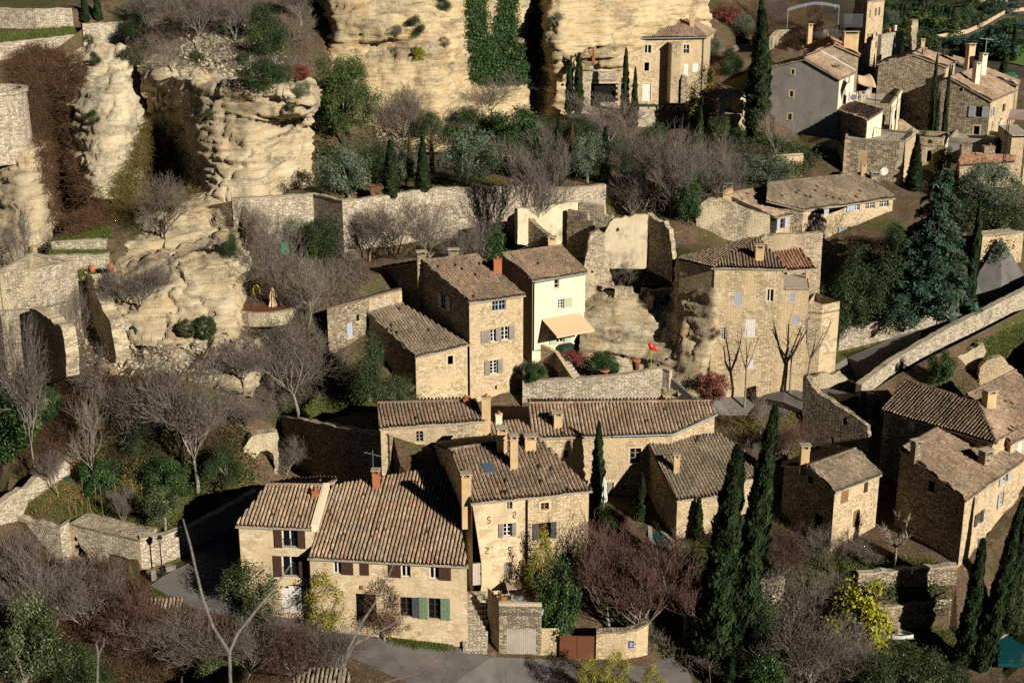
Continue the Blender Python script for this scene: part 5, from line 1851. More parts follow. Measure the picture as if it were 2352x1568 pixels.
def block(name, label, pts, zb, mat, mats=None, floor=None, cat='house', top=None, par=0):
    """flat topped walls around sighted corners (left to right, then round the back)"""
    h = House(name, label, Vector((pts[0].x, pts[0].y, zb + 1.2)), cat)
    n = len(pts)
    for i in range(n):
        h.wall(pts[i], pts[(i + 1) % n], zb, (mats or {}).get(i, mat))
    mb = MB()
    mb.prism([p - UP * (.06 + par) for p in pts], -UP * .2)
    mb.build('flat_roof' if floor is None else 'terrace_floor', M[floor or 'concrete'], h.root)
    if par:
        for i in range(n):
            a, b = pts[i], pts[(i + 1) % n]
            t_ = Vector((b.x - a.x, b.y - a.y, 0)).normalized()
            inn = Vector((-t_.y, t_.x, 0)) * .3
            h.wall(b + inn, a + inn, min(a.z, b.z) - par - .1, (mats or {}).get(i, mat))
            k = MB()
            k.prism([a + UP * .02, b + UP * .02, b + inn + UP * .02, a + inn + UP * .02], UP * .08)
            k.build('coping', M['cap'], h.root)
    return h


# cliff side house
tile(0)
A = at(1451, 88, 192)
B = onz(1619, 85, A.z)
pl = plane_up(A, B, .32)
Ap, Ap2 = onp(1530, 23, *pl), onp(1545, 22, *pl)
h = House('cliffside_house', 'two storey stone house with a hipped roof built against the tall cliff', at(1530, 235, 192), 'house')
w0 = h.wall(A, B, 31, 'stone_warm')
bkL, bkR = A + Vector((2, 9, 0)), B + Vector((2.5, 9, 0))
w1 = h.wall(bkL, A, 31, 'stone')
h.wall(B, bkR, 31, 'stone_warm')
tile_roof(h.root, [A, B, Ap2, Ap], M['tile_tan'], over=.35, ridge_edges=[(1, 2), (0, 3)])
tile_roof(h.root, [bkL, A, Ap, Ap2 + Vector((0, 1, 0))], M['tile'], over=.3)
tile_roof(h.root, [B, bkR, Ap2 + Vector((.3, 1, 0)), Ap2], M['tile_tan'], over=.3)
h.tube([A + h.walls[0]['n'] * .42 - UP * .05, B + h.walls[0]['n'] * .42 - UP * .05], .1, 'zinc', 'gutter')
h.tube([B + h.walls[0]['n'] * .12 - h.walls[0]['t'] * .2 - UP * z for z in (.1, 8)], .06, 'zinc', 'downpipe')
tile(2)
h.op(w0, 2064, 304, 2108, 360, nx=2, ny=1, fr='white', sur='lintel')
h.op(w0, 2062, 420, 2094, 478, kind='dark', sur='lintel')
h.op(w0, 2053, 563, 2105, 680, kind='door', fr='white', nx=4, sur='lintel')
tile(3)
h.op(w0, 64, 302, 102, 360, nx=2, ny=2, fr='white', bars=6, sur='lintel')
h.op(w0, 66, 430, 96, 510, kind='shut', fr='white', nx=3)
h.op(w0, 128, 428, 166, 482, kind='shut', fr='white', nx=3, sur='lintel')
W = h.walls[0]
tile(2)
u0, u1, v0, v1 = h.rect(w0, 2210, 268, 2285, 660)
mb = MB()
c = Vector((W['a'].x, W['a'].y, 0)) + W['t'] * ((u0 + u1) / 2) + W['n'] * .9 + UP * ((v0 + v1) / 2 - .4)
mb.box(c, W['t'] * ((u1 - u0) / 2 - .15), W['n'] * .9, UP * ((v1 - v0) / 2))
mb.box(c + UP * ((v1 - v0) / 2 + .06), W['t'] * ((u1 - u0) / 2 - .05), W['n'] * .98, UP * .08)
mb.build('chimney_stack', M['stone'], h.root)
mb = MB()
c2 = c + W['t'] * 1.2 + W['n'] * .7 - UP * ((v1 - v0) / 2 - 1.4)
mb.box(c2, W['t'] * .45, W['n'] * .6, UP * 1.9)
mb.box(c2 + UP * 2.0, W['t'] * .3, W['n'] * .4, UP * .3)
mb.build('buttress', M['stone_grey'], h.root)
tile(3)
h.chimney(onp(118, 185, *pl), .6, .5, 1.3, 'plaster_ochre')
h.done()
# terrace beside it with an opening below
tile(2)
a = at(1640, 487, 187)
b = onz(1905, 485, a.z)
h = block('rock_terrace', 'stone terrace with a wide open bay below and a parasol on top beside the cliff', [a, b, b + Vector((.5, 5, 0)), a + Vector((.5, 5, 0))], 31.5, 'stone_pale', cat='terrace', par=.9)
h.op(0, 1702, 562, 1895, 690, kind='dark', sill=0, sur='lintel')
h.done()
tile(13)
h = block('pool_deck', 'bright paved deck at the foot of the rock terrace', [onz(90, 640, 33.3), onz(610, 645, 33.3), onz(610, 570, 33.4), onz(150, 575, 33.4)], 31.5, 'stone_pale', floor='concrete', cat='deck')
h.done()
# open pavilion
tile(13)
a = at(1945, 495, 176)
b = onz(2345, 480, a.z)
apx = onp(2150, 388, a, (b - a).to_2d().normalized().to_3d().cross(UP))
t_ = (b - a).normalized()
inn = Vector((-t_.y, t_.x, 0))
pv = empty('pavilion', Vector((a.x, a.y, 30)), 'open fronted stone pavilion with a tiled gable roof on a tall base', 'pavilion')
h = House.__new__(House)
h.root, h.walls = pv, []
bkp = apx + inn * 6.2
zs = a.z - 2.4
h.wall(Vector((a.x, a.y, zs)), Vector((b.x, b.y, zs)), 28.5, 'stone_warm')
h.wall(Vector((a.x, a.y, zs)) + inn * 6, Vector((a.x, a.y, zs)), 28.5, 'stone')
h.wall(Vector((b.x, b.y, zs)), Vector((b.x, b.y, zs)) + inn * 6, 28.5, 'stone_warm')
h.wall(a, b, a.z - .16, 'lintel', [apx], name='gable')
h.wall(b + inn * 6, a + inn * 6, 28.5, 'stone', [bkp])
tile_roof(pv, [a + inn * 6, a, apx, bkp], M['tile_tan'], over=.4, side=.3, ridge_edges=[(2, 3)])
tile_roof(pv, [b, b + inn * 6, bkp, apx], M['tile_tan'], over=.4, side=.3)
for q in (0, 1):
    for r_ in (.3, 5.7):
        mb = MB()
        c = (a + t_ * .4 if q == 0 else b - t_ * .4) + inn * r_
        mb.box(Vector((c.x, c.y, zs + 1.12)), t_ * .38, inn * .3, UP * 1.13)
        mb.build('pillar', M['stone_warm'], pv)
mb = MB()
mb.prism([Vector((q.x, q.y, zs - .02)) for q in (a + t_ * .02 + inn * .02, b - t_ * .02 + inn * .02, b + inn * 5.9 - t_ * .02, a + inn * 5.9 + t_ * .02)], -UP * .2)
mb.build('floor', M['concrete'], pv)
mb = MB()
c = (a + b) / 2 + inn * .3
mb.box(Vector((c.x, c.y, zs + .2)), t_ * 1.1, inn * .25, UP * .22)
mb.build('stone_trough', M['concrete'], pv)
h.done()

# grey rendered house
tile(3)
GN = Vector((-.47, -.88, 0))
A = at(1112, 532, 172)
B = onz(1214, 489, A.z)
a_, ap_ = onp(640, 456, A, GN), onp(880, 398, A, GN)
gh = gable_house('grey_house', 'tall house with a big bare grey cement gable and small windows', a_, A, ap_, ap_ + (B - A), 29, 'plaster_grey', 'tile_tan', smat='plaster_cream')
gh.plane = (A, (B - A).cross(ap_ - A).normalized())
gh.op(0, 788, 468, 808, 500, nx=2, ny=1, fr='grey_wood', sur='lintel')
gh.op(0, 776, 613, 800, 652, nx=2, ny=1, fr='grey_wood', sur='lintel')
gh.op(0, 764, 766, 790, 806, kind='dark', sur='lintel')
gh.op(2, 1143, 527, 1155, 575, kind='shut', fr='grey_wood', nx=2)
gh.op(2, 1172, 508, 1184, 555, kind='shut', fr='grey_wood', nx=2)
gh.op(2, 1128, 612, 1152, 700, kind='door', fr='concrete', nx=2)
gh.op(2, 1165, 590, 1180, 640, kind='shut', fr='white', nx=2)
gh.chimney(onp(1098, 478, *gh.plane), .5, .5, .5, 'stone_grey')
mb = MB()
ra, rb_ = ap_ + (B - A), B
mb.box((ra + rb_) / 2 + UP * .25, (rb_ - ra) / 2, Vector((.1, .14, 0)), UP * .12)
mb.build('white_verge', M['white'], gh.root)
gh.done()
# stone gable house behind it
tile(3)
a = at(900, 362, 181)
b = onz(1240, 372, a.z)
n_ = Vector(((b - a).y, -(b - a).x, 0)).normalized()
apx = onp(1082, 302, a, n_)
bk = onz(1046, 258, apx.z)
h = gable_house('stone_house', 'stone gable house with a wide chimney between the grey house and the tower', a, b, apx, bk, 30, 'stone', 'tile_red')
h.op(0, 1064, 378, 1096, 416, kind='shut', fr='white', nx=2, sur='lintel')
h.chimney(onp(905, 320, a, UP) + UP * .4, .6, .5, 2.3, 'plaster_ochre', rz=.2)
h.chimney((b + apx) / 2 + (bk - apx) * .12 + Vector((.6, .4, -.4)), 1.9, .6, 2.2, 'plaster_ochre', rz=.1)
h.done()
# tower house at the top edge
tile(3)
A = at(1302, 8, 205)
B = onz(1414, -4, A.z)
h = std('tower_house', 'slender pale stone tower house with narrow windows cut by the top edge', A, B, (1262, -40), (1380, -52), .3, 34, wall='stone_pale', roof='tile_tan', side='stone_grey', sp=.3)
h.walls[0]['mat'] = 'stone_warm'
for r in ((1350, 55, 1362, 110), (1373, 50, 1386, 106)): h.op(0, *r, nx=2, ny=3, fr='grey_wood')
for r in ((1313, 62, 1322, 120), (1297, 230, 1309, 292), (1318, 226, 1331, 288)): h.op(0, *r, kind='shut', fr='tan_wood', nx=2)
for r in ((1358, 218, 1366, 246), (1354, 282, 1362, 322)): h.op(0, *r, kind='dark')
h.done()
tile(3)
a = onz(1396, 238, 41.5)
rwall('terrace_wall', 'tall pale wall with railing right of the slender tower house', [a, onz(1460, 226, 41.5), onz(1522, 212, 41.6)], 34.5, terr=False)
rwall('terrace_wall', 'rough stone wall with railing left of the slender tower house', [onz(1030, 205, 41.2), onz(1130, 168, 41.2), onz(1275, 176, 41.2)], 35, mat='stone_ruin', terr=False, jag=.1)
rwall('garden_wall', 'broken low stone wall below the arched garden pergola', [onz(665, 258, 40.2), onz(710, 200, 40.6), onz(850, 200, 40.6), onz(860, 208, 40.6)], 38, mat='stone_ruin', terr=False, jag=.15)
rwall('garden_wall', 'short pale stone wall right of the gap below the pergola', [onz(885, 202, 40.6), onz(960, 205, 40.6), onz(1030, 205, 40.6)], 38, mat='stone_ruin', terr=False, jag=.1)
rwall('garden_wall', 'stone wall with a white gate under the pergola terrace', [onz(665, 260, 38.6), onz(800, 258, 38.6), onz(940, 250, 38.8), onz(1070, 232, 39)], 35.5, mat='stone_ruin', terr=False, jag=.08)
rwall('terrace_wall', 'dark mossy dry stone wall beside the red leaved pergola', [onz(200, 178, 38), onz(330, 172, 38.4), onz(440, 190, 38.2), onz(480, 215, 38)], 35.2, mat='stone_ruin', terr=False, jag=.12)
rwall('garden_wall', 'stone wall with flower pots and a mossy end by the gravel yard', [onz(196, 395, 36), onz(255, 395, 36), onz(260, 432, 35.2), onz(368, 432, 35.2)], 32.6, mat='stone_warm', terr=False, jag=.03)
for wi, (name, label, P, ns, zb, mat, th, cap, jag, group, cat, capped) in enumerate(WALLDEFS[-7:]):
    mb, top, nn = wall_mesh(P, ns, zb, th, jag, seed=wi + 50)
    o = tag(mb.build(name, M[mat]), label, cat, group, 'thing')
    cb = MB()
    for i in range(len(top) - 1):
        c = (top[i] + top[i + 1]) / 2 - nn[i] * (th / 2)
        cb.box(c, (top[i + 1] - top[i]) * .49, nn[i] * (th / 2 + .05), UP * .06)
    cb.build('coping', M['cap'], o)

# flat terrace wing with the sun sail, annex and tall base wall
tile(3)
a, b = at(1216, 692, 176), None
b = onz(1462, 706, a.z)
c = onz(1536, 604, a.z)
d = onz(1340, 560, a.z)
h = block('terrace_wing', 'flat roofed stone wing with sunlit roof terrace right of the grey house', [a, b, c, d], 30.5, 'stone', {1: 'plaster_cream'}, floor='concrete', par=.75)
h.op(0, 1372, 770, 1416, 850, nx=2, ny=3, fr='white')
h.op(1, 1482, 742, 1494, 800, nx=1, ny=2, fr='white')
h.op(1, 1503, 715, 1512, 775, nx=1, ny=2, fr='white')
h.tube([b + Vector((.15, -.15, -.1)), b + Vector((.15, -.15, -4.2))], .08, 'white', 'downpipe')
h.done()
A = at(1112, 742, 172.5)
B = onz(1300, 812, A.z)
h = std('annex', 'small stone annex with a tan shed roof in front of the roof terrace', A, B, (1202, 690), (1402, 748), .3, 31, wall='stone_grey', roof='tile_tan', sp=.3, mono=True)
h.walls[2]['mat'] = 'plaster_cream'
h.done()
a = at(1150, 932, 163.5)
b = onz(1546, 950, a.z)
h = block('bastion_wall', 'high grey stone bastion wall with cut corner stones and a railed balcony on top', [a, b, b + Vector((3.2, 6.5, 0)), a + Vector((2, 8, 0))], 24, 'stone_grey', {1: 'stone_warm'}, floor='concrete', cat='bastion', par=.1)
mb = MB()
n0 = h.walls[0]['n']
for i in range(9):
    z_ = b.z - .5 - i * .85
    wq = .24 + .16 * (i % 2)
    mb.box(b - h.walls[0]['t'] * wq + n0 * .015 + UP * (z_ - b.z), h.walls[0]['t'] * wq, n0 * .02, UP * .38)
mb.build('corner_stones', M['cap'], h.root)
mb = MB()
ra = onz(1290, 905, a.z)
for i in range(16):
    q = ra.lerp(b, i / 15)
    mb.tube([q, q + UP * 1.0], .02, 4)
    q = b.lerp(b + Vector((2, 4, 0)), i / 15)
    mb.tube([q, q + UP * 1.0], .02, 4)
mb.tube([ra + UP, b + UP, b + Vector((2, 4, 1))], .03, 4)
mb.build('railing', M['iron'], h.root)
h.done()
tile(3)
a, b = at(852, 905, 171), None
b = onz(1098, 940, a.z)
rt = House('retaining_wall', 'shaded brown rendered retaining wall with a bright end pier below the grey house', Vector((a.x, a.y, 26)), 'wall')
rt.root['kind'] = 'thing'
rt.wall(a, b, 25, 'plaster_ochre')
e1 = onz(1168, 935, a.z)
rt.wall(b + Vector((.1, -3.6, -.5)), b + Vector((2.6, -4.6, -.5)), 25, 'plaster_ochre')
rt.wall(b + Vector((.05, 0, -.0)), b + Vector((.1, -3.6, -.5)), 25, 'plaster_grey')
rt.wall(b + Vector((.6, -3.4, -.5)), b + Vector((.6, 0, 0)), 25, 'plaster_ochre')
rt.done()
tile(3)
a = at(668, 1046, 164)
b = onz(870, 1034, a.z)
h = block('garden_wall', 'sunlit low stone wall with a recess between the olive tree and the brown wall', [a, b, b + Vector((.1, .5, 0)), a + Vector((.1, .5, 0))], 27, 'stone_warm', cat='wall')
h.root['kind'] = 'thing'
h.op(0, 785, 1125, 835, 1170, kind='dark')
h.done()
tile(3)
a = onz(475, 1052, 30.4)
b = onz(608, 960, 31)
h = block('garden_shed', 'low stone shed with a collapsed dark roof beside the tall cypress', [a, b, b + Vector((-1.5, 4, 0)), a + Vector((-1.5, 4, 0))], 27, 'stone', cat='shed')
h.done()

# houses on the right
tile(10)
A = at(1120, 1055, 187)
B = onz(1268, 958, A.z)
h = std('stone_house', 'grey stone gable house with a long tan roof behind two dark cypresses', A, B, (600, 863), (742, 782), .33, 25, wall='stone_warm', roof='tile_tan', side='stone_grey', sp=.3)
h.chimney(onp(740, 800, *h.plane), .5, .5, 1.2, 'plaster_ochre')
h.chimney(onp(770, 900, *h.plane), .5, .5, .8, 'stone_grey')
h.done()
tile(11)
A = at(1826, 96, 179)
tile(10)
B = onz(2205, 1432, A.z)
rl = onp(1188, 1232, A, GN)
h = House('stone_house', 'stone gable house with a round window and grey blue shutters at the right', A - UP * 8)
rr_ = rl + (B - A)
h.wall(A, B, 26, 'stone_warm')
h.wall(rl - (A - rl) * .25 - UP * 1.2, A, 26, 'stone_grey', [rl])
h.wall(B, rr_, 26, 'stone_warm')
h.wall(rr_, rl, 26, 'stone_grey')
tile_roof(h.root, [A, B, rr_, rl], M['tile_tan'], ridge_edges=[(3, 2)])
h.plane = (A, (B - A).cross(rl - A).normalized())
tile(11)
h.op(1, 1585, 182, 1690, 350, nx=2, ny=1, fr='tan_wood', sh='LR', shm='blue_grey', shw=.8)
h.op(1, 1555, 490, 1648, 640, kind='dark', sur='lintel')
h.op(0, 1848, 200, 1872, 330, nx=1, ny=2, fr='white', sh='LR', shm='blue_grey', shw=.5)
h.op(0, 2010, 140, 2060, 260, kind='dark', sur='lintel')
tile(10)
u0, u1, v0, v1 = h.rect(1, 1325, 1380, 1390, 1450)
W = h.walls[1]
mb = MB()
c = Vector((W['a'].x, W['a'].y, 0)) + W['t'] * ((u0 + u1) / 2) + UP * ((v0 + v1) / 2)
ring = lambda r, o: [c + W['t'] * r * math.cos(2 * math.pi * i / 18) + UP * r * math.sin(2 * math.pi * i / 18) + W['n'] * o for i in range(18)]
r_ = (v1 - v0) / 2
mb.tube_rings([ring(r_ * 1.3, -.05), ring(r_ * 1.3, .04), ring(r_, .04), ring(r_, .03)])
o = mb.build('round_window', M['lintel'], h.root)
mb = MB()
mb.tube_rings([ring(r_ * .98, .035), ring(r_ * .98, .042)])
mb.build('pane', M['glass'], o)
h.chimney(onp(1580, 1350, *h.plane), .9, .6, 2.6, 'plaster_cream', rz=.6)
h.chimney(onp(1680, 1200, *h.plane) + UP * .2, 1.0, .6, 2.4, 'plaster_cream', rz=.6)
h.chimney(onp(1480, 1070, *h.plane) + UP * .2, 1.3, .6, 2.6, 'plaster_ochre', rz=.6)
mb = MB()
p = onp(1720, 1040, *h.plane) + UP * 1.2
mb.tube([p, p + UP * 2.6], .03, 5)
mb.tube([p + Vector((-.9, 0, 2.5)), p + Vector((.9, 0, 2.3))], .03, 4)
for q in range(5): mb.tube([p + Vector((-.8 + q * .4, -.5, 2.5)), p + Vector((-.8 + q * .4, .5, 2.4))], .02, 4)
mb.build('television_antenna', M['white'], h.root)
h.done()
tile(10)
A = at(2228, 1345, 190)
B = onz(2272, 1288, A.z)
h = std('rear_house', 'long low tan roofed house stretching behind the round window house', A, B, (1215, 960), (1240, 900), .3, 26, wall='stone', roof='tile_tan', side='plaster_grey', sp=.3)
h.op(1, 1965, 1285, 2085, 1340, kind='dark')
h.done()
# terraces in front of them
tile(11)
a = at(1170, 680, 175)
b = onz(1898, 722, a.z)
c = onz(2058, 610, a.z)
h = block('garden_terrace', 'smooth grey rendered terrace wall with shrubs on top at the right', [a, b, c, a + Vector((4, 9, 0))], 25, 'plaster_grey', {1: 'plaster_cream'}, floor='concrete', cat='terrace', par=.3)
h.op(1, 1945, 830, 1965, 950, kind='door', fr='tan_wood', nx=2)
h.op(1, 1975, 815, 1990, 945, kind='door', fr='tan_wood', nx=2)
h.done()
a = at(682, 672, 169)
b = onz(1088, 692, a.z)
h = block('stone_tower', 'square stone tower with an arched doorway behind the pointed cypress', [a, b, b + Vector((1.9, 4.2, 0)), a + Vector((1, 5, 0))], 24, 'stone', {1: 'plaster_cream'}, cat='tower', par=.8)
h.op(0, 818, 870, 890, 1050, kind='dark', arch=.45, sill=0, sur='lintel')
h.op(0, 830, 700, 905, 770, kind='dark', arch=.3, sill=0)
h.done()
tile(11)
c = at(380, 560, 172)
slab('stair_wall', 'ochre stone wall sloping down with a coping beside an arched passage', [(365, 900), (370, 400), (430, 400), (740, 620), (745, 760), (600, 740), (560, 660), (490, 620), (470, 900)], c, c + Vector((6, -1.2, 0)), .9, 'stone_warm', jag=.02, cat='wall')
tile(11)
A = at(1290, 1135, 162)
B = onz(2185, 1065, A.z)
h = std('tiled_shed', 'low shed with a bright red tile roof and two stone chimneys behind the round olive', A, B, (1385, 932), (2195, 985), .3, 25, wall='stone', roof='tile_red', sp=.42, mono=True)
h.chimney(h.pts[2].lerp(h.pts[3], .06) + Vector((0, .2, -.4)), 1.3, .9, 1.5, 'stone_grey', cap=0)
h.chimney(h.pts[2].lerp(h.pts[3], .5) + Vector((0, .2, -.4)), 1.3, .9, 1.5, 'stone_grey', cap=0)
h.done()
tile(11)
a = at(2165, 640, 168)
b = onz(2500, 640, a.z)
h = block('stone_house', 'block of sunlit stone wall with steps at the far right edge', [a, b, b + Vector((1, 8, 0)), a + Vector((1, 8, 0))], 24, 'stone_warm', cat='house')
h.done()
tile(11)
mb = MB()
P_ = [onz(2095, 375, 35.5), onz(2420, 405, 35.5), onz(2420, 230, 36.2), onz(2140, 225, 36.2)]
mb.prism(P_, -UP * .08)
o = tag(mb.build('canopy', flat('pinkish_canvas', '#a88f86', .8, .05)), 'flat pinkish canvas canopy shading the terrace at the right edge', 'canopy', kind='thing')
for q in P_[:2] + P_[2:]:
    mb = MB()
    mb.tube([Vector((q.x, q.y, 28)), q - UP * .08], .06, 5)
    mb.build('post', M['iron'], o)
# ruined wall pinnacle
tile(10)
c = at(600, 790, 200)
slab('ruined_wall', 'tall thin ruined wall pinnacle standing against the far valley', [(590, 800), (580, 640), (570, 430), (600, 340), (640, 312), (685, 330), (690, 450), (670, 560), (650, 700), (640, 800)], c, c + Vector((3, .4, 0)), 1.2, 'stone_ruin', jag=.2)
tile(6)
a = at(2075, 70, 152)
b = onz(2352, 40, a.z)
h = block('garden_wall', 'tall sunlit stone wall with a brown door by the upper road', [a, b, b + Vector((.3, 2, 0)), a + Vector((.3, 2, 0))], 18, 'stone_warm', cat='wall')
h.root['kind'] = 'thing'
h.op(0, 2068, 215, 2108, 345, kind='door', fr='brown_wood', nx=3, sur='lintel')
h.done()
# left ruins
TILES[14] = (0, 574.2, .1709)
tile(14)
a = onz(-60, 300, 27.8)
b = onz(450, 272, 27.8)
c = onz(575, 830, 20)
h = block('ruined_house', 'tall roofless stone house at the left edge with an orange lichened top', [a, b, b + Vector((2.2, 5.5, -.6)), a + Vector((1, 7, 0))], 15, 'stone_ruin', {1: 'stone_pale'}, cat='ruin', par=3.5)
h.done()
tile(14)
tile(0)
c0, c1 = at(70, 720, 121), at(150, 850, 116)
tile(14)
slab('ruined_wall', 'thin broken ruin wall curving down from the left house', [(400, 1700), (395, 790), (440, 790), (540, 850), (640, 900), (740, 990), (800, 1020), (830, 1080), (860, 1200), (885, 1400), (890, 1700)], c0, c1, 1.2, 'stone_ruin', jag=.14)
tile(0)
c0, c1 = at(196, 660, 130), at(262, 800, 122.5)
tile(14)
slab('ruined_wall', 'leaning broken ruin wall beside the blue tarpaulin', [(1150, 1000), (1145, 380), (1165, 330), (1230, 340), (1290, 560), (1310, 650), (1380, 800), (1440, 900), (1490, 1000), (1520, 1200), (1550, 1350), (1550, 1500)], c0, c1, 1.3, 'stone_ruin', jag=.15)
tile(4)
c0 = onz(120, 1600, 11.5)
c1 = onz(455, 1400, 13)
slab('ruined_wall', 'sunlit stepped end of the ruin wall with a square hole above the ivy bank', [(120, 1640), (130, 1540), (190, 1490), (235, 1420), (240, 1350), (270, 1330), (268, 1260), (300, 1180), (390, 1160), (455, 1150), (466, 1400), (300, 1640)], c0, c1, .8, 'stone_ruin', jag=.1, holes=[[(345, 1225), (385, 1215), (385, 1300), (345, 1310)]])
tile(1)
c0 = at(-60, 990, 147)
mb = MB()
cc = at(20, 760, 149)
mb.lathe(Vector((cc.x - 1.2, cc.y, at(0, 1010, 149).z - 1)), [(3.9, 0), (3.85, 3.2), (3.8, 7.2), (4., 7.25), (4., 7.6), (3.3, 7.6), (3.2, 6.8)], 28)
tag(mb.build('round_wall', M['stone_pale']), 'round stone bastion wall on the left rock buttress', 'bastion', kind='thing')
# pillar with arch by the dark lane
tile(4)
c0 = at(1690, 1590, 115.6)
slab('arch_wall', 'sunlit broken masonry with an arched opening beside the dark lane', [(1600, 1700), (1640, 1500), (1700, 1420), (1760, 1400), (1850, 1385), (1870, 1400), (1862, 1700)], c0, c0 + Vector((4, 1.2, 0)), 1.1, 'stone_ruin', holes=[[(1715, 1690), (1715, 1560), (1745, 1520), (1790, 1508), (1835, 1530), (1845, 1560), (1845, 1690)]], jag=.12, cat='arch')
# ruins below the parapet on the right
tile(6)
c0 = onz(1880, 1150, 11.5)
slab('ruined_wall', 'pale rendered ruin wall with grass on top below the parapet wall', [(1850, 1300), (1850, 960), (1890, 890), (1980, 850), (2080, 790), (2100, 840), (2080, 900), (2070, 1000), (2060, 1300)], c0, c0 + Vector((5, .8, 0)), .7, 'stone_ruin', jag=.1)
c0 = onz(2050, 1150, 12)
slab('ruined_wall', 'low rounded ruin wall of warm stone at the right edge', [(2050, 1300), (2055, 960), (2110, 900), (2190, 880), (2240, 930), (2300, 980), (2340, 1030), (2320, 1100), (2200, 1150), (2100, 1300)], c0, c0 + Vector((6, -.6, 0)), .8, 'stone_warm', jag=.15)
c0 = onz(1640, 1110, 11.5)
slab('ruined_wall', 'dark shaded stub of ruin wall under hanging ivy by the parapet', [(1632, 1250), (1635, 910), (1680, 930), (1740, 960), (1785, 1000), (1788, 1250)], c0, c0 + Vector((3.2, -1.2, 0)), .7, 'stone_grey', jag=.14)
c0 = onz(2180, 860, 14)
slab('garden_wall', 'rubble terrace wall in the grass right of the ruins', [(2170, 960), (2175, 830), (2240, 800), (2352, 830), (2420, 830), (2420, 960)], c0, c0 + Vector((5, -.3, 0)), .6, 'stone_ruin', jag=.12, cat='wall')
# ---------------------------------------------------------------- plants
def nrm(a): return a / np.maximum(np.linalg.norm(a, axis=-1, keepdims=True), 1e-9)


def tubes_np(P0, P1, R0, R1, k):
    P0, P1 = np.array(P0), np.array(P1)
    R0, R1 = np.array(R0)[:, None, None], np.array(R1)[:, None, None]
    d = nrm(P1 - P0)
    ref = np.where(np.abs(d[:, 2:3]) > .9, np.array([[1., 0, 0]]), np.array([[0, 0, 1.]]))
    a = nrm(np.cross(d, ref))
    b = np.cross(d, a)
    an = np.arange(k) * 2 * math.pi / k
    ring = a[:, None] * np.cos(an)[None, :, None] + b[:, None] * np.sin(an)[None, :, None]
    V = np.concatenate([P0[:, None] + ring * R0, P1[:, None] + ring * R1], 1).reshape(-1, 3)
    m = len(P0)
    base = (np.arange(m) * 2 * k)[:, None]
    j = np.arange(k)[None]
    j2 = (j + 1) % k
    F = np.stack([base + j, base + j2, base + k + j2, base + k + j], -1).reshape(-1, 4)
    return V, F


def leaf_quads(C, Nn, l, w, rng, up=None):
    n = len(C)
    t = nrm(np.cross(Nn, rng.normal(size=(n, 3)))) if up is None else nrm(up)
    b = nrm(np.cross(Nn, t))
    l = (l * rng.uniform(.6, 1.3, n))[:, None] / 2
    w = (w * rng.uniform(.6, 1.3, n))[:, None] / 2
    V = np.stack([C - t * l, C + b * w, C + t * l, C - b * w], 1).reshape(-1, 3)
    return V, np.arange(n * 4).reshape(n, 4)


def bare(seed, kids=(5, 6, 5, 5, 3), fork=.28, spread=.75, up=.22, twr=.0018, tm='twig', bm='bark', wob=.14, ratio=.66, first=.42):
    rr = random.Random(seed)
    big, tw = [], []
    g = rr.gauss

    def grow(p, d, L, r, lv):
        n = 3 if lv < 3 else 2
        kd = kids[lv] if lv < len(kids) else 0
        nodes = []
        q = p
        for i in range(n):
            d = (d + Vector((g(0, wob), g(0, wob), g(0, wob) + up * .25))).normalized()
            e = q + d * (L / n)
            r2 = r * (1 - .45 * (i + 1) / n)
            (big if lv < 3 else tw).append((q, e, r * (1 - .45 * i / n), r2))
            q = e
            nodes.append((e, d, r2))
        for c in range(kd):
            i = min(n - 1, int(n * (c + .6 + rr.random() * .4) / kd)) if lv else n - 1
            e, dd, r2 = nodes[i]
            ang = spread * rr.uniform(.45, 1.15)
            ax = dd.orthogonal().normalized()
            az = 2 * math.pi * (c / kd) + rr.uniform(-.5, .5) + lv
            sd = ax * math.cos(az) + dd.cross(ax) * math.sin(az)
            nd = (dd * math.cos(ang) + sd * math.sin(ang) + UP * up).normalized()
            grow(e, nd, (first if lv == 0 else L * ratio) * rr.uniform(.75, 1.2), max(r2 * .68, twr), lv + 1)
    grow(Vector((0, 0, -.03)), Vector((g(0, .06), g(0, .06), 1)), fork + .03, .026, 0)
    out = []
    allp = np.array([s[1] for s in big + tw])
    zt = np.percentile(allp[:, 2], 99.5)
    rx = np.percentile(np.abs(allp[:, :2]), 98)
    s = np.array([.5 / rx, .5 / rx, 1 / zt])
    for nm, sg, k, m in (('trunk', big, 5, bm), ('crown', tw, 3, tm)):
        V, F = tubes_np([q[0] for q in sg], [q[1] for q in sg], [q[2] for q in sg], [q[3] for q in sg], k)
        per = NR.uniform(0, 1, len(sg)).repeat(k)
        out.append((nm, np_mesh(nm, V * s, F, M[m], attr={'r': per})))
    return out


def trunk_mesh(seed, top=.5, forks=4, r=.035, bm='bark'):
    rr = random.Random(seed)
    mb = MB()
    mb.tube([(0, 0, -.04), (rr.uniform(-.03, .03), rr.uniform(-.03, .03), top * .5), (rr.uniform(-.05, .05), rr.uniform(-.05, .05), top)], [r * 1.3, r, r * .8], 7)
    for i in range(forks):
        a = 2 * math.pi * i / forks + rr.uniform(-.4, .4)
        mb.tube([(0, 0, top * .55), (.12 * math.cos(a), .12 * math.sin(a), top * .9), (.3 * math.cos(a), .3 * math.sin(a), top + .2)], [r * .7, r * .5, r * .2], 5)
    me = bpy.data.meshes.new('trunk')
    me.from_pydata(mb.v, [], mb.f)
    me.materials.append(M[bm])
    return me


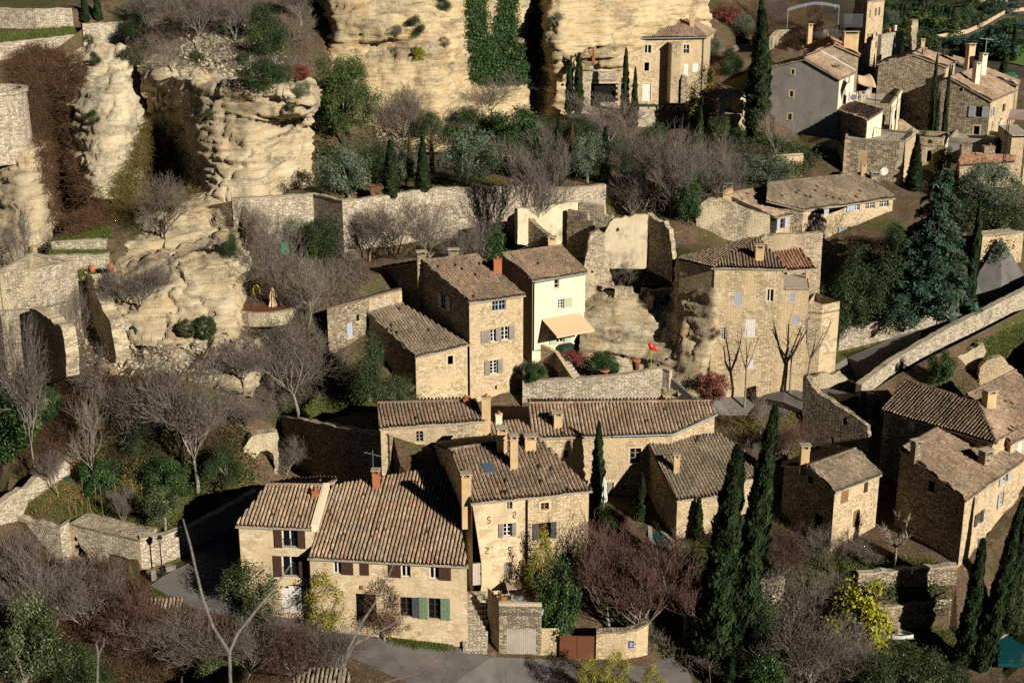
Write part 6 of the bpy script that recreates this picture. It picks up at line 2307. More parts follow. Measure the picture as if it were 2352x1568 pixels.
def crown(seed, n, mat, z0=.3, z1=1., leaf=.045, asp=.5, clumps=40, cr=.2, shell=.55, upb=.35, top=.5, lump=.25, flat=1.):
    rng = np.random.default_rng(seed)
    d = nrm(rng.normal(size=(clumps, 3)))
    rad = rng.uniform(shell, 1, clumps)[:, None] ** .7
    wob = 1 + lump * np.sin(d[:, :1] * 4 + seed) * np.cos(d[:, 1:2] * 5 + seed * 2) + rng.normal(0, lump * .3, (clumps, 1))
    cz, hz = (z0 + z1) / 2, (z1 - z0) / 2
    C = d * rad * wob * np.array([.5 - cr * .4, .5 - cr * .4, hz - cr * .3])
    which = rng.integers(0, clumps, n)
    o = nrm(rng.normal(size=(n, 3))) * (rng.uniform(0, 1, n)[:, None] ** .45) * cr * rng.uniform(.7, 1.2, clumps)[which][:, None] * np.array([1, 1, flat])
    P = C[which] + o + np.array([0, 0, cz])
    nn = nrm(nrm(o) * .7 + rng.normal(size=(n, 3)) * .5 + np.array([0, 0, upb]))
    V, F = leaf_quads(P, nn, leaf, leaf * asp, rng)
    tone = rng.uniform(0, 1, clumps)
    r = np.clip(.45 * tone[which] + .55 * rng.uniform(0, 1, n), 0, 1)
    return np_mesh('crown', V, F, M[mat], attr={'r': r})


def bush(seed, n, mat, **k):
    k.setdefault('z0', 0.02)
    return [('crown', crown(seed, n, mat, **k)), ('trunk', trunk_mesh(seed, .4, 5, .025))]


def tree(seed, n, mat, th=.45, forks=4, r=.03, bm='bark', **k):
    return [('crown', crown(seed, n, mat, **k)), ('trunk', trunk_mesh(seed, th, forks, r, bm))]


def cypress(seed, n=20000, shape=.62, mat='cypress', lump=.16, l=.05, w=.2):
    rng = np.random.default_rng(seed)
    h = rng.uniform(0, 1, n) ** .85
    an = rng.uniform(0, 2 * math.pi, n)
    prof = lambda q: np.minimum(1, (q * 7 + .3)) * np.clip(1 - q, 0, 1) ** shape
    lm = 1 + lump * np.sin(an * 3 + h * 14 + seed) + lump * .8 * np.sin(an * 5 - h * 37 + seed * 2) + lump * .7 * np.sin(h * 60 + an * 2)
    rad = .46 * prof(h) * lm * rng.uniform(.72, 1.06, n)
    out = np.stack([np.cos(an), np.sin(an), np.zeros(n)], 1)
    P = out * rad[:, None] + np.array([0, 0, 1])[None] * (h * .985)[:, None]
    # root is scaled unevenly (narrow, tall): build leaves for a 1 x 1 x 7 tree
    asp = 7.
    up = out * .3 + np.array([0, 0, 1.]) + rng.normal(0, .22, (n, 3))
    Pn = P * np.array([1, 1, asp])
    nn = nrm(out + rng.normal(0, .35, (n, 3)))
    V, F = leaf_quads(Pn, nn, .23, .075, rng, up)
    r = np.clip(rng.uniform(0, 1, n) * .6 + .4 * (lm - 1 + lump * 2) / (lump * 4), 0, 1)
    k = 10
    hs = np.linspace(0, .97, 12)
    ring = np.array([[(.33 * prof(np.array([q]))[0]) * np.array([math.cos(a), math.sin(a), 0]) + np.array([0, 0, q * asp]) for a in np.arange(k) * 2 * math.pi / k] for q in hs])  # dark inner core, added to stop light passing through the foliage
    b0 = len(V)
    V = np.concatenate([V, ring.reshape(-1, 3)])
    ff = [[b0 + i * k + j, b0 + i * k + (j + 1) % k, b0 + (i + 1) * k + (j + 1) % k, b0 + (i + 1) * k + j] for i in range(len(hs) - 1) for j in range(k)]
    F = np.concatenate([F, np.array(ff)])
    r = np.concatenate([r, np.zeros(len(ff))])
    tr = MB()
    tr.tube([(0, 0, -.03), (0, 0, .3)], .05, 6)
    me = bpy.data.meshes.new('trunk')
    me.from_pydata(tr.v, [], tr.f)
    me.materials.append(M['bark'])
    return [('crown', np_mesh('crown', V * np.array([1, 1, 1 / asp]), F, M[mat], attr={'r': r})), ('trunk', me)]


def conifer_layers(seed, n, mat, layers=11):
    """cedar: flat drooping boughs in tiers"""
    rng = np.random.default_rng(seed)
    P, N_, tone = [], [], []
    mb = MB()
    mb.tube([(0, 0, -.03), (0, 0, .98)], [.03, .004], 6)
    for i in range(layers * 6):
        z = .1 + .86 * (i / (layers * 6)) ** 1.05
        a = i * 2.4 + rng.uniform(-.4, .4)
        L = .5 * (1 - z) ** .75 * rng.uniform(.7, 1.1) + .05
        m = int(n * L / (layers * 6 * .28))
        f = rng.uniform(.12, 1, m) ** .8
        side = rng.normal(0, 1, m) * .13 * (1.15 - f) * L * 2.2
        dr = np.array([math.cos(a), math.sin(a), 0])
        sd = np.array([-dr[1], dr[0], 0])
        drop = -.12 * (f ** 2) * L * 2 - np.abs(rng.normal(0, .014, m))
        P.append(dr * (f * L)[:, None] + sd * side[:, None] + np.array([0, 0, 1.]) * (z + drop)[:, None])
        N_.append(nrm(rng.normal(0, .4, (m, 3)) + np.array([0, 0, 1.]) + dr * .3))
        tone.append(np.clip(rng.uniform(0, 1) * .4 + rng.uniform(0, .6, m), 0, 1))
        mb.tube([(0, 0, z), dr * L * .5 + np.array([0, 0, z - .03 * L]), dr * L * .95 + np.array([0, 0, z - .22 * L])], [.012, .007, .002], 4)
    P = np.concatenate(P)
    V, F = leaf_quads(P, np.concatenate(N_), .05, .014, rng)
    me = bpy.data.meshes.new('trunk')
    me.from_pydata(mb.v, [], mb.f)
    me.materials.append(M['bark_dark'])
    return [('crown', np_mesh('crown', V, F, M[mat], attr={'r': np.concatenate(tone)})), ('trunk', me)]


def pollard(seed, limbs=4, ball=0, tm='twig_pale'):
    rr = random.Random(seed)
    mb = MB()
    b = Vector((rr.uniform(-.06, .06), 0, .5))
    mb.tube([(0, 0, -.03), (rr.uniform(-.05, .05), 0, .25), b], [.035, .027, .024], 7)
    P0, P1, R0, R1 = [], [], [], []
    for i in range(limbs):
        a = 2 * math.pi * i / limbs + rr.uniform(-.4, .4)
        L = rr.uniform(.2, .36)
        p1 = b + Vector((L * .6 * math.cos(a), L * .6 * math.sin(a), L * .5))
        p2 = p1 + Vector((L * .5 * math.cos(a + .4), L * .5 * math.sin(a + .4), L * .75))
        mb.tube([b - UP * .02, p1, p2], [.02, .015, .013], 6)
        for q in range(ball or 5):
            src = p2 if q % 3 else p1
            d = Vector((rr.gauss(0, 1), rr.gauss(0, 1), rr.uniform(.0, 1.6))).normalized()
            P0.append(src)
            P1.append(src + d * rr.uniform(.08, .22))
            R0.append(.006)
            R1.append(.002)
    me = bpy.data.meshes.new('trunk')
    me.from_pydata(mb.v, [], mb.f)
    me.materials.append(M['bark'])
    V, F = tubes_np(P0, P1, R0, R1, 3)
    return [('trunk', me), ('crown', np_mesh('crown', V, F, M[tm], attr={'r': NR.uniform(0, 1, len(F))}))]


PR = {
    'cy0': cypress(1), 'cy1': cypress(2, shape=.5), 'cy2': cypress(3, shape=.8, lump=.12), 'cy3': cypress(4, 5000, .35, 'bramble', .08),
    'b0': bare(1), 'b1': bare(2, kids=(4, 6, 6, 5, 4), spread=.62, up=.3), 'b2': bare(3, kids=(6, 6, 5, 5, 3), fork=.16, spread=.8, up=.12), 'b3': bare(4, kids=(5, 6, 5, 5, 3), fork=.12, spread=.6, up=.35, tm='twig_red'),
    'b4': bare(5, kids=(4, 5, 5, 4, 3), fork=.34, spread=.7, tm='twig_pale', up=.2), 'b5': bare(6, kids=(4, 5, 5, 5, 3), fork=.22, spread=.7, bm='bark_dark', wob=.2), 'b6': bare(7, kids=(7, 6, 5, 5, 3), fork=.06, spread=.7, up=.25),
    'b7': bare(8, kids=(8, 6, 5, 5, 3), fork=.05, spread=.65, up=.3, tm='twig_red', wob=.18),
    'ol0': tree(1, 9000, 'olive', leaf=.05, asp=.28, clumps=46, cr=.17, z0=.14), 'ol1': tree(2, 9000, 'olive', leaf=.05, asp=.28, clumps=38, cr=.2, z0=.1),
    'gr0': bush(3, 15000, 'green', leaf=.036, clumps=40, cr=.2), 'gr1': bush(4, 15000, 'green', leaf=.034, clumps=28, cr=.24, lump=.35), 'iv0': bush(5, 14000, 'ivy', leaf=.036, asp=.8, clumps=44, cr=.19, lump=.3),
    'la0': bush(6, 11000, 'laurel', leaf=.05, asp=.3, clumps=46, cr=.18, upb=.6), 'la1': tree(7, 11000, 'laurel', leaf=.042, asp=.35, clumps=36, cr=.17, z0=.25, lump=.35),
    'pi0': tree(8, 26000, 'pine', th=.6, r=.028, bm='bark_dark', leaf=.04, asp=.25, clumps=85, cr=.13, z0=.18, shell=.4, upb=.8),
    'ye0': bush(9, 5000, 'yellow', leaf=.065, asp=.5, clumps=40, cr=.16, lump=.35), 'go0': bush(10, 6000, 'gold', leaf=.06, asp=.25, clumps=34, cr=.17, upb=.7, lump=.4),
    're0': bush(11, 4000, 'red_leaf', leaf=.06, clumps=30, cr=.2, lump=.4), 'br0': bush(12, 6000, 'bramble', leaf=.06, asp=.16, clumps=40, cr=.2), 'gl0': bush(13, 5000, 'grey_leaf', leaf=.06, asp=.3, clumps=30, cr=.2, lump=.35),
    'ce0': conifer_layers(14, 16000, 'cedar'), 'po0': pollard(1), 'po1': pollard(2, 3), 'po2': pollard(3, 5), 'po3': pollard(4, 6, 26),
    'ft0': [('crown', crown(20, 700, 'green', leaf=.13, clumps=20, cr=.24, z0=0))], 'ft1': [('crown', crown(21, 700, 'cedar', leaf=.13, clumps=16, cr=.26, z0=0, lump=.35))],
    'ft2': [('crown', crown(22, 700, 'pine', leaf=.13, clumps=18, cr=.24, z0=.1))], 'ft3': [('crown', crown(23, 900, 'twig', leaf=.12, asp=.12, clumps=20, cr=.26, z0=0))],
    'ball': [('crown', crown(24, 16000, 'laurel', leaf=.045, clumps=260, cr=.1, shell=.93, lump=.03, z0=0))], 'ball2': [('crown', crown(25, 16000, 'green', leaf=.045, clumps=260, cr=.1, shell=.93, lump=.03, z0=0))],
}


def plant(pr, name, label, bx, by, ty, w, cat='tree', Y=None, lean=0, group=None, rz=None, asp=1., sink=.08):
    if Y:
        p = at(bx, by, Y)
        p.z = gz(p.x, p.y)
    else: p = hit(bx, by)
    q = at(bx, ty, p.y)
    H = max(.3, q.z - p.z)
    k0, _ = ray(bx - w / 2, (by + ty) / 2)
    k1, _ = ray(bx + w / 2, (by + ty) / 2)
    wm = (k1 - k0) * p.y
    root = empty(name, p - UP * sink, label, cat, group)
    root.scale = (wm, wm * asp, H)
    root.rotation_euler = (0, math.atan2(((ray(bx + lean, ty)[0] - ray(bx, ty)[0]) * p.y), H), (R.uniform(0, 6.28) if rz is None else rz) if not lean else 0)
    for nm, me in PR[pr]: link(nm, me, root)
    return root


def plants(rows, **kw):
    for r in rows:
        d = dict(kw)
        if len(r) > 7: d.update(r[7])
        plant(r[0], r[1], r[2], *r[3:7], **d)


tile(0)
bpy.context.view_layer.update()
T, CY = 'bare_tree', 'cypress_tree'
plants([
    ('cy0', CY, 'left one of the two trimmed cypresses on the top left garden wall', 197, 50, -18, 24),
    ('cy1', CY, 'right one of the two trimmed cypresses on the top left garden wall', 226, 48, -22, 22),
    ('cy0', CY, 'stout cypress at the wall edge right of the grey olive', 899, 456, 318, 40),
    ('cy2', CY, 'broad based pointed cypress with a loose outline in the orchard', 972, 441, 310, 42),
    ('cy2', CY, 'tall thin pale cypress behind the bare tree at the wall', 1281, 428, 268, 36),
    ('cy3', 'dead_cypress', 'dead brown columnar cypress beside the pale thin cypress', 1312, 395, 278, 17),
    ('cy3', 'dead_cypress', 'short dead brown column behind the broad based cypress', 993, 400, 304, 13),
    ('cy3', 'dead_cypress', 'short dead brown column left of the broad based cypress', 942, 400, 304, 14),
    ('cy0', CY, 'dark pointed cypress beside the pale branched fig', 1388, 420, 288, 32),
    ('cy1', CY, 'left cypress of the twin pair before the cliff terrace', 1308, 258, 118, 23, dict(Y=183)),
    ('cy1', CY, 'right cypress of the twin pair before the cliff terrace', 1328, 258, 119, 27, dict(Y=182.5)),
    ('cy1', CY, 'slim cypress at the left corner of the cliffside house', 1435, 252, 108, 22, dict(Y=183)),
    ('cy0', CY, 'shorter cypress in front of the cliffside house window', 1457, 258, 152, 21, dict(Y=182)),
    ('cy1', CY, 'dark narrow cypress pair member left of the pavilion stairs', 1583, 400, 262, 24, dict(Y=166)),
    ('cy1', CY, 'taller narrow cypress right beside the stairs cypress', 1603, 395, 240, 24, dict(Y=165)),
    ('cy0', CY, 'very tall wide dark cypress left of the grey cement house', 1737, 312, 18, 70),
    ('cy1', CY, 'cypress poking above the tall dark cypress at the top', 1746, 60, -30, 17),
    ('cy1', CY, 'thin cypress before the dark wall of the slender tower', 1964, 58, -5, 14),
    ('cy2', CY, 'dark pointed cypress right of the slender tower house', 2062, 202, 72, 34),
    ('cy2', CY, 'small dense cypress left of the pointed one by the tower', 2040, 165, 108, 18),
    ('cy1', CY, 'narrow cypress in front of the grey gable house', 2138, 290, 120, 17, dict(Y=178)),
    ('cy1', CY, 'half shaded narrow cypress by the round window house', 2168, 305, 148, 15, dict(Y=176)),
    ('cy1', CY, 'small narrow cypress left of the half shaded one', 2150, 305, 205, 13, dict(Y=176)),
    ('cy2', CY, 'big pointed cypress in front of the square stone tower', 2097, 445, 308, 46, dict(Y=161)),
    ('cy3', 'dead_cypress', 'thin brown column at the left of the round olive', 2194, 450, 368, 13),
    ('cy1', CY, 'dark cypress column right of the cedar by the hedge', 2238, 600, 452, 30, dict(Y=146)),
    ('cy0', CY, 'cypress standing before the front of the bent long house', 1372, 1164, 964, 40),
    ('cy1', CY, 'dark shaded cypress beside the pool lawn', 1472, 1195, 1085, 30),
    ('cy1', CY, 'small cypress in front of the pool house wall', 1602, 1238, 1140, 28),
    ('cy1', CY, 'left giant of the leaning cypress pair at lower right', 1632, 1520, 1015, 100, dict(lean=40)),
    ('cy0', CY, 'right giant of the leaning cypress pair at lower right', 1692, 1490, 922, 88, dict(lean=58)),
    ('cy2', CY, 'short olive green cypress at the foot of the giant pair', 1670, 1600, 1488, 44, dict(lean=8)),
    ('cy1', CY, 'left short cypress of the lower right corner group', 2212, 1530, 1232, 52, dict(lean=14)),
    ('cy0', CY, 'tallest leaning cypress of the lower right corner group', 2252, 1540, 1135, 56, dict(lean=52)),
    ('cy1', CY, 'rear cypress of the lower right corner group', 2300, 1450, 1118, 42, dict(lean=34)),
], cat='cypress')
plants([
    ('b5', T, 'dark trunked bare tree rooted on top of the pale boulder', 376, 568, 392, 200),
    ('b6', T, 'wide low bare tree spreading in front of the pale boulder', 320, 712, 585, 175),
    ('b4', T, 'bare tree inside the left ruin with pale branches', 165, 860, 672, 105),
    ('b5', T, 'small dark bare tree against the back of the left ruin', 190, 800, 655, 90),
    ('b0', T, 'bare tree shading the front of the left house', 60, 905, 690, 160, dict(Y=114)),
    ('b5', T, 'bare tree at the left edge before the grey rock buttress', 42, 612, 470, 150, dict(Y=132)),
    ('b1', T, 'slim bare sapling behind the blue tarpaulin', 262, 735, 610, 70),
    ('b0', T, 'largest bare tree in the left middle with a dense round crown', 455, 1128, 782, 285),
    ('b4', T, 'pale two stemmed bare tree in the vegetable garden', 228, 1135, 885, 165),
    ('b2', T, 'bushy bare tree behind the pale two stemmed one', 275, 1020, 850, 190),
    ('b0', T, 'bare tree on the small lawn behind the dark wall', 688, 958, 738, 235),
    ('b5', T, 'dark forked bare tree by the round terrace', 648, 728, 488, 150),
    ('b4', T, 'pale bare tree above the shaded rear house', 705, 765, 560, 175),
    ('b5', T, 'leaning dark bare tree left of the tall terrace wall', 610, 610, 470, 120),
    ('b1', T, 'bare tree casting shadows on the terrace wall at left', 850, 640, 468, 115, dict(Y=141)),
    ('b0', T, 'wide bare tree in front of the terrace wall centre', 990, 612, 450, 210, dict(Y=140)),
    ('b6', T, 'low bushy bare tree at the foot of the terrace wall', 1060, 620, 500, 130, dict(Y=140)),
    ('b4', T, 'pale leafless tree at the foot of the layered outcrop', 560, 570, 430, 150),
    ('b5', T, 'tallest bare tree on the rocky hill at upper left', 398, 105, -60, 130),
    ('b0', T, 'bare tree on the hill right of the tallest one', 452, 118, -40, 120),
    ('b6', T, 'bare bush at the left shoulder of the rocky hill', 335, 70, -30, 120),
    ('b2', T, 'wide bare crown at the top of the rocky hill', 545, 105, -40, 150),
    ('b1', T, 'bare tree behind the big dark hill shrub', 690, 60, -50, 110),
    ('b4', T, 'pale tangled bare bush hanging over the rock edge', 400, 165, 90, 150),
    ('b1', T, 'bare orchard tree standing in the gap of the terrace wall', 1218, 474, 285, 165, dict(Y=143)),
    ('b6', T, 'bare tree between the pine and the cliff', 925, 330, 190, 130),
    ('b2', T, 'big grey bare thicket tree below the ivy columns', 1140, 275, 165, 200),
    ('b6', T, 'bare bush below the big thicket tree', 1050, 330, 240, 100),
    ('b4', T, 'pale curling fig tree beside the dark cypress', 1430, 425, 320, 110),
    ('b6', T, 'tall bare tree below the cliff terrace', 1400, 330, 215, 190),
    ('b2', T, 'wide bare tree left of the ruined house wall', 1480, 480, 270, 190),
    ('b6', T, 'feathery bare tree above the roofless ruin', 1540, 500, 300, 150),
    ('b2', T, 'round bare tree below the pavilion', 1650, 470, 315, 160),
    ('b6', T, 'bare bushy tree at the end of the terrace wall', 1450, 500, 370, 120),
    ('b4', T, 'bare spindly tree against the grey cement wall', 1783, 335, 225, 100, dict(Y=163)),
    ('b6', 'bare_shrub', 'dry shrub growing inside the roofless ruin', 1450, 668, 590, 120, dict(Y=138.5)),
    ('b7', T, 'russet pollarded willow below the ruined tower', 1800, 1058, 968, 120),
    ('b4', T, 'pale bare tree behind the giant cypress tip', 1742, 1000, 900, 110),
    ('b4', T, 'bare tree in front of the sunlit long farmhouse', 1935, 605, 485, 125),
    ('b3', T, 'reddish bare tree left of the leaning cypresses', 1400, 1450, 1195, 190),
    ('b3', T, 'largest reddish bare tree beside the pool', 1475, 1470, 1205, 230),
    ('b3', T, 'reddish bare tree touching the giant cypress', 1565, 1480, 1262, 190),
    ('b7', T, 'low russet tree between the cypress pair and small house', 1795, 1322, 1195, 140),
    ('b5', T, 'dark twisted bare tree in front of the small house', 1905, 1315, 1205, 160),
    ('b5', T, 'greyish drooping bare tree below the broken wall', 1830, 1480, 1300, 200),
    ('b6', T, 'grey bushy bare tree at the bottom right', 1850, 1590, 1390, 240),
    ('b6', T, 'bare bush right of the cypress foot at the bottom', 1950, 1600, 1440, 170),
    ('b6', T, 'grey bare bush in the lower left corner thicket', 60, 1450, 1270, 210),
    ('b2', T, 'brown bare bush below the cave wall', 200, 1465, 1320, 230),
    ('b7', T, 'russet bare bush beside the small tiled gateway', 330, 1500, 1370, 220),
    ('b6', T, 'bare bush at the near edge of the street', 440, 1540, 1400, 210),
    ('b2', T, 'wide bare bush below the farmhouse corner', 565, 1570, 1420, 240),
    ('b7', T, 'russet bare bush below the farmhouse gate', 670, 1570, 1425, 230),
    ('b6', T, 'bare bush below the farmhouse garden', 770, 1560, 1415, 170),
    ('b6', T, 'grey bare bush under the left end of the cave wall', 120, 1400, 1295, 200),
    ('b7', T, 'red brown bush in front of the first cave', 250, 1395, 1300, 170),
    ('b1', T, 'thin bare tree leaning by the compost bin', 133, 1142, 1028, 75),
    ('b1', T, 'thin bare fruit tree behind the cave wall', 283, 1222, 1110, 60),
    ('b6', T, 'bare bush hanging over the low left wall', 30, 1330, 1230, 140),
    ('b6', T, 'bare shrub in the bend below the shaded wall', 660, 1090, 1010, 100),
    ('b4', T, 'bare tree by the ruin beyond the parapet', 2170, 1080, 1000, 80),
    ('b6', T, 'bare tree at the foot of the shaded gable', 1990, 1300, 1230, 90),
    ('po3', 'pollarded_tree', 'pollarded tree with a ball of pale shoots by the garden wall', 2050, 1302, 1200, 120),
    ('po0', 'pollarded_tree', 'leftmost pollarded tree before the house on the rock', 1712, 890, 742, 80, dict(Y=127.2)),
    ('po1', 'pollarded_tree', 'middle pollarded tree before the house on the rock', 1815, 888, 735, 70, dict(Y=127.6)),
    ('po2', 'pollarded_tree', 'pollarded tree leaning by the stone bastion', 1848, 850, 712, 90, dict(lean=30, Y=126)),
], cat='bare tree')
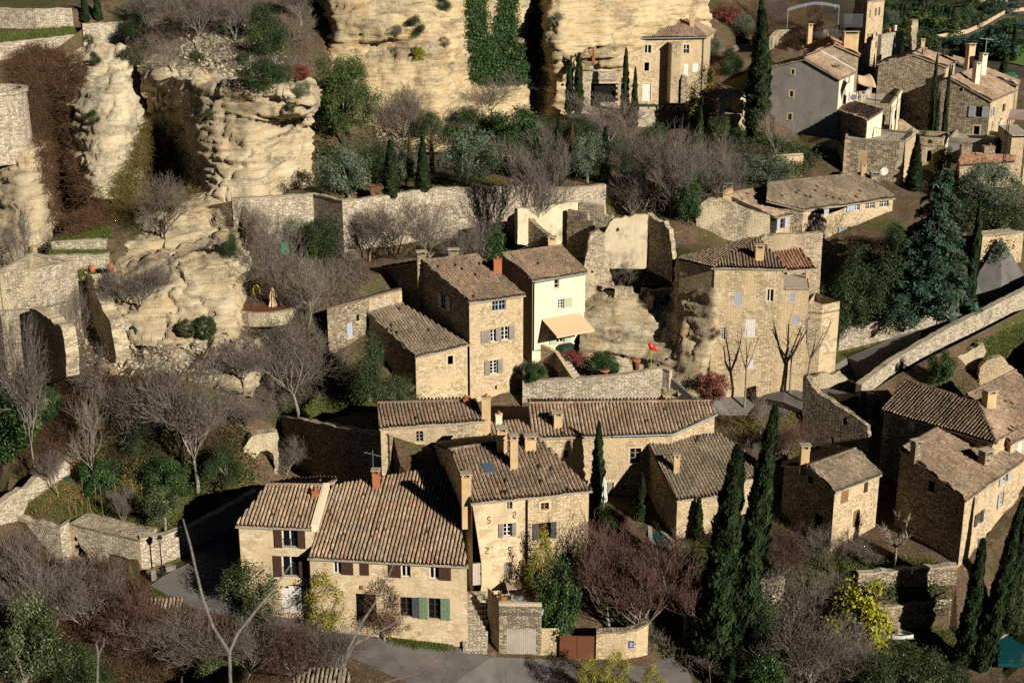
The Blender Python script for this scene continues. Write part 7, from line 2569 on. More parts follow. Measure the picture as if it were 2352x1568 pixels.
plants([
    ('pi0', 'pine_tree', 'bright green pine tree in front of the cliff', 792, 345, 126, 160),
    ('ol0', 'olive_tree', 'grey green olive at the corner of the terrace wall', 800, 460, 333, 125),
    ('ol1', 'olive_tree', 'largest olive tree in the middle of the orchard', 1082, 428, 298, 135),
    ('ol0', 'olive_tree', 'olive squeezed between the two left cypresses', 932, 432, 345, 60),
    ('ol1', 'olive_tree', 'round olive tree behind the sunlit low wall', 1762, 432, 352, 125),
    ('ol0', 'olive_tree', 'olive tree left of the very tall cypress', 1708, 95, 28, 48),
    ('ol1', 'olive_tree', 'clipped round olive by the gravel yard', 1637, 132, 82, 42),
    ('ol0', 'olive_tree', 'big round olive in front of the red tiled shed', 2266, 448, 362, 140, dict(Y=158)),
    ('ol1', 'olive_tree', 'olive tree behind the railing right of the slender tower', 2046, 70, 22, 44),
    ('ol1', 'olive_tree', 'olive bush among the bare trees below the pavilion', 1590, 420, 330, 90),
    ('ol0', 'olive_tree', 'olive bush left of the bare fig in the orchard', 1350, 420, 300, 90),
    ('gr1', 'evergreen_shrub', 'large dark shrub near the top of the rocky hill', 615, 128, 12, 110),
    ('gr0', 'evergreen_shrub', 'dark rounded shrub on the lip of the outcrop', 605, 208, 132, 115),
    ('la0', 'evergreen_shrub', 'bright green climbing bush behind the dead columns', 984, 325, 250, 68),
    ('go0', 'golden_conifer', 'golden green conifer beside the cliffside house', 1612, 262, 158, 78, dict(Y=180)),
    ('gr0', 'evergreen_shrub', 'left part of the dark hedge above the road wall', 1950, 760, 600, 110),
    ('gr1', 'evergreen_shrub', 'middle dark hedge bush above the road wall', 2025, 738, 585, 120),
    ('la0', 'evergreen_shrub', 'tallest dark hedge bush beside the cedar trunk', 1985, 690, 560, 120),
    ('gr0', 'evergreen_shrub', 'right dark hedge bush under the cedar', 2090, 715, 600, 110),
    ('ce0', 'cedar_tree', 'large blue green cedar with drooping branches on the right', 2135, 705, 368, 235),
    ('la1', 'small_tree', 'small green tree on the cave wall with a pale trunk', 380, 1218, 1105, 92),
    ('iv0', 'ivy_shrub', 'dense dark ivy covered bush in the vegetable garden', 388, 1140, 1048, 105),
    ('iv0', 'ivy_shrub', 'ivy bush around the pale two stemmed tree', 232, 1132, 1045, 85),
    ('la0', 'laurel_bush', 'big green laurel bush at the farmhouse corner', 586, 1408, 1280, 145),
    ('la1', 'evergreen_tree', 'large pale leaved evergreen in the lower left corner', 65, 1620, 1380, 190),
    ('gr1', 'evergreen_shrub', 'tall dark evergreen against the shaded lean to wall', 850, 920, 772, 90),
    ('la0', 'evergreen_shrub', 'round olive green shrub at the lean to corner', 908, 934, 858, 95),
    ('iv0', 'ivy_shrub', 'ivy mound spilling over the garage terrace', 1283, 1452, 1275, 92, dict(Y=97.5)),
    ('go0', 'bamboo_clump', 'bright green bamboo under the red framed window', 1242, 1330, 1222, 80, dict(Y=99)),
    ('iv0', 'leafy_shrub', 'glossy green bush in the courtyard of the cream house', 1386, 858, 806, 78),
    ('re0', 'red_shrub', 'reddish shrub by the courtyard steps', 1318, 845, 796, 52),
    ('iv0', 'leafy_shrub', 'leafy green shrub at the foot of the tower house', 1228, 876, 826, 58),
    ('ye0', 'yellow_tree', 'yellow green leaved tree beside the small boat', 1968, 1530, 1345, 165),
    ('go0', 'golden_conifer', 'golden conifer at the bottom edge left of the drive', 1352, 1610, 1512, 70),
    ('go0', 'golden_conifer', 'middle golden conifer at the bottom edge', 1412, 1610, 1500, 85),
    ('go0', 'golden_conifer', 'greener conifer right of the golden ones at the bottom', 1500, 1620, 1530, 70),
    ('gr1', 'evergreen_shrub', 'dark shrub between the cypress giants and grey bare tree', 1745, 1500, 1380, 90),
    ('iv0', 'evergreen_shrub', 'bottom edge dark shrub right of the cypress feet', 1755, 1610, 1500, 120),
    ('gr0', 'evergreen_shrub', 'bottom edge dark shrub under the yellow tree', 2010, 1620, 1505, 130),
    ('la0', 'evergreen_shrub', 'bottom edge laurel shrub left of the corner cypresses', 2110, 1620, 1500, 130),
    ('gr0', 'evergreen_shrub', 'bottom edge shrub between the corner cypresses', 2180, 1630, 1520, 90),
    ('la0', 'bamboo_clump', 'bright leafy clump right of the corner cypresses', 2318, 1455, 1330, 68),
    ('re0', 'red_shrub', 'deep red leaved tree beside the olive at the top', 1668, 55, 10, 62),
    ('re0', 'red_shrub', 'reddish berry bush at the foot of the house on the rock', 1640, 892, 842, 66, dict(Y=126.6)),
    ('br0', 'clipped_hedge', 'brown domed hedge under the arched garden pergola', 1874, 80, 10, 68),
    ('la0', 'evergreen_shrub', 'light green shrub on the wall right of the bastion', 2090, 280, 230, 44),
    ('la0', 'laurel_hedge', 'laurel hedge section behind the pale garden shed', 2215, 535, 455, 90),
    ('la0', 'laurel_hedge', 'laurel hedge section at the right edge above the lane', 2310, 545, 455, 120),
    ('gr0', 'evergreen_shrub', 'dark shrub on the grey rendered terrace wall', 2270, 318, 285, 60),
    ('la0', 'evergreen_shrub', 'tall shrub by the grey gable of the round window house', 2188, 315, 262, 30),
    ('iv0', 'leafy_shrub', 'dark green ivy tree beside the broken barn gable', 1580, 512, 400, 60),
    ('la0', 'evergreen_shrub', 'green bush between the pavilion and the narrow cypresses', 1650, 318, 262, 62, dict(Y=171)),
    ('iv0', 'ivy_shrub', 'ivy falling over the stub wall by the parapet', 2160, 880, 800, 60),
    ('ball', 'hedge_ball', 'left round clipped bush turning yellow before the boulder', 432, 772, 732, 46),
    ('ball2', 'hedge_ball', 'right round clipped bush dark green before the boulder', 474, 775, 724, 50),
    ('go0', 'climbing_plant', 'green climber over the white farmhouse gate', 748, 1400, 1316, 105, dict(Y=98)),
    ('br0', 'climbing_plant', 'reddish vine over the farmhouse door', 882, 1445, 1322, 95, dict(Y=97.2)),
    ('gr1', 'leafy_shrub', 'shrub in front of the green shuttered window', 945, 1462, 1420, 50),
    ('la0', 'leafy_shrub', 'potted looking green shrub left of the farmhouse door', 800, 1420, 1375, 40),
    ('gl0', 'lavender_bush', 'grey green bush at the street edge below the farmhouse gate', 735, 1440, 1398, 70),
    ('gr0', 'evergreen_shrub', 'dark shrub beside the closed white parasols', 1405, 1225, 1165, 70),
    ('gr1', 'evergreen_shrub', 'dark undergrowth bush below the thicket tree by the cliff', 1085, 330, 250, 130),
    ('iv0', 'evergreen_shrub', 'dark ivy bush at the foot of the ivy columns', 1190, 330, 240, 120),
    ('gr0', 'evergreen_shrub', 'dark hedge in the shade behind the first orchard cypresses', 870, 420, 330, 90),
    ('gr1', 'evergreen_shrub', 'dark shrub behind the largest olive', 1150, 400, 310, 110),
    ('gr0', 'evergreen_shrub', 'dark shrub in front of the pavilion base', 1690, 330, 290, 50),
    ('gr1', 'evergreen_shrub', 'dark bush between the wide bare trees in the orchard', 1250, 400, 300, 80),
    ('iv0', 'evergreen_shrub', 'dark bush in the shade left of the ruined house', 1130, 590, 510, 90, dict(Y=142)),
    ('gr0', 'evergreen_shrub', 'dark bush behind the bare trees at the wall foot', 740, 600, 500, 90),
    ('gl0', 'grey_shrub', 'grey green shrub behind the dark forked tree', 690, 570, 490, 80),
    ('gr1', 'evergreen_shrub', 'dark bush at the left of the round terrace', 530, 590, 535, 50),
    ('iv0', 'ivy_shrub', 'ivy heap between the two left ruin walls', 110, 960, 890, 80),
    ('gr1', 'evergreen_shrub', 'green undergrowth below the largest bare tree', 340, 1040, 960, 90),
    ('ce0', 'cedar_tree', 'lower spreading cedar in front of the hedge', 2095, 725, 505, 190),
    ('gr0', 'evergreen_shrub', 'dark evergreen left below the cliff terrace', 1335, 345, 268, 85),
    ('gr1', 'evergreen_shrub', 'dark evergreen in the middle of the bare orchard thicket', 1500, 370, 285, 95),
    ('iv0', 'evergreen_shrub', 'dark evergreen at the right of the bare orchard thicket', 1565, 440, 345, 85),
    ('gr0', 'evergreen_shrub', 'dark evergreen behind the pale fig', 1425, 390, 318, 75),
    ('gr0', 'evergreen_shrub', 'leftmost dark bush of the road hedge by the tall slab wall', 1915, 765, 640, 90),
    ('gr1', 'evergreen_shrub', 'dark bush beside the sunlit farmhouse foot', 2060, 620, 520, 100),
    ('b6', 'bare_shrub', 'bare brown bush on the slope behind the sunken yard', 560, 985, 890, 130),
    ('b2', 'bare_shrub', 'bare tangle between the ruins and the domed rock', 220, 900, 790, 120),
    ('b6', 'bare_shrub', 'bare bush below the domed rock', 400, 1010, 900, 170),
    ('b0', 'bare_tree', 'bare tree standing right of the domed rock', 560, 900, 760, 150),
    ('b6', 'bare_shrub', 'bare bush left of the russet willow', 1745, 1100, 1010, 80),
    ('gr1', 'evergreen_shrub', 'dark bush in the sunken yard', 520, 1110, 1020, 80),
    ('gr1', 'evergreen_shrub', 'dark bush on the slope behind the grey gable', 1680, 170, 110, 60),
    ('gr0', 'evergreen_shrub', 'dark bush under the railing at the top', 1940, 130, 80, 60),
    ('b6', 'bare_shrub', 'bare bush on the bank below the railing', 1905, 110, 55, 70),
    ('gr0', 'evergreen_shrub', 'dark evergreen below the round window house terrace', 2160, 400, 330, 50),
    ('gr1', 'evergreen_shrub', 'dark evergreen right of the stone bastion wall', 2110, 380, 300, 50),
    ('la1', 'evergreen_shrub', 'olive green bush at the bottom centre thicket', 520, 1600, 1500, 120),
    ('gr1', 'evergreen_shrub', 'dark bush at the bottom left beside the pale evergreen', 190, 1600, 1490, 130),
], cat='shrub')
for i, (x, y, s, pr, lb) in enumerate([(203, 88, 26, 'la0', 'green tuft on top of the pale rock face'), (219, 133, 32, 'gr1', 'green tuft on the upper ledge of the pale rock face'), (219, 268, 34, 'gr1', 'green tuft in the middle of the pale rock face'),
                                       (305, 125, 52, 'la0', 'yellow green ivy clump at the crack left of the hill'), (560, 133, 30, 'gr0', 'small leafy clump on the rubble slope'), (482, 257, 24, 'la0', 'small green tuft on the layered outcrop'),
                                       (666, 243, 24, 'gr0', 'green tuft on the right lip of the outcrop'), (694, 202, 40, 'gl0', 'prickly pear cactus at the right end of the outcrop'), (955, 58, 44, 'gr1', 'dark round shrub clinging to the ochre cliff'),
                                       (912, 66, 26, 'gl0', 'grey green cactus left of the dark cliff shrub'), (963, 122, 34, 'ye0', 'yellowish cactus clump low on the ochre cliff'), (1284, 36, 24, 'gl0', 'small cactus on the right bulge of the cliff'),
                                       (1020, 95, 30, 'br0', 'brown tuft on the cliff ledge'), (1020, 8, 36, 'gr1', 'green tuft at the top edge of the cliff'), (1232, 60, 22, 'gl0', 'small cactus beside the shaded cliff crack'),
                                       (450, 130, 34, 'gr0', 'leafy clump near the bare bushes of the hill'), (520, 60, 44, 'gr1', 'dark green clump high on the rocky hill'), (690, 165, 46, 're0', 'reddish shrub behind the outcrop'), (655, 170, 44, 'la0', 'green shrub behind the outcrop'),
                                       (1495, 690, 40, 'br0', 'dry brown tuft on the rock below the ruin'), (1640, 760, 34, 'br0', 'dry tuft under the house on the rock'), (310, 60, 60, 'gr1', 'green shrub at the left shoulder of the hill')]):
    plant(pr, 'rock_plant', lb, x, y + s * .45, y - s * .55, s, 'shrub', sink=.2)


# ---- masses nobody could count
def scan(x, y):
    k, s = ray(x, y)
    d = Vector((k, 1, s)).normalized()
    ok, loc, n, _, o, _ = SC.ray_cast(DG, Vector((0, 0, CZ)) + d * 40, d)
    return (loc, n, o) if ok else (None, None, None)


DG = bpy.context.evaluated_depsgraph_get()


def px_in(poly, rr):
    xs, ys = [p[0] for p in poly], [p[1] for p in poly]
    Pv = [Vector((p[0], p[1], 0)) for p in poly]
    while True:
        x, y = rr.uniform(min(xs), max(xs)), rr.uniform(min(ys), max(ys))
        if in_poly(x, y, Pv): return x, y


def land_hits(poly, n, seed, fn):
    """n points inside a sighted area of the land, spread over its true surface"""
    rr = random.Random(seed)
    out = []
    for _ in range(n):
        x, y = px_in(poly, rr)
        k, s = ray(x, y)
        d = Vector((k, 1, s)).normalized()
        best = None
        o = Vector((0, 0, CZ))
        if fn == 'scan':
            l, nn, ob = scan(x, y)
            if l is not None: out.append((*l, *nn))
            continue
        for b in ([GROUND] + CLIFFS if fn == 'all' else [GROUND]):
            h = b.ray_cast(o + d * 70, d)
            if h[0] is not None and (best is None or h[3] < best[3]): best = h
        if best:
            nn = best[1] if best[1].dot(d) < 0 else -best[1]
            out.append((*best[0], *nn))
    a = np.array(out)
    return a[:, :3], a[:, 3:]


def mass(name, label, poly, n, mat, kind='leaf', l=.25, w=.1, off=.4, per=6, fn='all', seed=0, cat=None, okind='stuff', spread=.5, tl=0):
    P, N_ = land_hits(poly, n, seed + 5, fn)
    rng = np.random.default_rng(seed)
    m = len(P)
    lum = .4 + .6 * (.5 + .5 * np.sin(P[:, 0] * 1.1 + seed) * np.cos(P[:, 1] * .9 + P[:, 2] * 1.3))
    C = P.repeat(per, 0) + rng.normal(0, spread, (m * per, 3)) * np.array([1, 1, .6])
    Nn = N_.repeat(per, 0)
    dd = (C - P.repeat(per, 0))
    C = C - Nn * (dd * Nn).sum(1, keepdims=True) + Nn * (rng.uniform(0, 1, m * per) ** 1.3 * off * lum.repeat(per))[:, None]
    q = m * per
    if kind == 'leaf':
        V, F = leaf_quads(C, nrm(Nn + rng.normal(0, .6, (q, 3)) + np.array([0, 0, .3])), l, w, rng)
    elif kind == 'grass':
        V, F = leaf_quads(C + np.array([0, 0, l * .35]), nrm(rng.normal(0, 1, (q, 3)) * np.array([1, 1, .2])), l, w, rng, np.array([[0, 0, 1.]]).repeat(q, 0) + rng.normal(0, .35, (q, 3)))
    elif kind == 'flat':
        V, F = leaf_quads(C, nrm(Nn + rng.normal(0, .35, (q, 3))), l, w, rng)
    else:      # twigs
        d = nrm(rng.normal(0, 1, (q, 3)) + np.array([0, 0, -.5 if kind == 'hang' else .5]) + Nn * .5)
        L = (l * rng.uniform(.4, 1.3, q))[:, None]
        V, F = tubes_np(C, C + d * L, np.full(q, w), np.full(q, w * .4), 3)
    r = np.clip(rng.uniform(0, 1, q) * .7 + .3 * rng.uniform(0, 1, m).repeat(per), 0, 1)
    if len(F) != q: r = r.repeat(len(F) // q)
    return tag(link(name, np_mesh(name, V, F, M[mat], attr={'r': r})), label, cat or name.replace('_', ' '), kind=okind)


mass('undergrowth', 'dark evergreen cover on the upper right slopes', [(1640, 280), (1780, 320), (1900, 350), (1850, 400), (1720, 420), (1640, 430), (1620, 480), (1560, 400)], 1700, 'green', 'leaf', .3, .16, .9, 6, fn='ground', seed=22)
mass('undergrowth', 'dry undergrowth on the terraces at the top right', [(1620, 20), (1720, 110), (1860, 120), (1960, 130), (2080, 170), (2060, 260), (1960, 120), (1900, 10), (1800, 0)], 1500, 'bramble', 'twig', .8, .016, .6, 8, fn='ground', seed=23)
mass('undergrowth', 'weedy cover on the slopes below the parapet and ruins', [(1640, 960), (1840, 950), (2000, 960), (2330, 800), (2330, 900), (2040, 960), (2000, 1040), (1840, 1060), (1700, 1010)], 1300, 'bramble_g', 'leaf', .22, .12, .5, 6, fn='ground', seed=24)
mass('undergrowth', 'low dark plants in the gardens between the lower houses', [(1640, 1180), (1900, 1180), (1900, 1330), (2150, 1300), (2180, 1400), (1740, 1400), (1600, 1330)], 1500, 'green', 'leaf', .22, .12, .5, 6, fn='ground', seed=25)
mass('undergrowth', 'dark ground plants in the wood above the vegetable garden', [(160, 1020), (330, 960), (420, 1000), (560, 960), (590, 1110), (430, 1130), (300, 1090), (160, 1070)], 1500, 'green', 'leaf', .24, .13, .7, 6, fn='ground', seed=26)
mass('ivy', 'thick bank of dark ivy below the left ruin', [(0, 880), (60, 872), (130, 895), (120, 930), (70, 1030), (0, 1065)], 1500, 'ivy', 'leaf', .3, .24, 2.2, 6, fn='ground', seed=21, okind='thing')
CR1 = [(70, 100), (190, 130), (200, 175), (170, 230), (165, 330), (205, 420), (255, 470), (255, 520), (125, 555), (110, 480), (80, 330), (30, 200), (20, 130)]
CR2 = [(330, 265), (360, 290), (405, 380), (430, 420), (470, 440), (420, 470), (265, 520), (250, 440), (285, 380)]
mass('creeper', 'leafless brown creeper covering the left rock slope', CR1, 2600, 'bramble', 'hang', 1.0, .02, .8, 9, seed=1)
mass('creeper', 'leafless olive brown creeper under the rock fissure', CR2, 1300, 'bramble_g', 'hang', .9, .02, .9, 9, seed=2)
mass('creeper', 'dead creeper leaves on the left rock slope', CR1, 1500, 'bramble', 'leaf', .22, .12, .9, 5, seed=3)
mass('creeper', 'olive creeper leaves under the rock fissure', CR2, 1300, 'bramble_g', 'leaf', .22, .12, 1., 5, seed=4)
mass('ivy', 'left column of dark ivy climbing the cliff', [(1072, -10), (1108, -10), (1112, 60), (1125, 110), (1128, 190), (1085, 190), (1080, 120), (1074, 60)], 2600, 'ivy', 'leaf', .24, .2, 1.2, 6, seed=5, okind='thing')
mass('ivy', 'right column of dark ivy spreading over the cliff foot', [(1155, -10), (1182, -10), (1180, 60), (1178, 95), (1210, 115), (1214, 190), (1140, 190), (1128, 110), (1140, 60)], 3600, 'ivy', 'leaf', .24, .2, 1.2, 6, seed=6, okind='thing')
mass('undergrowth', 'tangled undergrowth on the rocky hill top', [(300, -5), (730, -5), (735, 60), (700, 150), (640, 190), (540, 180), (470, 165), (330, 150), (300, 60)], 1700, 'twig', 'twig', .7, .016, .5, 8, seed=7)
mass('undergrowth', 'green undergrowth on the rocky hill top', [(300, -5), (730, -5), (720, 60), (640, 185), (540, 175), (330, 150)], 700, 'green', 'leaf', .26, .14, .5, 6, seed=8)
mass('undergrowth', 'dark undergrowth on the orchard slope under the cliff', [(730, 330), (900, 300), (1060, 260), (1300, 270), (1480, 310), (1700, 340), (1720, 400), (1600, 450), (1400, 395), (1000, 395), (740, 400)], 4200, 'green', 'leaf', .28, .16, 1., 6, seed=9)
mass('undergrowth', 'twiggy undergrowth on the orchard slope under the cliff', [(730, 340), (900, 310), (1060, 270), (1300, 270), (1480, 310), (1700, 340), (1850, 380), (1700, 460), (1560, 520), (1400, 410), (1000, 400)], 1000, 'twig', 'twig', .8, .016, 1.1, 8, seed=10)
mass('undergrowth', 'twiggy undergrowth on the slope left of the tower house', [(540, 560), (780, 500), (840, 640), (780, 780), (840, 900), (600, 960), (540, 860), (560, 760)], 1900, 'twig', 'twig', .7, .016, .7, 8, fn='ground', seed=11)
mass('undergrowth', 'green undergrowth on the slope left of the tower house', [(540, 560), (780, 500), (840, 640), (780, 780), (840, 920), (600, 900), (540, 860), (560, 760)], 800, 'green', 'leaf', .24, .13, .6, 6, fn='ground', seed=12)
mass('undergrowth', 'brown thicket below the cave wall and street edge', [(0, 1250), (150, 1290), (330, 1340), (345, 1400), (560, 1440), (700, 1490), (820, 1568), (0, 1568)], 3000, 'bramble', 'twig', .9, .016, 1.1, 9, fn='ground', seed=13)
mass('undergrowth', 'green thicket below the cave wall', [(0, 1300), (150, 1290), (330, 1330), (345, 1400), (200, 1460), (0, 1568), (400, 1568), (330, 1450)], 800, 'green', 'leaf', .26, .14, .9, 6, fn='ground', seed=14)
mass('undergrowth', 'bramble thicket at the foot of the left ruins', [(0, 900), (140, 880), (250, 850), (330, 950), (420, 990), (540, 960), (560, 1040), (300, 1060), (170, 1030), (60, 1080)], 1500, 'bramble', 'twig', .7, .016, .6, 8, fn='ground', seed=15)
mass('undergrowth', 'tangled undergrowth in the lower right gardens', [(1330, 1310), (1560, 1260), (1620, 1420), (1740, 1400), (1900, 1420), (1980, 1568), (1640, 1568), (1450, 1430)], 1900, 'twig', 'twig', .8, .016, .8, 8, fn='ground', seed=16)
mass('undergrowth', 'dark evergreen cover in the lower right gardens', [(1380, 1400), (1560, 1330), (1640, 1440), (1760, 1430), (1900, 1450), (2200, 1510), (2200, 1568), (1640, 1568)], 1500, 'green', 'leaf', .3, .17, .9, 6, fn='ground', seed=17)
mass('undergrowth', 'dark evergreen cover under the cedar and hedge', [(1890, 690), (1990, 600), (2100, 620), (2220, 560), (2350, 470), (2350, 560), (2210, 640), (2190, 695), (1935, 750)], 1700, 'green', 'leaf', .3, .17, .9, 6, fn='ground', seed=18)
mass('scree', 'pale limestone rubble on the rocky hill slope', [(430, 90), (560, 60), (640, 120), (620, 190), (480, 165), (420, 130)], 700, 'rubble', 'flat', .5, .35, .15, 4, seed=27, spread=.6)
mass('scree', 'pale stones scattered on the slopes and terraces below the boulder', [(100, 620), (250, 640), (260, 780), (560, 780), (560, 860), (150, 860)], 500, 'rubble', 'flat', .4, .3, .1, 3, seed=28, spread=.6)
G_ = [('short grass of the vegetable garden', [(20, 1175), (120, 1095), (300, 1100), (440, 1110), (560, 1120), (430, 1205), (320, 1230), (160, 1195)], 2200, .22), ('grass on the small lawn behind the dark wall', [(600, 960), (720, 900), (860, 925), (870, 945), (640, 972)], 1300, .25),
      ('bright grass strips on the left terraces', [(120, 545), (250, 510), (255, 545), (120, 560)], 900, .3), ('grass strip between the left terrace walls', [(120, 575), (245, 572), (248, 583), (120, 588)], 400, .3), ('grass around the terracotta jars', [(120, 620), (270, 605), (270, 635), (130, 640)], 600, .3),
      ('grass on the top left terrace', [(-5, 80), (170, 62), (170, 80), (10, 98)], 900, .35), ('lawn with the closed parasols', [(1350, 1165), (1400, 1160), (1395, 1205), (1352, 1205)], 800, .12), ('lawn around the small boat', [(1990, 1500), (2050, 1440), (2190, 1440), (2200, 1520), (2060, 1530)], 1600, .14),
      ('grass by the pollarded tree', [(1900, 1270), (2140, 1290), (2140, 1300), (1960, 1312), (1880, 1310)], 800, .25), ('weedy grass below the parapet wall', [(2230, 790), (2352, 745), (2352, 830), (2250, 820)], 900, .3), ('weeds along the street below the farmhouse', [(900, 1460), (1020, 1478), (1040, 1492), (950, 1485), (890, 1470)], 500, .25),
      ('grass on the orchard terrace', [(930, 412), (1090, 405), (1180, 420), (1000, 430)], 700, .2), ('grass at the foot of the broken garden wall', [(2040, 1345), (2150, 1335), (2150, 1352), (2050, 1365)], 500, .25)]
for i, (lb, po, n, h) in enumerate(G_): mass('grass', lb, po, n, 'grass', 'grass', h, .05, .04, 7, fn='ground', seed=30 + i, spread=.25)
mass('leaf_litter', 'fallen brown leaves in the vegetable garden and woods', [(160, 1030), (560, 960), (600, 1060), (560, 1120), (300, 1110), (150, 1160), (60, 1190)], 3000, 'litter', 'flat', .16, .1, .05, 5, fn='ground', seed=50)
mass('leaf_litter', 'fallen leaves on the orchard terrace', [(730, 440), (780, 425), (1380, 395), (1400, 425), (1000, 432), (800, 455)], 1500, 'litter', 'flat', .16, .1, .05, 5, fn='ground', seed=51)
mass('leaf_litter', 'fallen leaves along the upper road and round terrace', [(580, 680), (640, 670), (640, 700), (590, 705)], 500, 'litter', 'flat', .16, .1, .05, 5, fn='ground', seed=52)
# ---------------------------------------------------------------- far valley
tile(0)
mb = MB()
RD = [(2085, 106), (2130, 100), (2175, 93), (2210, 86), (2240, 80), (2262, 70), (2285, 58), (2308, 44), (2325, 34), (2352, 30), (2420, 26)]
for w_, mt, nm, lb, dz in ((3.4, 'asphalt', 'road', 'far grey road winding across the valley', .25), ):
    C_ = [onz(x, y, -11.6) for x, y in RD]
    for i in range(len(C_) - 1):
        a, b = C_[i], C_[i + 1]
        n_ = Vector((b.y - a.y, a.x - b.x, 0)).normalized() * w_
        mb.quad(a - n_, b - n_, b + n_, a + n_)
    tag(mb.build(nm, M[mt]), lb, 'road', kind='structure')
mb = MB()
C_ = [onz(x, y - 3, -11.6) for x, y in RD]
for i in range(len(C_) - 1):
    a, b = C_[i], C_[i + 1]
    mb.box((a + b) / 2 + UP * .9 + Vector((-3, 3, 0)), (b - a) / 2, Vector((0, .4, 0)), UP * 1.1)
tag(mb.build('roadside_wall', M['stone_warm']), 'pale low wall along the far valley road', 'wall', kind='thing')
F_ = [onz(x, y, -11.7) for x, y in ((2195, 118), (2215, 98), (2300, 101), (2420, 110), (2420, 150), (2352, 152), (2300, 140), (2240, 118))]
mb = MB()
mb.prism([p + UP * .15 for p in F_], -UP * .3)
tag(mb.build('field', flat('winter_wheat', '#5d7a2e', .9, .12, scale=.4)), 'bright green field in the far valley', 'field', kind='structure')


def far(pr, name, label, x, y, h, w, group, cat='tree'):
    p = onz(x, y, -12)
    root = empty(name, p, label, cat, group)
    root.scale = (w, w, h)
    root.rotation_euler = (0, 0, R.uniform(0, 6.28))
    for nm, me in PR[pr]: link(nm, me, root)


FP = [Vector((p[0], p[1], 0)) for p in ((2030, -12), (2352, -12), (2352, 24), (2300, 36), (2262, 55), (2232, 74), (2200, 80), (2140, 92), (2085, 100), (2020, 100))]
FP2 = [Vector((p[0], p[1], 0)) for p in ((2352, 60), (2300, 60), (2262, 76), (2300, 80), (2352, 84))]
FP3 = [Vector((p[0], p[1], 0)) for p in ((2070, 108), (2190, 98), (2190, 135), (2080, 125))]
rr = random.Random(5)
for i in range(235):
    P_ = FP if i < 185 else (FP2 if i < 195 else FP3)
    while True:
        x, y = rr.uniform(2020, 2360), rr.uniform(-12, 195)
        if in_poly(x, y, P_): break
    if i % 7 in (0, 3): far('ft3', 'valley_tree', 'bare greyish tree in the scrub of the far valley', x, y, rr.uniform(3, 5), rr.uniform(6, 10), 'bare trees of the far valley')
    else: far(['ft0', 'ft1', 'ft2'][i % 3], 'valley_tree', 'dark evergreen tree in the woods of the far valley', x, y, rr.uniform(4, 7.5), rr.uniform(6, 12), 'evergreen trees of the far valley')
for x, y in [(2095, 40), (2100, 40), (2107, 41), (2117, 42), (2126, 43), (2134, 46), (2143, 48), (2152, 52), (2160, 51), (2169, 50), (2174, 50), (2179, 51), (2187, 54), (2190, 53)]:
    far('cy1', 'cypress_tree', 'tiny cypress in the row across the far valley', x, y, 9, 2.6, 'row of cypresses in the far valley')
for x, y, h, lb in ((2262, 128, 12, 'left thin one of the two cypresses at the edge of the green field'), (2268, 130, 14, 'right taller one of the two cypresses at the edge of the green field'), (2325, 143, 16, 'lone cypress on the right side of the green field'), (2303, 172, 9, 'small cypress beside the far tennis court'), (2067, 68, 14, 'left of the cypresses right of the olive and railing'), (2075, 66, 13, 'right of the cypresses right of the olive and railing')):
    far('cy1', 'cypress_tree', lb, x, y, h, 3.2, None, 'cypress')
for x, y, h, w, lb in ((2283, 136, 13, 12, 'dark cedar like tree right of the two field cypresses'), (2302, 140, 10, 18, 'flat wide dark pine before the green field'), (2197, 122, 10, 9, 'dark pointed tree at the left corner of the green field'), (2232, 126, 7, 22, 'dark round bush before the green field'), (2120, 80, 11, 20, 'rounded bright pine behind the ruined pinnacle'), (2105, 58, 8, 16, 'domed pine left behind the ruined pinnacle'), (2165, 84, 10, 24, 'large blue green pine in the valley centre')):
    far('ft1' if 'dark' in lb else 'ft2', 'valley_tree', lb, x, y, h, w, None)
for i in range(9): far('ft1', 'hedge', 'section of tall dark hedge bounding the green field', 2245 + i * 13, 97 + i * 1.1, 4.2, 7, 'dark hedge along the far field', 'hedge')
for i in range(7): far('ft1', 'hedge', 'round clipped grey green hedge section beside the far road', 2240 + i * 10, 92 - i * 4.2, 3.4, 6, 'clipped hedge by the far road', 'hedge')
p = onz(2278, 8, -12)
fh2 = empty('far_house', p, 'tiny white house among the trees of the far valley', 'house')
mb = MB()
mb.abox(p.x - 9, p.y - 4, p.z, p.x + 9, p.y + 4, p.z + 4)
mb.build('wall', M['plaster_cream'], fh2)
mb = MB()
mb.prism([p + Vector((-9.6, -4.6, 4)), p + Vector((9.6, -4.6, 4)), p + Vector((6, 0, 7)), p + Vector((-6, 0, 7))], Vector((0, .3, .1)))
mb.prism([p + Vector((9.6, 4.6, 4)), p + Vector((-9.6, 4.6, 4)), p + Vector((-6, .35, 7)), p + Vector((6, .35, 7))], Vector((0, -.3, .1)))
mb.build('roof', M['plaster_cream'], fh2)
p = onz(2330, 36, -11.3)
car = empty('car', p, 'dark blue car on the far valley road', 'car')
mb = MB()
mb.prism([p + Vector(q) for q in ((-2.1, -.9, .3), (2.1, -.9, .3), (2.1, -.9, .9), (1.2, -.9, 1), (.7, -.9, 1.5), (-1., -.9, 1.5), (-1.7, -.9, .95), (-2.1, -.9, .9))], Vector((0, 1.8, 0)))
mb.build('body', flat('dark_blue_paint', '#1d2738', .3), car)
for a in (-1.3, 1.3):
    for b in (-.92, .72):
        mb = MB()
        mb.tube([p + Vector((a, b, .33)), p + Vector((a, b + .2, .33))], .33, 12)
        mb.build('wheel', M['iron'], car)
P_ = [onz(x, y, -11.2) for x, y in ((2305, 168), (2330, 166), (2338, 174), (2310, 178))]
mb = MB()
mb.prism(P_, -UP * .6)
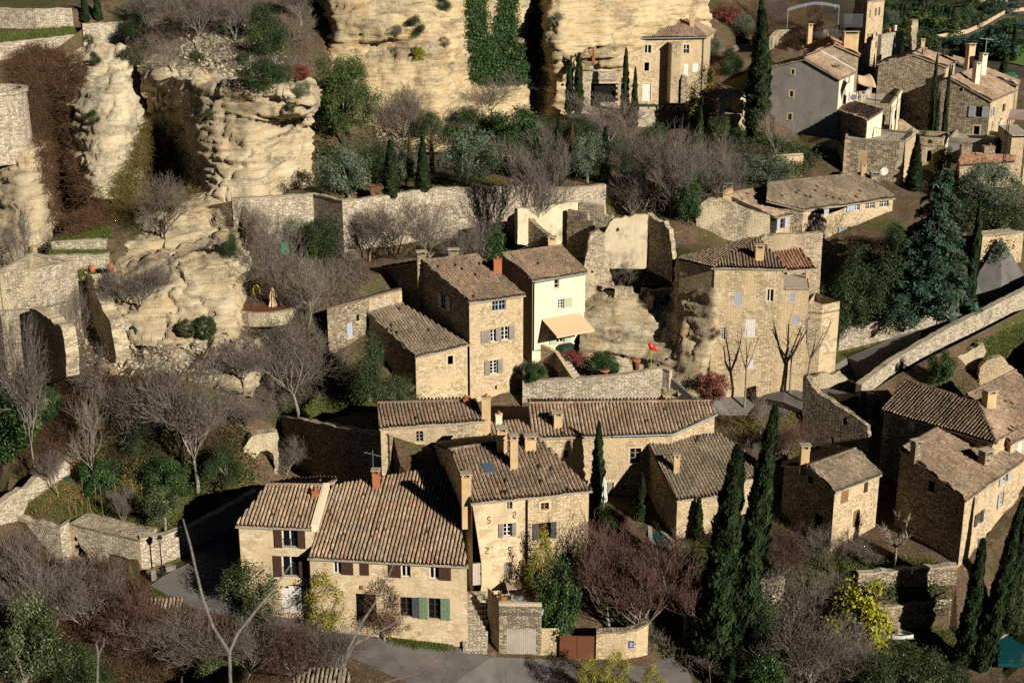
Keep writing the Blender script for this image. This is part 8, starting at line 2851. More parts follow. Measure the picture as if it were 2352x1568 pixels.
tag(mb.build('tennis_court', flat('court_green', '#3f7a55', .8, .08)), 'green tennis court in the valley beyond the roofs', 'court', kind='structure')

# ---------------------------------------------------------------- street and garden things
tile(7)


def lathe_thing(name, label, cat, p, prof, mat, group=None, n=16, rz=0, part='body', s=1.):
    prof = [(a * s, b * s) for a, b in prof]
    r = empty(name, p, label, cat, group, rz)
    mb = MB()
    mb.lathe(p, prof, n)
    mb.build(part, M[mat], r, smooth=True)
    return r


# lamp post
p = onz(1095, 868, 6.1)
lp = empty('street_lamp', p, 'black cast iron street lamp in front of the cave wall', 'lamp')
mb = MB()
mb.lathe(p, [(.2, 0), (.2, .12), (.15, .16), (.14, .9), (.17, .95), (.17, 1.02), (.08, 1.12), (.06, 1.3), (.05, 3.1), (.07, 3.14), (.05, 3.2), (.04, 3.35)], 12)
mb.build('post', M['iron'], lp)
mb = MB()
c = p + UP * 3.35
mb.tube_rings([[c + Vector((r_ * math.cos(math.pi / 4 + i * math.pi / 2), r_ * math.sin(math.pi / 4 + i * math.pi / 2), z)) for i in range(4)] for r_, z in ((.13, 0), (.13, .03), (.26, .45), (.3, .47), (.12, .66), (.04, .72), (.02, .8))])
o = mb.build('lantern', M['iron'], lp)
mb = MB()
mb.tube_rings([[c + Vector((r_ * math.cos(math.pi / 4 + i * math.pi / 2), r_ * math.sin(math.pi / 4 + i * math.pi / 2), z)) for i in range(4)] for r_, z in ((.145, .05), (.262, .42))])
mb.build('pane', flat('frosted_lamp_glass', '#8f8a7c', .2), o)


def cab(name, label, x, y, z, w, d, h, mat):
    p = onz(x, y, z)
    r = empty(name, p, label, 'box')
    mb = MB()
    mb.abox(p.x - w / 2, p.y, p.z - .1, p.x + w / 2, p.y + d, p.z + h)
    mb.build('body', M[mat], r)
    mb = MB()
    mb.abox(p.x - w / 2 - .04, p.y - .04, p.z + h + .003, p.x + w / 2 + .04, p.y + d + .04, p.z + h + .06)
    mb.build('lid', M[mat], r)


cab('utility_box', 'small grey brown utility box right of the street lamp', 1148, 832, 6.3, .75, .35, .6, 'grey_wood')
cab('utility_box', 'narrow grey utility box left of the street lamp foot', 1034, 880, 6.2, .35, .3, .95, 'grey_wood')
cab('compost_bin', 'dark green plastic compost bin in the vegetable garden', 443, 268, 10.3, .8, .8, 1.15, 'green_bin') if M.setdefault('green_bin', flat('green_plastic', '#1f4a36', .5)) else 0
P_ = [onz(x, y, 6.15) for x, y in ((1010, 935), (1110, 945), (1115, 962), (1015, 950))]
mb = MB()
mb.prism([q + UP * .0 for q in P_], -UP * .05)
tag(mb.build('drain_grate', M['iron']), 'rusty drain grate in the street by the thicket', 'grate', kind='thing')

# blue table with a watering can, wrought iron gate
p = onz(1900, 1100, 5.6)
tb = empty('garden_table', p, 'small turquoise metal table in front of the white gate', 'table')
tq = M.setdefault('turquoise', flat('turquoise_paint', '#4f9a9c', .4, .08))
mb = MB()
mb.abox(p.x - .55, p.y - .4, p.z + .7, p.x + .55, p.y + .4, p.z + .74)
mb.build('table_top', tq, tb)
for i in (-1, 1):
    for j in (-1, 1):
        mb = MB()
        mb.tube([p + Vector((i * .5, j * .34, -.05)), p + Vector((i * .42, j * .3, .7))], .02, 5)
        mb.build('leg', tq, tb)
q = p + UP * .74
wc = empty('watering_can', q, 'pale metal watering can on the turquoise table', 'watering can')
mb = MB()
mb.lathe(q, [(.14, 0), (.14, .28), (.11, .32)], 12)
mb.build('body', M['zinc'], wc)
mb = MB()
mb.tube([q + Vector((.12, 0, .08)), q + Vector((.32, 0, .3))], .025, 6)
mb.build('spout', M['zinc'], wc)
mb = MB()
mb.tube([q + Vector((-.13, 0, .05)), q + Vector((-.27, 0, .2)), q + Vector((-.08, 0, .38))], .014, 5)
mb.build('handle', M['zinc'], wc)
a, b = onz(1840, 1082, 5.9), onz(2085, 1088, 5.9)
gr = empty('iron_gate', a, 'low black iron railing gate before the white garage door', 'gate')
mb = MB()
for i in range(18):
    c = a.lerp(b, i / 17)
    mb.tube([c - UP * .1, c + UP * 1.15], .018, 4)
mb.tube([a + UP * .15, b + UP * .15], .02, 4)
mb.tube([a + UP * 1.0, b + UP * 1.0], .02, 4)
mb.build('bars', M['iron'], gr)


def parasol(name, label, p, h, mat, w=.26):
    r = empty(name, p, label, 'parasol')
    mb = MB()
    mb.tube([p - UP * .05, p + UP * h], .03, 6)
    mb.build('pole', M['grey_wood'], r)
    mb = MB()
    n = 16
    mb.tube_rings([[p + Vector((rr_ * (1 + .25 * (-1) ** j) * math.cos(2 * math.pi * j / n), rr_ * (1 + .25 * (-1) ** j) * math.sin(2 * math.pi * j / n), z)) for j in range(n)] for rr_, z in ((w * .95, h * .3), (w, h * .42), (w * .6, h * .62), (w * .75, h * .72), (w * .25, h * .97), (.02, h))])
    mb.build('canopy', M[mat], r)
    mb = MB()
    mb.lathe(p, [(.3, 0), (.3, .08), (.06, .12), (.05, .3)], 12)
    mb.build('base', M['concrete'], r)
    return r


tile(8)
parasol('closed_parasol', 'left closed white parasol on the pool lawn', onz(1752, 385, 8.9), 3.6, 'white', .2)
parasol('closed_parasol', 'right closed white parasol on the pool lawn', onz(1788, 415, 8.8), 3.4, 'white', .26)
TILES[15] = (488.1, 574.2, .1709)
tile(15)
p = hit(825, 930)
parasol('closed_parasol', 'closed pale pink parasol beside the round leaf covered terrace', p, 3.2, 'canvas', .42)
tile(2)
p = onz(1718, 474, 38.6)
parasol('closed_parasol', 'closed red and white parasol on the cliff terrace', p, 3.0, 'terracotta', .2)


def chair(label, p, rz, mat, group=None, s=1.):
    r = empty('garden_chair', p, label, 'chair', group, rz)
    lo = Vector((0, 0, 0))
    M_ = M[mat]

    def part(nm, boxes):
        mb = MB()
        for b in boxes: mb.abox(*[q * s for q in b])
        o = mb.build(nm, M_)
        o.parent = r
    part('seat', [(-.25, -.25 + i * .1, .42, .25, -.17 + i * .1, .45) for i in range(5)])
    part('backrest', [(-.25 + i * .115, .24, .45, -.19 + i * .115, .27, .98) for i in range(5)] + [(-.27, .235, .98, .27, .275, 1.04)])
    for i in (-1, 1):
        for j in (-1, 1): part('leg', [(i * .23 - .025, j * .22 - .025, 0, i * .23 + .025, j * .22 + .025, .42)])
        part('armrest', [(i * .27 - .03, -.25, .62, i * .27 + .03, .25, .65), (i * .27 - .02, -.24, .45, i * .27 + .02, -.2, .62)])
    return r


tile(8)
M.setdefault('teak', flat('teak_wood', '#b98a55', .6, .1))
zt_ = 7.76
chair('sunlit teak folding chair at the terrace edge', onz(1110, 1030, zt_), 2.2, 'teak')
chair('shaded dark chair on the terrace right of the table', onz(1272, 1020, zt_), -.4, 'brown_wood')
chair('shaded dark chair behind the terrace table', onz(1105, 915, zt_), .8, 'brown_wood')
p = onz(1185, 965, zt_)
tb = empty('terrace_table', p, 'square pinkish wooden table on the garage terrace', 'table', rz=.1)
for nm, bs in (('table_top', [(-.6, -.6, .7, .6, .6, .75)]), ('leg', [(-.5, -.5, 0, -.44, -.44, .7)]), ('leg', [(.44, -.5, 0, .5, -.44, .7)]), ('leg', [(-.5, .44, 0, -.44, .5, .7)]), ('leg', [(.44, .44, 0, .5, .5, .7)])):
    mb = MB()
    for b in bs: mb.abox(*b)
    o = mb.build(nm, M.setdefault('pinkwood', flat('bleached_wood', '#b59a88', .7, .08)))
    o.parent = tb
p = onz(1215, 1035, zt_)
lathe_thing('round_table', 'small round glass topped table at the terrace edge', 'table', p, [(.25, 0), (.04, .05), (.04, .58), (.4, .6), (.4, .63)], 'zinc')
a, b = f0 + UP * .03, f1 + UP * .03
mb = MB()
mb.tube([a + UP * .12, b + UP * .12], .025, 5)
for i in range(8): mb.tube([a.lerp(b, i / 7), a.lerp(b, i / 7) + UP * .12], .02, 4)
tag(mb.build('terrace_railing', M['white']), 'thin pale rail along the front of the garage terrace', 'railing', kind='thing')

# swimming pools
tile(8)
P_ = [onz(x, y, 8.25) for x, y in ((2080, 455), (2120, 470), (2285, 635), (2270, 655), (2150, 705), (2090, 600))]
mb = MB()
mb.prism(P_, -UP * .3)
tw_ = NT('pool_water')
tw_.bump(tw_.noise(tw_.pos(), 3, 3), .15, .05)
tag(mb.build('water', tw_.fin(lin('#12474a'), .08)), 'turquoise water of the pool beside the garden house', 'water', kind='structure')
mb = MB()
n = len(P_)
for i in range(n):
    a, b = P_[i], P_[(i + 1) % n]
    t_ = Vector((b.x - a.x, b.y - a.y, 0)).normalized()
    o_ = Vector((t_.y, -t_.x, 0))
    mb.box((a + b) / 2 + o_ * .18, (b - a) / 2, o_ * .17, UP * .1)
tag(mb.build('pool_edge', M['concrete']), 'pale stone edge around the turquoise pool', 'paving', kind='structure')
tile(9)
P_ = [onz(x, y, 3.3) for x, y in ((2150, 1285), (2250, 1235), (2420, 1195), (2420, 1440), (2180, 1430))]
mb = MB()
mb.prism(P_, -UP * .3)
tag(mb.build('water', tw_.m), 'dark teal pool water in the lower right corner', 'water', kind='structure')
P_ = [onz(x, y, 3.42) for x, y in ((2140, 1280), (2120, 1220), (2330, 1150), (2430, 1150), (2430, 1190), (2250, 1230))]
mb = MB()
mb.prism(P_, -UP * .3)
tag(mb.build('paving', M['concrete']), 'pale paved edge of the corner pool', 'paving', kind='structure')

# boat
p = onz(1465, 1262, 2.75)
bt = empty('boat', p, 'small white rowing boat lying on the lawn beside the yellow tree', 'boat', rz=-.35)
rings = []
for i in range(9):
    x = -1.7 + i * .42
    wd = .68 * (1 - (max(0, x) / 1.75) ** 2.2) + .02
    rings.append([Vector((x, wd * math.cos(a) * (1 if abs(math.cos(a)) > .01 else 1), .6 + .12 * max(0, x) / 1.7 - .58 * math.sin(a) ** .7 * (1 - .25 * max(0, x) / 1.7))) for a in [math.pi * j / 8 for j in range(9)]])
mb = MB()
for i in range(8):
    for j in range(8):
        mb.quad(rings[i][j], rings[i + 1][j], rings[i + 1][j + 1], rings[i][j + 1])
for j in range(1, 8): mb.add([rings[0][0], rings[0][j], rings[0][j + 1 if j < 8 else 8]], [(0, 1, 2)])
o = mb.build('hull', M['white'])
o.parent = bt
md = o.modifiers.new('t', 'SOLIDIFY')
md.thickness = .05
for x in (-.7, .3):
    mb = MB()
    mb.abox(x - .13, -.55, .42, x + .13, .55, .46)
    o = mb.build('thwart', M['tan_wood'])
    o.parent = bt

# blue and green tarpaulins
tile(14)


def tarp(label, px, mat, seed, h=.5):
    rr = random.Random(seed)
    c = [hit(*q) for q in px]
    nu, nv = 14, 10
    mb = MB()
    g = []
    for i in range(nu):
        for j in range(nv):
            u, v = i / (nu - 1), j / (nv - 1)
            q = (c[0] * (1 - u) + c[1] * u) * (1 - v) + (c[3] * (1 - u) + c[2] * u) * v
            q = q + UP * (.08 + h * math.sin(u * math.pi) ** .5 * math.sin(v * math.pi) ** .5 + .12 * mno.noise(Vector((u * 6, v * 6, seed))) + .05 * rr.random())
            g.append(q)
    fs = [(i * nv + j, (i + 1) * nv + j, (i + 1) * nv + j + 1, i * nv + j + 1) for i in range(nu - 1) for j in range(nv - 1)]
    mb.add(g, fs)
    o = tag(mb.build('tarpaulin', M[mat], smooth=True), label, 'tarpaulin', kind='thing')
    m_ = o.modifiers.new('t', 'SOLIDIFY')
    m_.thickness = .03


M['blue_tarp'] = flat('blue_tarpaulin', '#2a72b8', .4, .1)
M['green_tarp'] = flat('dark_green_tarpaulin', '#27372b', .5, .1)
tarp('crumpled bright blue tarpaulin held by planks beside the leaning ruin wall', ((1540, 955), (1745, 1040), (1715, 1175), (1600, 1130)), 'blue_tarp', 3)
tarp('dark green tarpaulin beside the blue one', ((1750, 1060), (1850, 1100), (1830, 1150), (1720, 1160)), 'green_tarp', 5)
for i, (x, y) in enumerate(((990, 318), (1242, 312), (1495, 288))):
    lathe_thing('terracotta_jar', ['left pinkish terracotta jar on the grass terrace', 'middle terracotta jar on the grass terrace', 'right terracotta jar at the foot of the boulder'][i], 'jar', hit(x, y), [(.28, -.05), (.5, .5), (.56, .9), (.5, 1.25), (.34, 1.4), (.4, 1.48), (.4, 1.56), (.3, 1.56), (.28, 1.4)], 'terracotta', 'terracotta jars on the left terrace', 18, s=.55)
lathe_thing('terracotta_jar', 'big pale ochre jar by the upper grass terrace wall', 'jar', hit(455, 70), [(.3, -.05), (.6, .5), (.62, .9), (.4, 1.3), (.42, 1.4), (.3, 1.4)], 'plaster_ochre', None, 18, s=.7)
# round leaf covered terrace
tile(15)
c_ = hit(720, 730)
mb = MB()
mb.lathe(Vector((c_.x, c_.y, c_.z - 1.2)), [(3.6, 0), (3.7, 1.35), (3.3, 1.4)], 30)
o = tag(mb.build('round_terrace', M['stone_ruin']), 'round stone terrace covered with fallen leaves', 'terrace', kind='thing')
mb = MB()
mb.lathe(Vector((c_.x, c_.y, c_.z + .19)), [(3.32, 0), (3.32, .04)], 30)
mb.build('leaf_covered_floor', flat('leaf_covered_soil', '#6b452c', .9, .3, scale=9), o)
p = hit(975, 45)
cab('water_butt', 'bright green water butt between the trees above the round terrace', 975, 80, p.z, .8, .8, 1.3, 'bright_green') if M.setdefault('bright_green', flat('bright_green_plastic', '#1f8a5a', .4)) else 0
p = hit(600, 640)
mb = MB()
for k in range(3):
    mb.tube([p + Vector((.35 * math.cos(a), -.1 * k, .75 + .55 * math.sin(a))) for a in [2 * math.pi * i / 14 for i in range(15)]], .04, 5, cap=False)
tag(mb.build('garden_hose', flat('yellow_hose', '#c9b02c', .4)), 'coiled yellow garden hose hanging by the round terrace', 'hose', kind='thing')
# stone bench and bean canes
tile(7)
p = hit(1075, 385)
mb = MB()
mb.abox(p.x - .75, p.y - .25, p.z + .42, p.x + .75, p.y + .25, p.z + .54)
o = tag(mb.build('stone_bench', M['concrete']), 'pale stone bench in the vegetable garden', 'bench', kind='thing')
for q in (-.5, .5):
    mb = MB()
    mb.abox(p.x + q - .12, p.y - .2, p.z - .1, p.x + q + .12, p.y + .2, p.z + .415)
    mb.build('support', M['concrete'], o)
for i, (x, y) in enumerate([(475, 470), (515, 475), (550, 450), (552, 300), (590, 490), (598, 510), (625, 470), (632, 515), (700, 480), (725, 330), (785, 370), (905, 340), (960, 400), (1040, 420), (640, 380), (690, 400)]):
    p = hit(x, y)
    mb = MB()
    a = Vector((R.uniform(-.2, .2), R.uniform(-.2, .2), 0))
    mb.tube([p - UP * .1, p + a + UP * R.uniform(1.6, 2.6)], .03, 5)
    tag(mb.build('bean_cane', M['tan_wood']), 'thin upright cane stake in the vegetable garden', 'cane', 'cane stakes in the vegetable garden', 'thing')
# caves under the garden wall
cv = House('cave_wall', 'pale rocky garden wall with two dark cave openings beside the street lamp', Vector((CV[0].x, CV[0].y, 5)), 'wall')
cv.root['kind'] = 'thing'
cv.wall(CV[0], CV[1], 3.6, 'stone_pale', depth=.5)
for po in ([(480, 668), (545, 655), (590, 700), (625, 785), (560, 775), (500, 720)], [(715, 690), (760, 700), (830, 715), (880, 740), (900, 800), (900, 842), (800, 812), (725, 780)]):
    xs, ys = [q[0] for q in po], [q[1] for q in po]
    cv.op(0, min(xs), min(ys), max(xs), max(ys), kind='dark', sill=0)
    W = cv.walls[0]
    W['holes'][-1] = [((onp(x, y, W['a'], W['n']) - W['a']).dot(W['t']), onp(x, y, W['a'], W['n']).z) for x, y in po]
cv.done()
mb = MB()
mb.prism([CV[0], CV[1], CV[1] - CN * 2.4, CV[0] - CN * 2.4], -UP * .25)
mb.build('wall_top', M['stone_ruin'], cv.root)
# small tiled gateway
a, b = onz(940, 1045, 5.8), onz(1215, 1040, 5.8)
gw = House('gateway', 'small tile topped gateway wall half hidden by the bare bushes', Vector((a.x, a.y, 3)), 'gateway')
gw.wall(a, a + (b - a) * .22, 1.5, 'plaster_cream')
gw.wall(a + (b - a) * .8, b, 1.5, 'plaster_cream')
gw.done()
tile_roof(gw.root, [a - Vector((0, .5, .15)), b - Vector((0, .5, .15)), b + Vector((0, .45, .25)), a + Vector((0, .45, .25))], M['tile_tan'], over=.1)
c0 = onz(780, 1360, 2.2)
slab('garden_wall', 'pale rendered wall end glimpsed through the bushes at lower left', [(775, 1460), (780, 1260), (840, 1200), (930, 1170), (965, 1060), (985, 1060), (960, 1300), (940, 1460)], c0, c0 + Vector((3, 1.5, 0)), .5, 'plaster_cream', jag=.05, cat='wall')

# courtyard pieces
tile(5)
zc = 15.6
lathe_thing('flower_pot', 'big terracotta pot in front of the glossy courtyard bush', 'pot', onz(1790, 1018, zc), [(.3, 0), (.48, .6), (.55, .62), (.55, .75), (.4, .75)], 'terracotta')
lathe_thing('flower_pot', 'tall terracotta pot against the courtyard rock wall', 'pot', onz(2005, 972, 16), [(.28, 0), (.42, .9), (.46, .92), (.46, 1.05), (.32, 1.05)], 'terracotta')
p = onz(2105, 1000, 16.4)
fl = empty('garden_ornament', p, 'red bird shaped ornament on a thin yellow pole in the courtyard', 'ornament')
mb = MB()
mb.tube([p, p + UP * 2.6], .03, 5)
mb.build('pole', flat('yellow_green_paint', '#b5b52a', .5), fl)
mb = MB()
c = p + UP * 2.75
mb.tube([c + Vector((-.35, 0, .3)), c + Vector((-.2, 0, .32)), c, c + Vector((.35, 0, -.25)), c + Vector((.7, 0, -.5))], [.06, .2, .28, .14, .02], 8)
mb.build('figure', flat('red_paint', '#c4261d', .4), fl)
q = hit(1520, 800)
mb = MB()
g = onz(1515, 790, 17.4)
mb.lathe(g - UP * 1.1, [(.05, 1.15), (.8, 1.1), (1.15, .9), (1.25, .05), (1.25, 0)], 12)
o = tag(mb.build('covered_table', M['green_tarp']), 'table under a dark green cover below the beige awning', 'table', kind='thing')
# stair wall of the courtyard
mb = MB()
a = [onz(1345, 790, 17.9), onz(1460, 850, 17.4), onz(1580, 1030, 15.9)]
for i in range(2):
    d = a[i + 1] - a[i]
    n_ = Vector((-d.y, d.x, 0)).normalized()
    mb.prism([Vector((a[i].x, a[i].y, 14)), Vector((a[i + 1].x, a[i + 1].y, 14)), a[i + 1], a[i]], n_ * .4)
tag(mb.build('stair_wall', M['stone_warm']), 'curved sloping stair wall between the tower house and the courtyard', 'wall', kind='thing')
st = empty('courtyard_steps', onz(1560, 1000, 15.5), 'stone steps going down into the courtyard', 'steps')
for i in range(7):
    f = i / 6
    c = onz(1490, 870, 17).lerp(onz(1585, 1005, 15.7), f)
    mb = MB()
    mb.box(c - UP * .4, Vector((.55, .1, 0)), Vector((-.05, .25, 0)), UP * .45)
    mb.build('step', M['concrete'], st)

# planters on the cliff house terrace
tile(13)
for i, x in enumerate((925, 1040, 1145, 1235, 1335, 1435)):
    p = onz(x, 640, 33.35)
    r = empty('planter', p, ['leftmost trough planter on the terrace wall', 'second trough planter from the left on the terrace wall', 'third trough planter from the left on the terrace wall', 'third trough planter from the right on the terrace wall', 'second trough planter from the right on the terrace wall', 'rightmost trough planter on the terrace wall'][i], 'planter', 'trough planters on the terrace wall')
    mb = MB()
    mb.prism([p + Vector(q) for q in ((-.55, -.2, 0), (.55, -.2, 0), (.65, -.2, .42), (-.65, -.2, .42))], Vector((0, .4, 0)))
    mb.build('trough', M['concrete'], r)
    for nm, me in PR['ft2'][:1]:
        o = link('plant', me, r)
        o.location = (0, 0, .35)
        o.scale = (1.1, .45, .5)
# white patio things on the roof terrace, sun sail
tile(3)
zt = 35.6
for i, (x, y, lb) in enumerate(((1225, 650, 'white slatted chair by the grey house terrace door'), (1262, 668, 'low white chair on the roof terrace'), (1300, 660, 'white armchair in the middle of the roof terrace'))):
    chair(lb, onz(x, y, zt), 1 + i, 'white')
p = onz(1282, 652, zt)
lathe_thing('patio_table', 'small pale green table between the white roof terrace chairs', 'table', p, [(.3, 0), (.05, .05), (.05, .68), (.5, .7), (.5, .74)], 'pale_green')
p = onz(1203, 655, 36.3)
ac = empty('air_conditioner', p, 'white air conditioning unit on the grey house wall', 'air conditioner')
mb = MB()
mb.abox(p.x - .5, p.y - .3, p.z - .5, p.x + .5, p.y + .2, p.z + .6)
mb.build('casing', M['white'], ac)
mb = MB()
mb.tube([p + Vector((0, -.31, .05)), p + Vector((0, -.33, .05))], .38, 16)
mb.build('fan_grille', M['zinc'], ac)
a, b, c, d = at(1230, 512, 173), at(1300, 500, 174), at(1360, 590, 170), at(1232, 560, 171)
mb = MB()
g = []
for i in range(9):
    for j in range(7):
        u, v = i / 8, j / 6
        q = (a * (1 - u) + b * u) * (1 - v) + (d * (1 - u) + c * u) * v
        g.append(q + UP * (.5 * math.sin(v * math.pi) - .15 * math.sin(u * math.pi)))
mb.add(g, [(i * 7 + j, (i + 1) * 7 + j, (i + 1) * 7 + j + 1, i * 7 + j + 1) for i in range(8) for j in range(6)])
o = tag(mb.build('sun_sail', M['canvas'], smooth=True), 'curved beige sun sail over the roof terrace', 'sun sail', kind='thing')
md = o.modifiers.new('t', 'SOLIDIFY')
md.thickness = .04
for q, z in ((c, zt), (d, zt)):
    mb = MB()
    mb.tube([Vector((q.x, q.y, z)), q], .04, 5)
    mb.build('post', M['iron'], o)
# pergola arch and railings at the top
tile(12)
pg = empty('pergola', onz(1180, 300, 40), 'curved pale blue metal pergola over the brown domed hedge', 'pergola')
for k, off in enumerate((0, 1., 2.)):
    mb = MB()
    pts_ = []
    for x, y in ((848, 148), (960, 112), (1080, 80), (1200, 60), (1300, 62), (1400, 78), (1480, 95), (1535, 102)):
        pts_.append(at(x, y - k * 14, 196 + off * 1.2))
    mb.tube(pts_, .035, 5)
    for q in pts_[::2] + pts_[-1:]: mb.tube([q, Vector((q.x, q.y, q.z - (2.4 if q in (pts_[0], pts_[-1]) else .3)))], .03, 4)
    mb.build('arch', M['blue_grey'], pg)
a, b = at(1600, 330, 197), at(1845, 330, 197)
rl = empty('railing', a, 'metal garden railing left of the slender tower house', 'railing')
mb = MB()
for i in range(22):
    q = a.lerp(b, i / 21)
    mb.tube([q - UP * .4, q + UP * 1.35], .022, 4)
mb.tube([a + UP * 1.35, b + UP * 1.35], .03, 4)
mb.build('bars', M['zinc'], rl)
tile(10)
lathe_thing('terracotta_jar', 'pinkish jar behind the railing right of the slender tower', 'jar', onz(222, 525, 41.2), [(.3, 0), (.55, .6), (.5, 1.2), (.3, 1.45), (.36, 1.55), (.3, 1.55)], 'terracotta', s=.5)
lathe_thing('urn', 'white urn behind the railing right of the slender tower', 'urn', onz(315, 495, 41.2), [(.4, 0), (.35, .2), (.45, .5), (.4, 1.3), (.5, 1.5), (.5, 1.7), (.4, 1.7)], 'white', s=.5)
tile(3)
for i, (x, y) in enumerate(((222, 160), (282, 172), (330, 175), (268, 175))):
    lathe_thing('flower_pot', ['leftmost terracotta pot before the red leaved tree', 'second from right terracotta pot before the red leaved tree', 'rightmost terracotta pot before the red leaved tree', 'second from left terracotta pot before the red leaved tree'][i], 'pot', onz(x, y, 38.6), [(.3, 0), (.42, .6), (.46, .6), (.46, .72), (.3, .72)], 'terracotta', 'pots before the red leaved tree')
for i, (x, y) in enumerate(((285, 440), (320, 436))):
    p = onz(x, y, 35.4)
    lathe_thing('flower_pot', ['left pot of the pair on the gravel yard wall', 'right pot of the pair on the gravel yard wall'][i], 'pot', p, [(.3, 0), (.42, .55), (.46, .55), (.46, .66), (.3, .66)], 'terracotta', 'pair of pots on the gravel yard wall')
# people
SK = flat('skin', '#b98a6c', .6, .05)


def person(label, p, rz, h, shirt, legs, sit=False):
    r = empty('person', p, label, 'person', rz=rz)
    me = bpy.data.meshes.new('body')
    k = h / 1.75
    if sit: V = [(0, 0, .5), (0, .02, .95), (0, .0, 1.12), (0, 0, 1.3), (.1, 0, .5), (.13, -.42, .5), (.13, -.45, .05), (.13, -.58, .03), (-.1, 0, .5), (-.13, -.42, .5), (-.13, -.45, .05), (-.13, -.58, .03), (.2, 0, .95), (.25, -.1, .7), (.18, -.3, .62), (-.2, 0, .95), (-.25, -.1, .7), (-.18, -.3, .62)]
    else: V = [(0, 0, .95), (0, 0, 1.4), (0, 0, 1.52), (0, -.02, 1.68), (.1, 0, .92), (.12, -.02, .5), (.13, .03, .07), (.13, -.14, .03), (-.1, 0, .92), (-.12, .04, .5), (-.13, .1, .07), (-.13, -.07, .03), (.2, 0, 1.4), (.27, -.02, 1.12), (.24, -.2, .95), (-.2, 0, 1.4), (-.27, 0, 1.12), (-.25, -.1, .88)]
    rad = [.15, .17, .06, .105, .1, .07, .05, .04, .1, .07, .05, .04, .07, .05, .045, .07, .05, .045]
    E_ = [(0, 1), (1, 2), (2, 3), (0, 4), (4, 5), (5, 6), (6, 7), (0, 8), (8, 9), (9, 10), (10, 11), (1, 12), (12, 13), (13, 14), (1, 15), (15, 16), (16, 17)]
    me.from_pydata([Vector(v) * k for v in V], E_, [])
    o = link('body', me, r)
    o.modifiers.new('s', 'SKIN')
    for i, q in enumerate(rad): me.skin_vertices[0].data[i].radius = (q * k, q * k)
    me.skin_vertices[0].data[0].use_root = True
    o.modifiers.new('u', 'SUBSURF').levels = 1
    t = NT('clothed_figure_' + shirt[1:])
    z = t.n('SeparateXYZ', None, Vector=t.obj()).outputs[2]
    b1, b2 = (.52, 1.05) if sit else (.95, 1.47)
    c = t.ramp(t.math('DIVIDE', z, 2.), [(0, legs), (b1 * k / 2, shirt), (b2 * k / 2, '#b98a6c')], 'CONSTANT')
    me.materials.append(t.fin(c, .8))
    hd = V[3]
    mb = MB()
    mb.lathe(Vector((hd[0], hd[1] + .02, hd[2])) * k, [(.1 * k, .0), (.125 * k, .05 * k), (.1 * k, .11 * k), (.03 * k, .145 * k)], 10)
    o = mb.build('hair', M['brown_wood'])
    o.parent = r
    return r


tile(11)
p = onz(1965, 590, 31.0)
person('person in a white shirt walking on the upper right terrace', p, -.4, 1.75, '#d9dce2', '#5b2230')
p = onz(2115, 640, 31.0)
person('person in white sitting by the steps at the right edge', p, .6, 1.7, '#d2d2cc', '#26262a', True)
tile(5)
p = onz(1562, 150, 24.3)
person('person in pink standing inside the ruined house', p, .3, 1.65, '#b06a68', '#3a3436')

# foreground twigs rising from the viewpoint slope and a roof corner below
tile(0)


def branch(label, rows, Y, mat='fg'):
    mb = MB()
    for pts_, rs in rows:
        mb.tube([at(x, y, Y + dy) for x, y, dy in pts_], [r_ * .8 * Y / 3200 for r_ in rs], 6)
    tag(mb.build('bare_branch', M[mat]), label, 'branch', kind='thing')


M['fg'] = flat('pale_twig_bark', '#7f786f', .9, .4, scale=40)
M['fg_red'] = flat('reddish_twig_bark', '#7d6258', .9, .2, scale=40)
branch('pale forked twig in the near foreground left of centre', [([(531, 1640, 0), (529, 1560, 0), (527, 1495, 0)], [5.2, 5, 5.2]), ([(527, 1497, 0), (490, 1440, .2), (465, 1370, .3), (448, 1300, .4), (437, 1250, .5), (420, 1190, .6)], [5, 4.4, 4, 3.6, 3.2, 1.5]),
                                                              ([(527, 1497, 0), (545, 1455, .1), (585, 1405, .3), (630, 1350, .5), (672, 1290, .7)], [5, 4.2, 3.6, 3, 1.4])], 14)
branch('small pale forked shoot in the near foreground at lower left', [([(226, 1640, 0), (224, 1560, 0), (226, 1500, 0)], [3.4, 3.2, 3.2]), ([(226, 1502, 0), (221, 1478, 0), (235, 1455, 0)], [2.8, 2.2, 1.2]), ([(226, 1502, 0), (238, 1480, 0), (239, 1465, 0)], [2.8, 2.4, 1.2])], 13)
branch('long pale twigs in the near foreground below the farmhouse', [([(760, 1640, 0), (790, 1540, 0), (800, 1490, 0), (830, 1430, .1), (870, 1370, .2), (903, 1298, .3)], [4.6, 4.2, 3.8, 3.4, 3, 1.4]), ([(700, 1640, 0), (780, 1545, .1), (812, 1482, .1)], [3.2, 2.8, 2.2]),
                                                                    ([(815, 1478, 0), (860, 1455, .1), (915, 1425, .2), (935, 1405, .2)], [2.8, 2.4, 2, 1.2])], 13)
branch('reddish twig rising over the street at the bottom', [([(780, 1600, 0), (900, 1562, .2), (960, 1545, .3), (1000, 1512, .4), (1012, 1500, .4)], [2.4, 2.2, 2, 1.8, 1.4])], 13, 'fg_red')
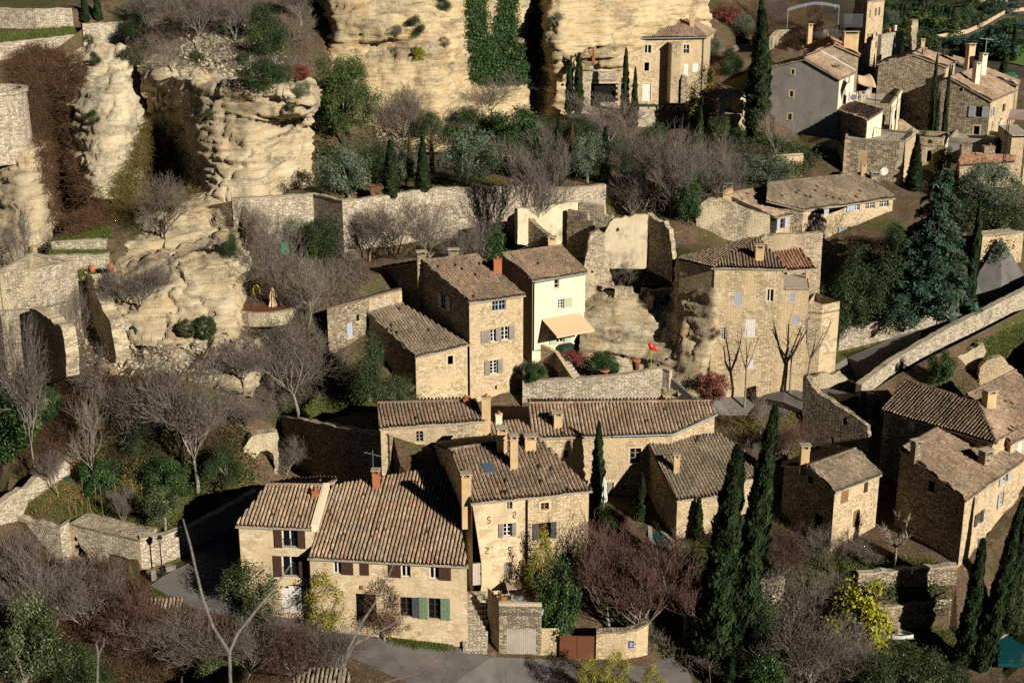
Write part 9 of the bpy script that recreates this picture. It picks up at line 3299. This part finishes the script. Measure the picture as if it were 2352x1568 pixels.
branch('tiny red shoot at the bottom edge left of the forked twig', [([(415, 1640, 0), (417, 1580, 0), (418, 1552, 0)], [2.4, 2, 1.2])], 13, 'fg_red')
c = at(745, 1562, 82)
nr = House('dark_roof', 'dark tiled roof corner peeping in at the bottom edge', Vector((c.x, c.y, 2)), 'roof')
a, b = at(640, 1600, 80), at(800, 1610, 80)
b.z = a.z
e, f = at(720, 1540, 82.6), at(800, 1552, 82.6)
tile_roof(nr.root, [a, b, Vector((f.x, f.y, e.z)), e], M['tile_old'], over=.1)
nr.wall(a, b, a.z - 4, 'stone_grey')
nr.wall(e, a, a.z - 4, 'stone_grey')
nr.done()
# ---------------------------------------------------------------- light
w = bpy.data.worlds.new('World')
SC.world = w
w.use_nodes = True
nt = w.node_tree
sky = nt.nodes.new('ShaderNodeTexSky')
sky.sky_type = 'NISHITA'
sky.sun_disc = False
sky.altitude = 9000
sky.air_density = .35
sky.dust_density = .2
SUN_EL, SUN_AZ = math.radians(23.5), math.radians(180 - 42)
sky.sun_elevation = SUN_EL
sky.sun_rotation = SUN_AZ
nt.links.new(sky.outputs[0], nt.nodes['Background'].inputs[0])
nt.nodes['Background'].inputs[1].default_value = .05
sd = bpy.data.lights.new('sun', 'SUN')
sd.energy = 5.0
sd.angle = math.radians(.5)
sd.color = (1, .93, .835)
so = bpy.data.objects.new('sun', sd)
COL.objects.link(so)
so.location = (60, -60, 150)
sv = Vector((math.sin(SUN_AZ) * math.cos(SUN_EL), math.cos(SUN_AZ) * math.cos(SUN_EL), math.sin(SUN_EL)))
so.rotation_euler = sv.to_track_quat('Z', 'Y').to_euler()
SC.view_settings.view_transform = 'Standard'
SC.view_settings.look = 'None'
SC.view_settings.exposure = .36
SC.view_settings.gamma = 1
SC.render.engine = 'CYCLES'
SC.cycles.max_bounces = 5
SC.cycles.diffuse_bounces = 1
SC.cycles.glossy_bounces = 2
SC.cycles.transparent_max_bounces = 4
SC.cycles.caustics_reflective = False
SC.cycles.caustics_refractive = False
SC.cycles.use_denoising = False
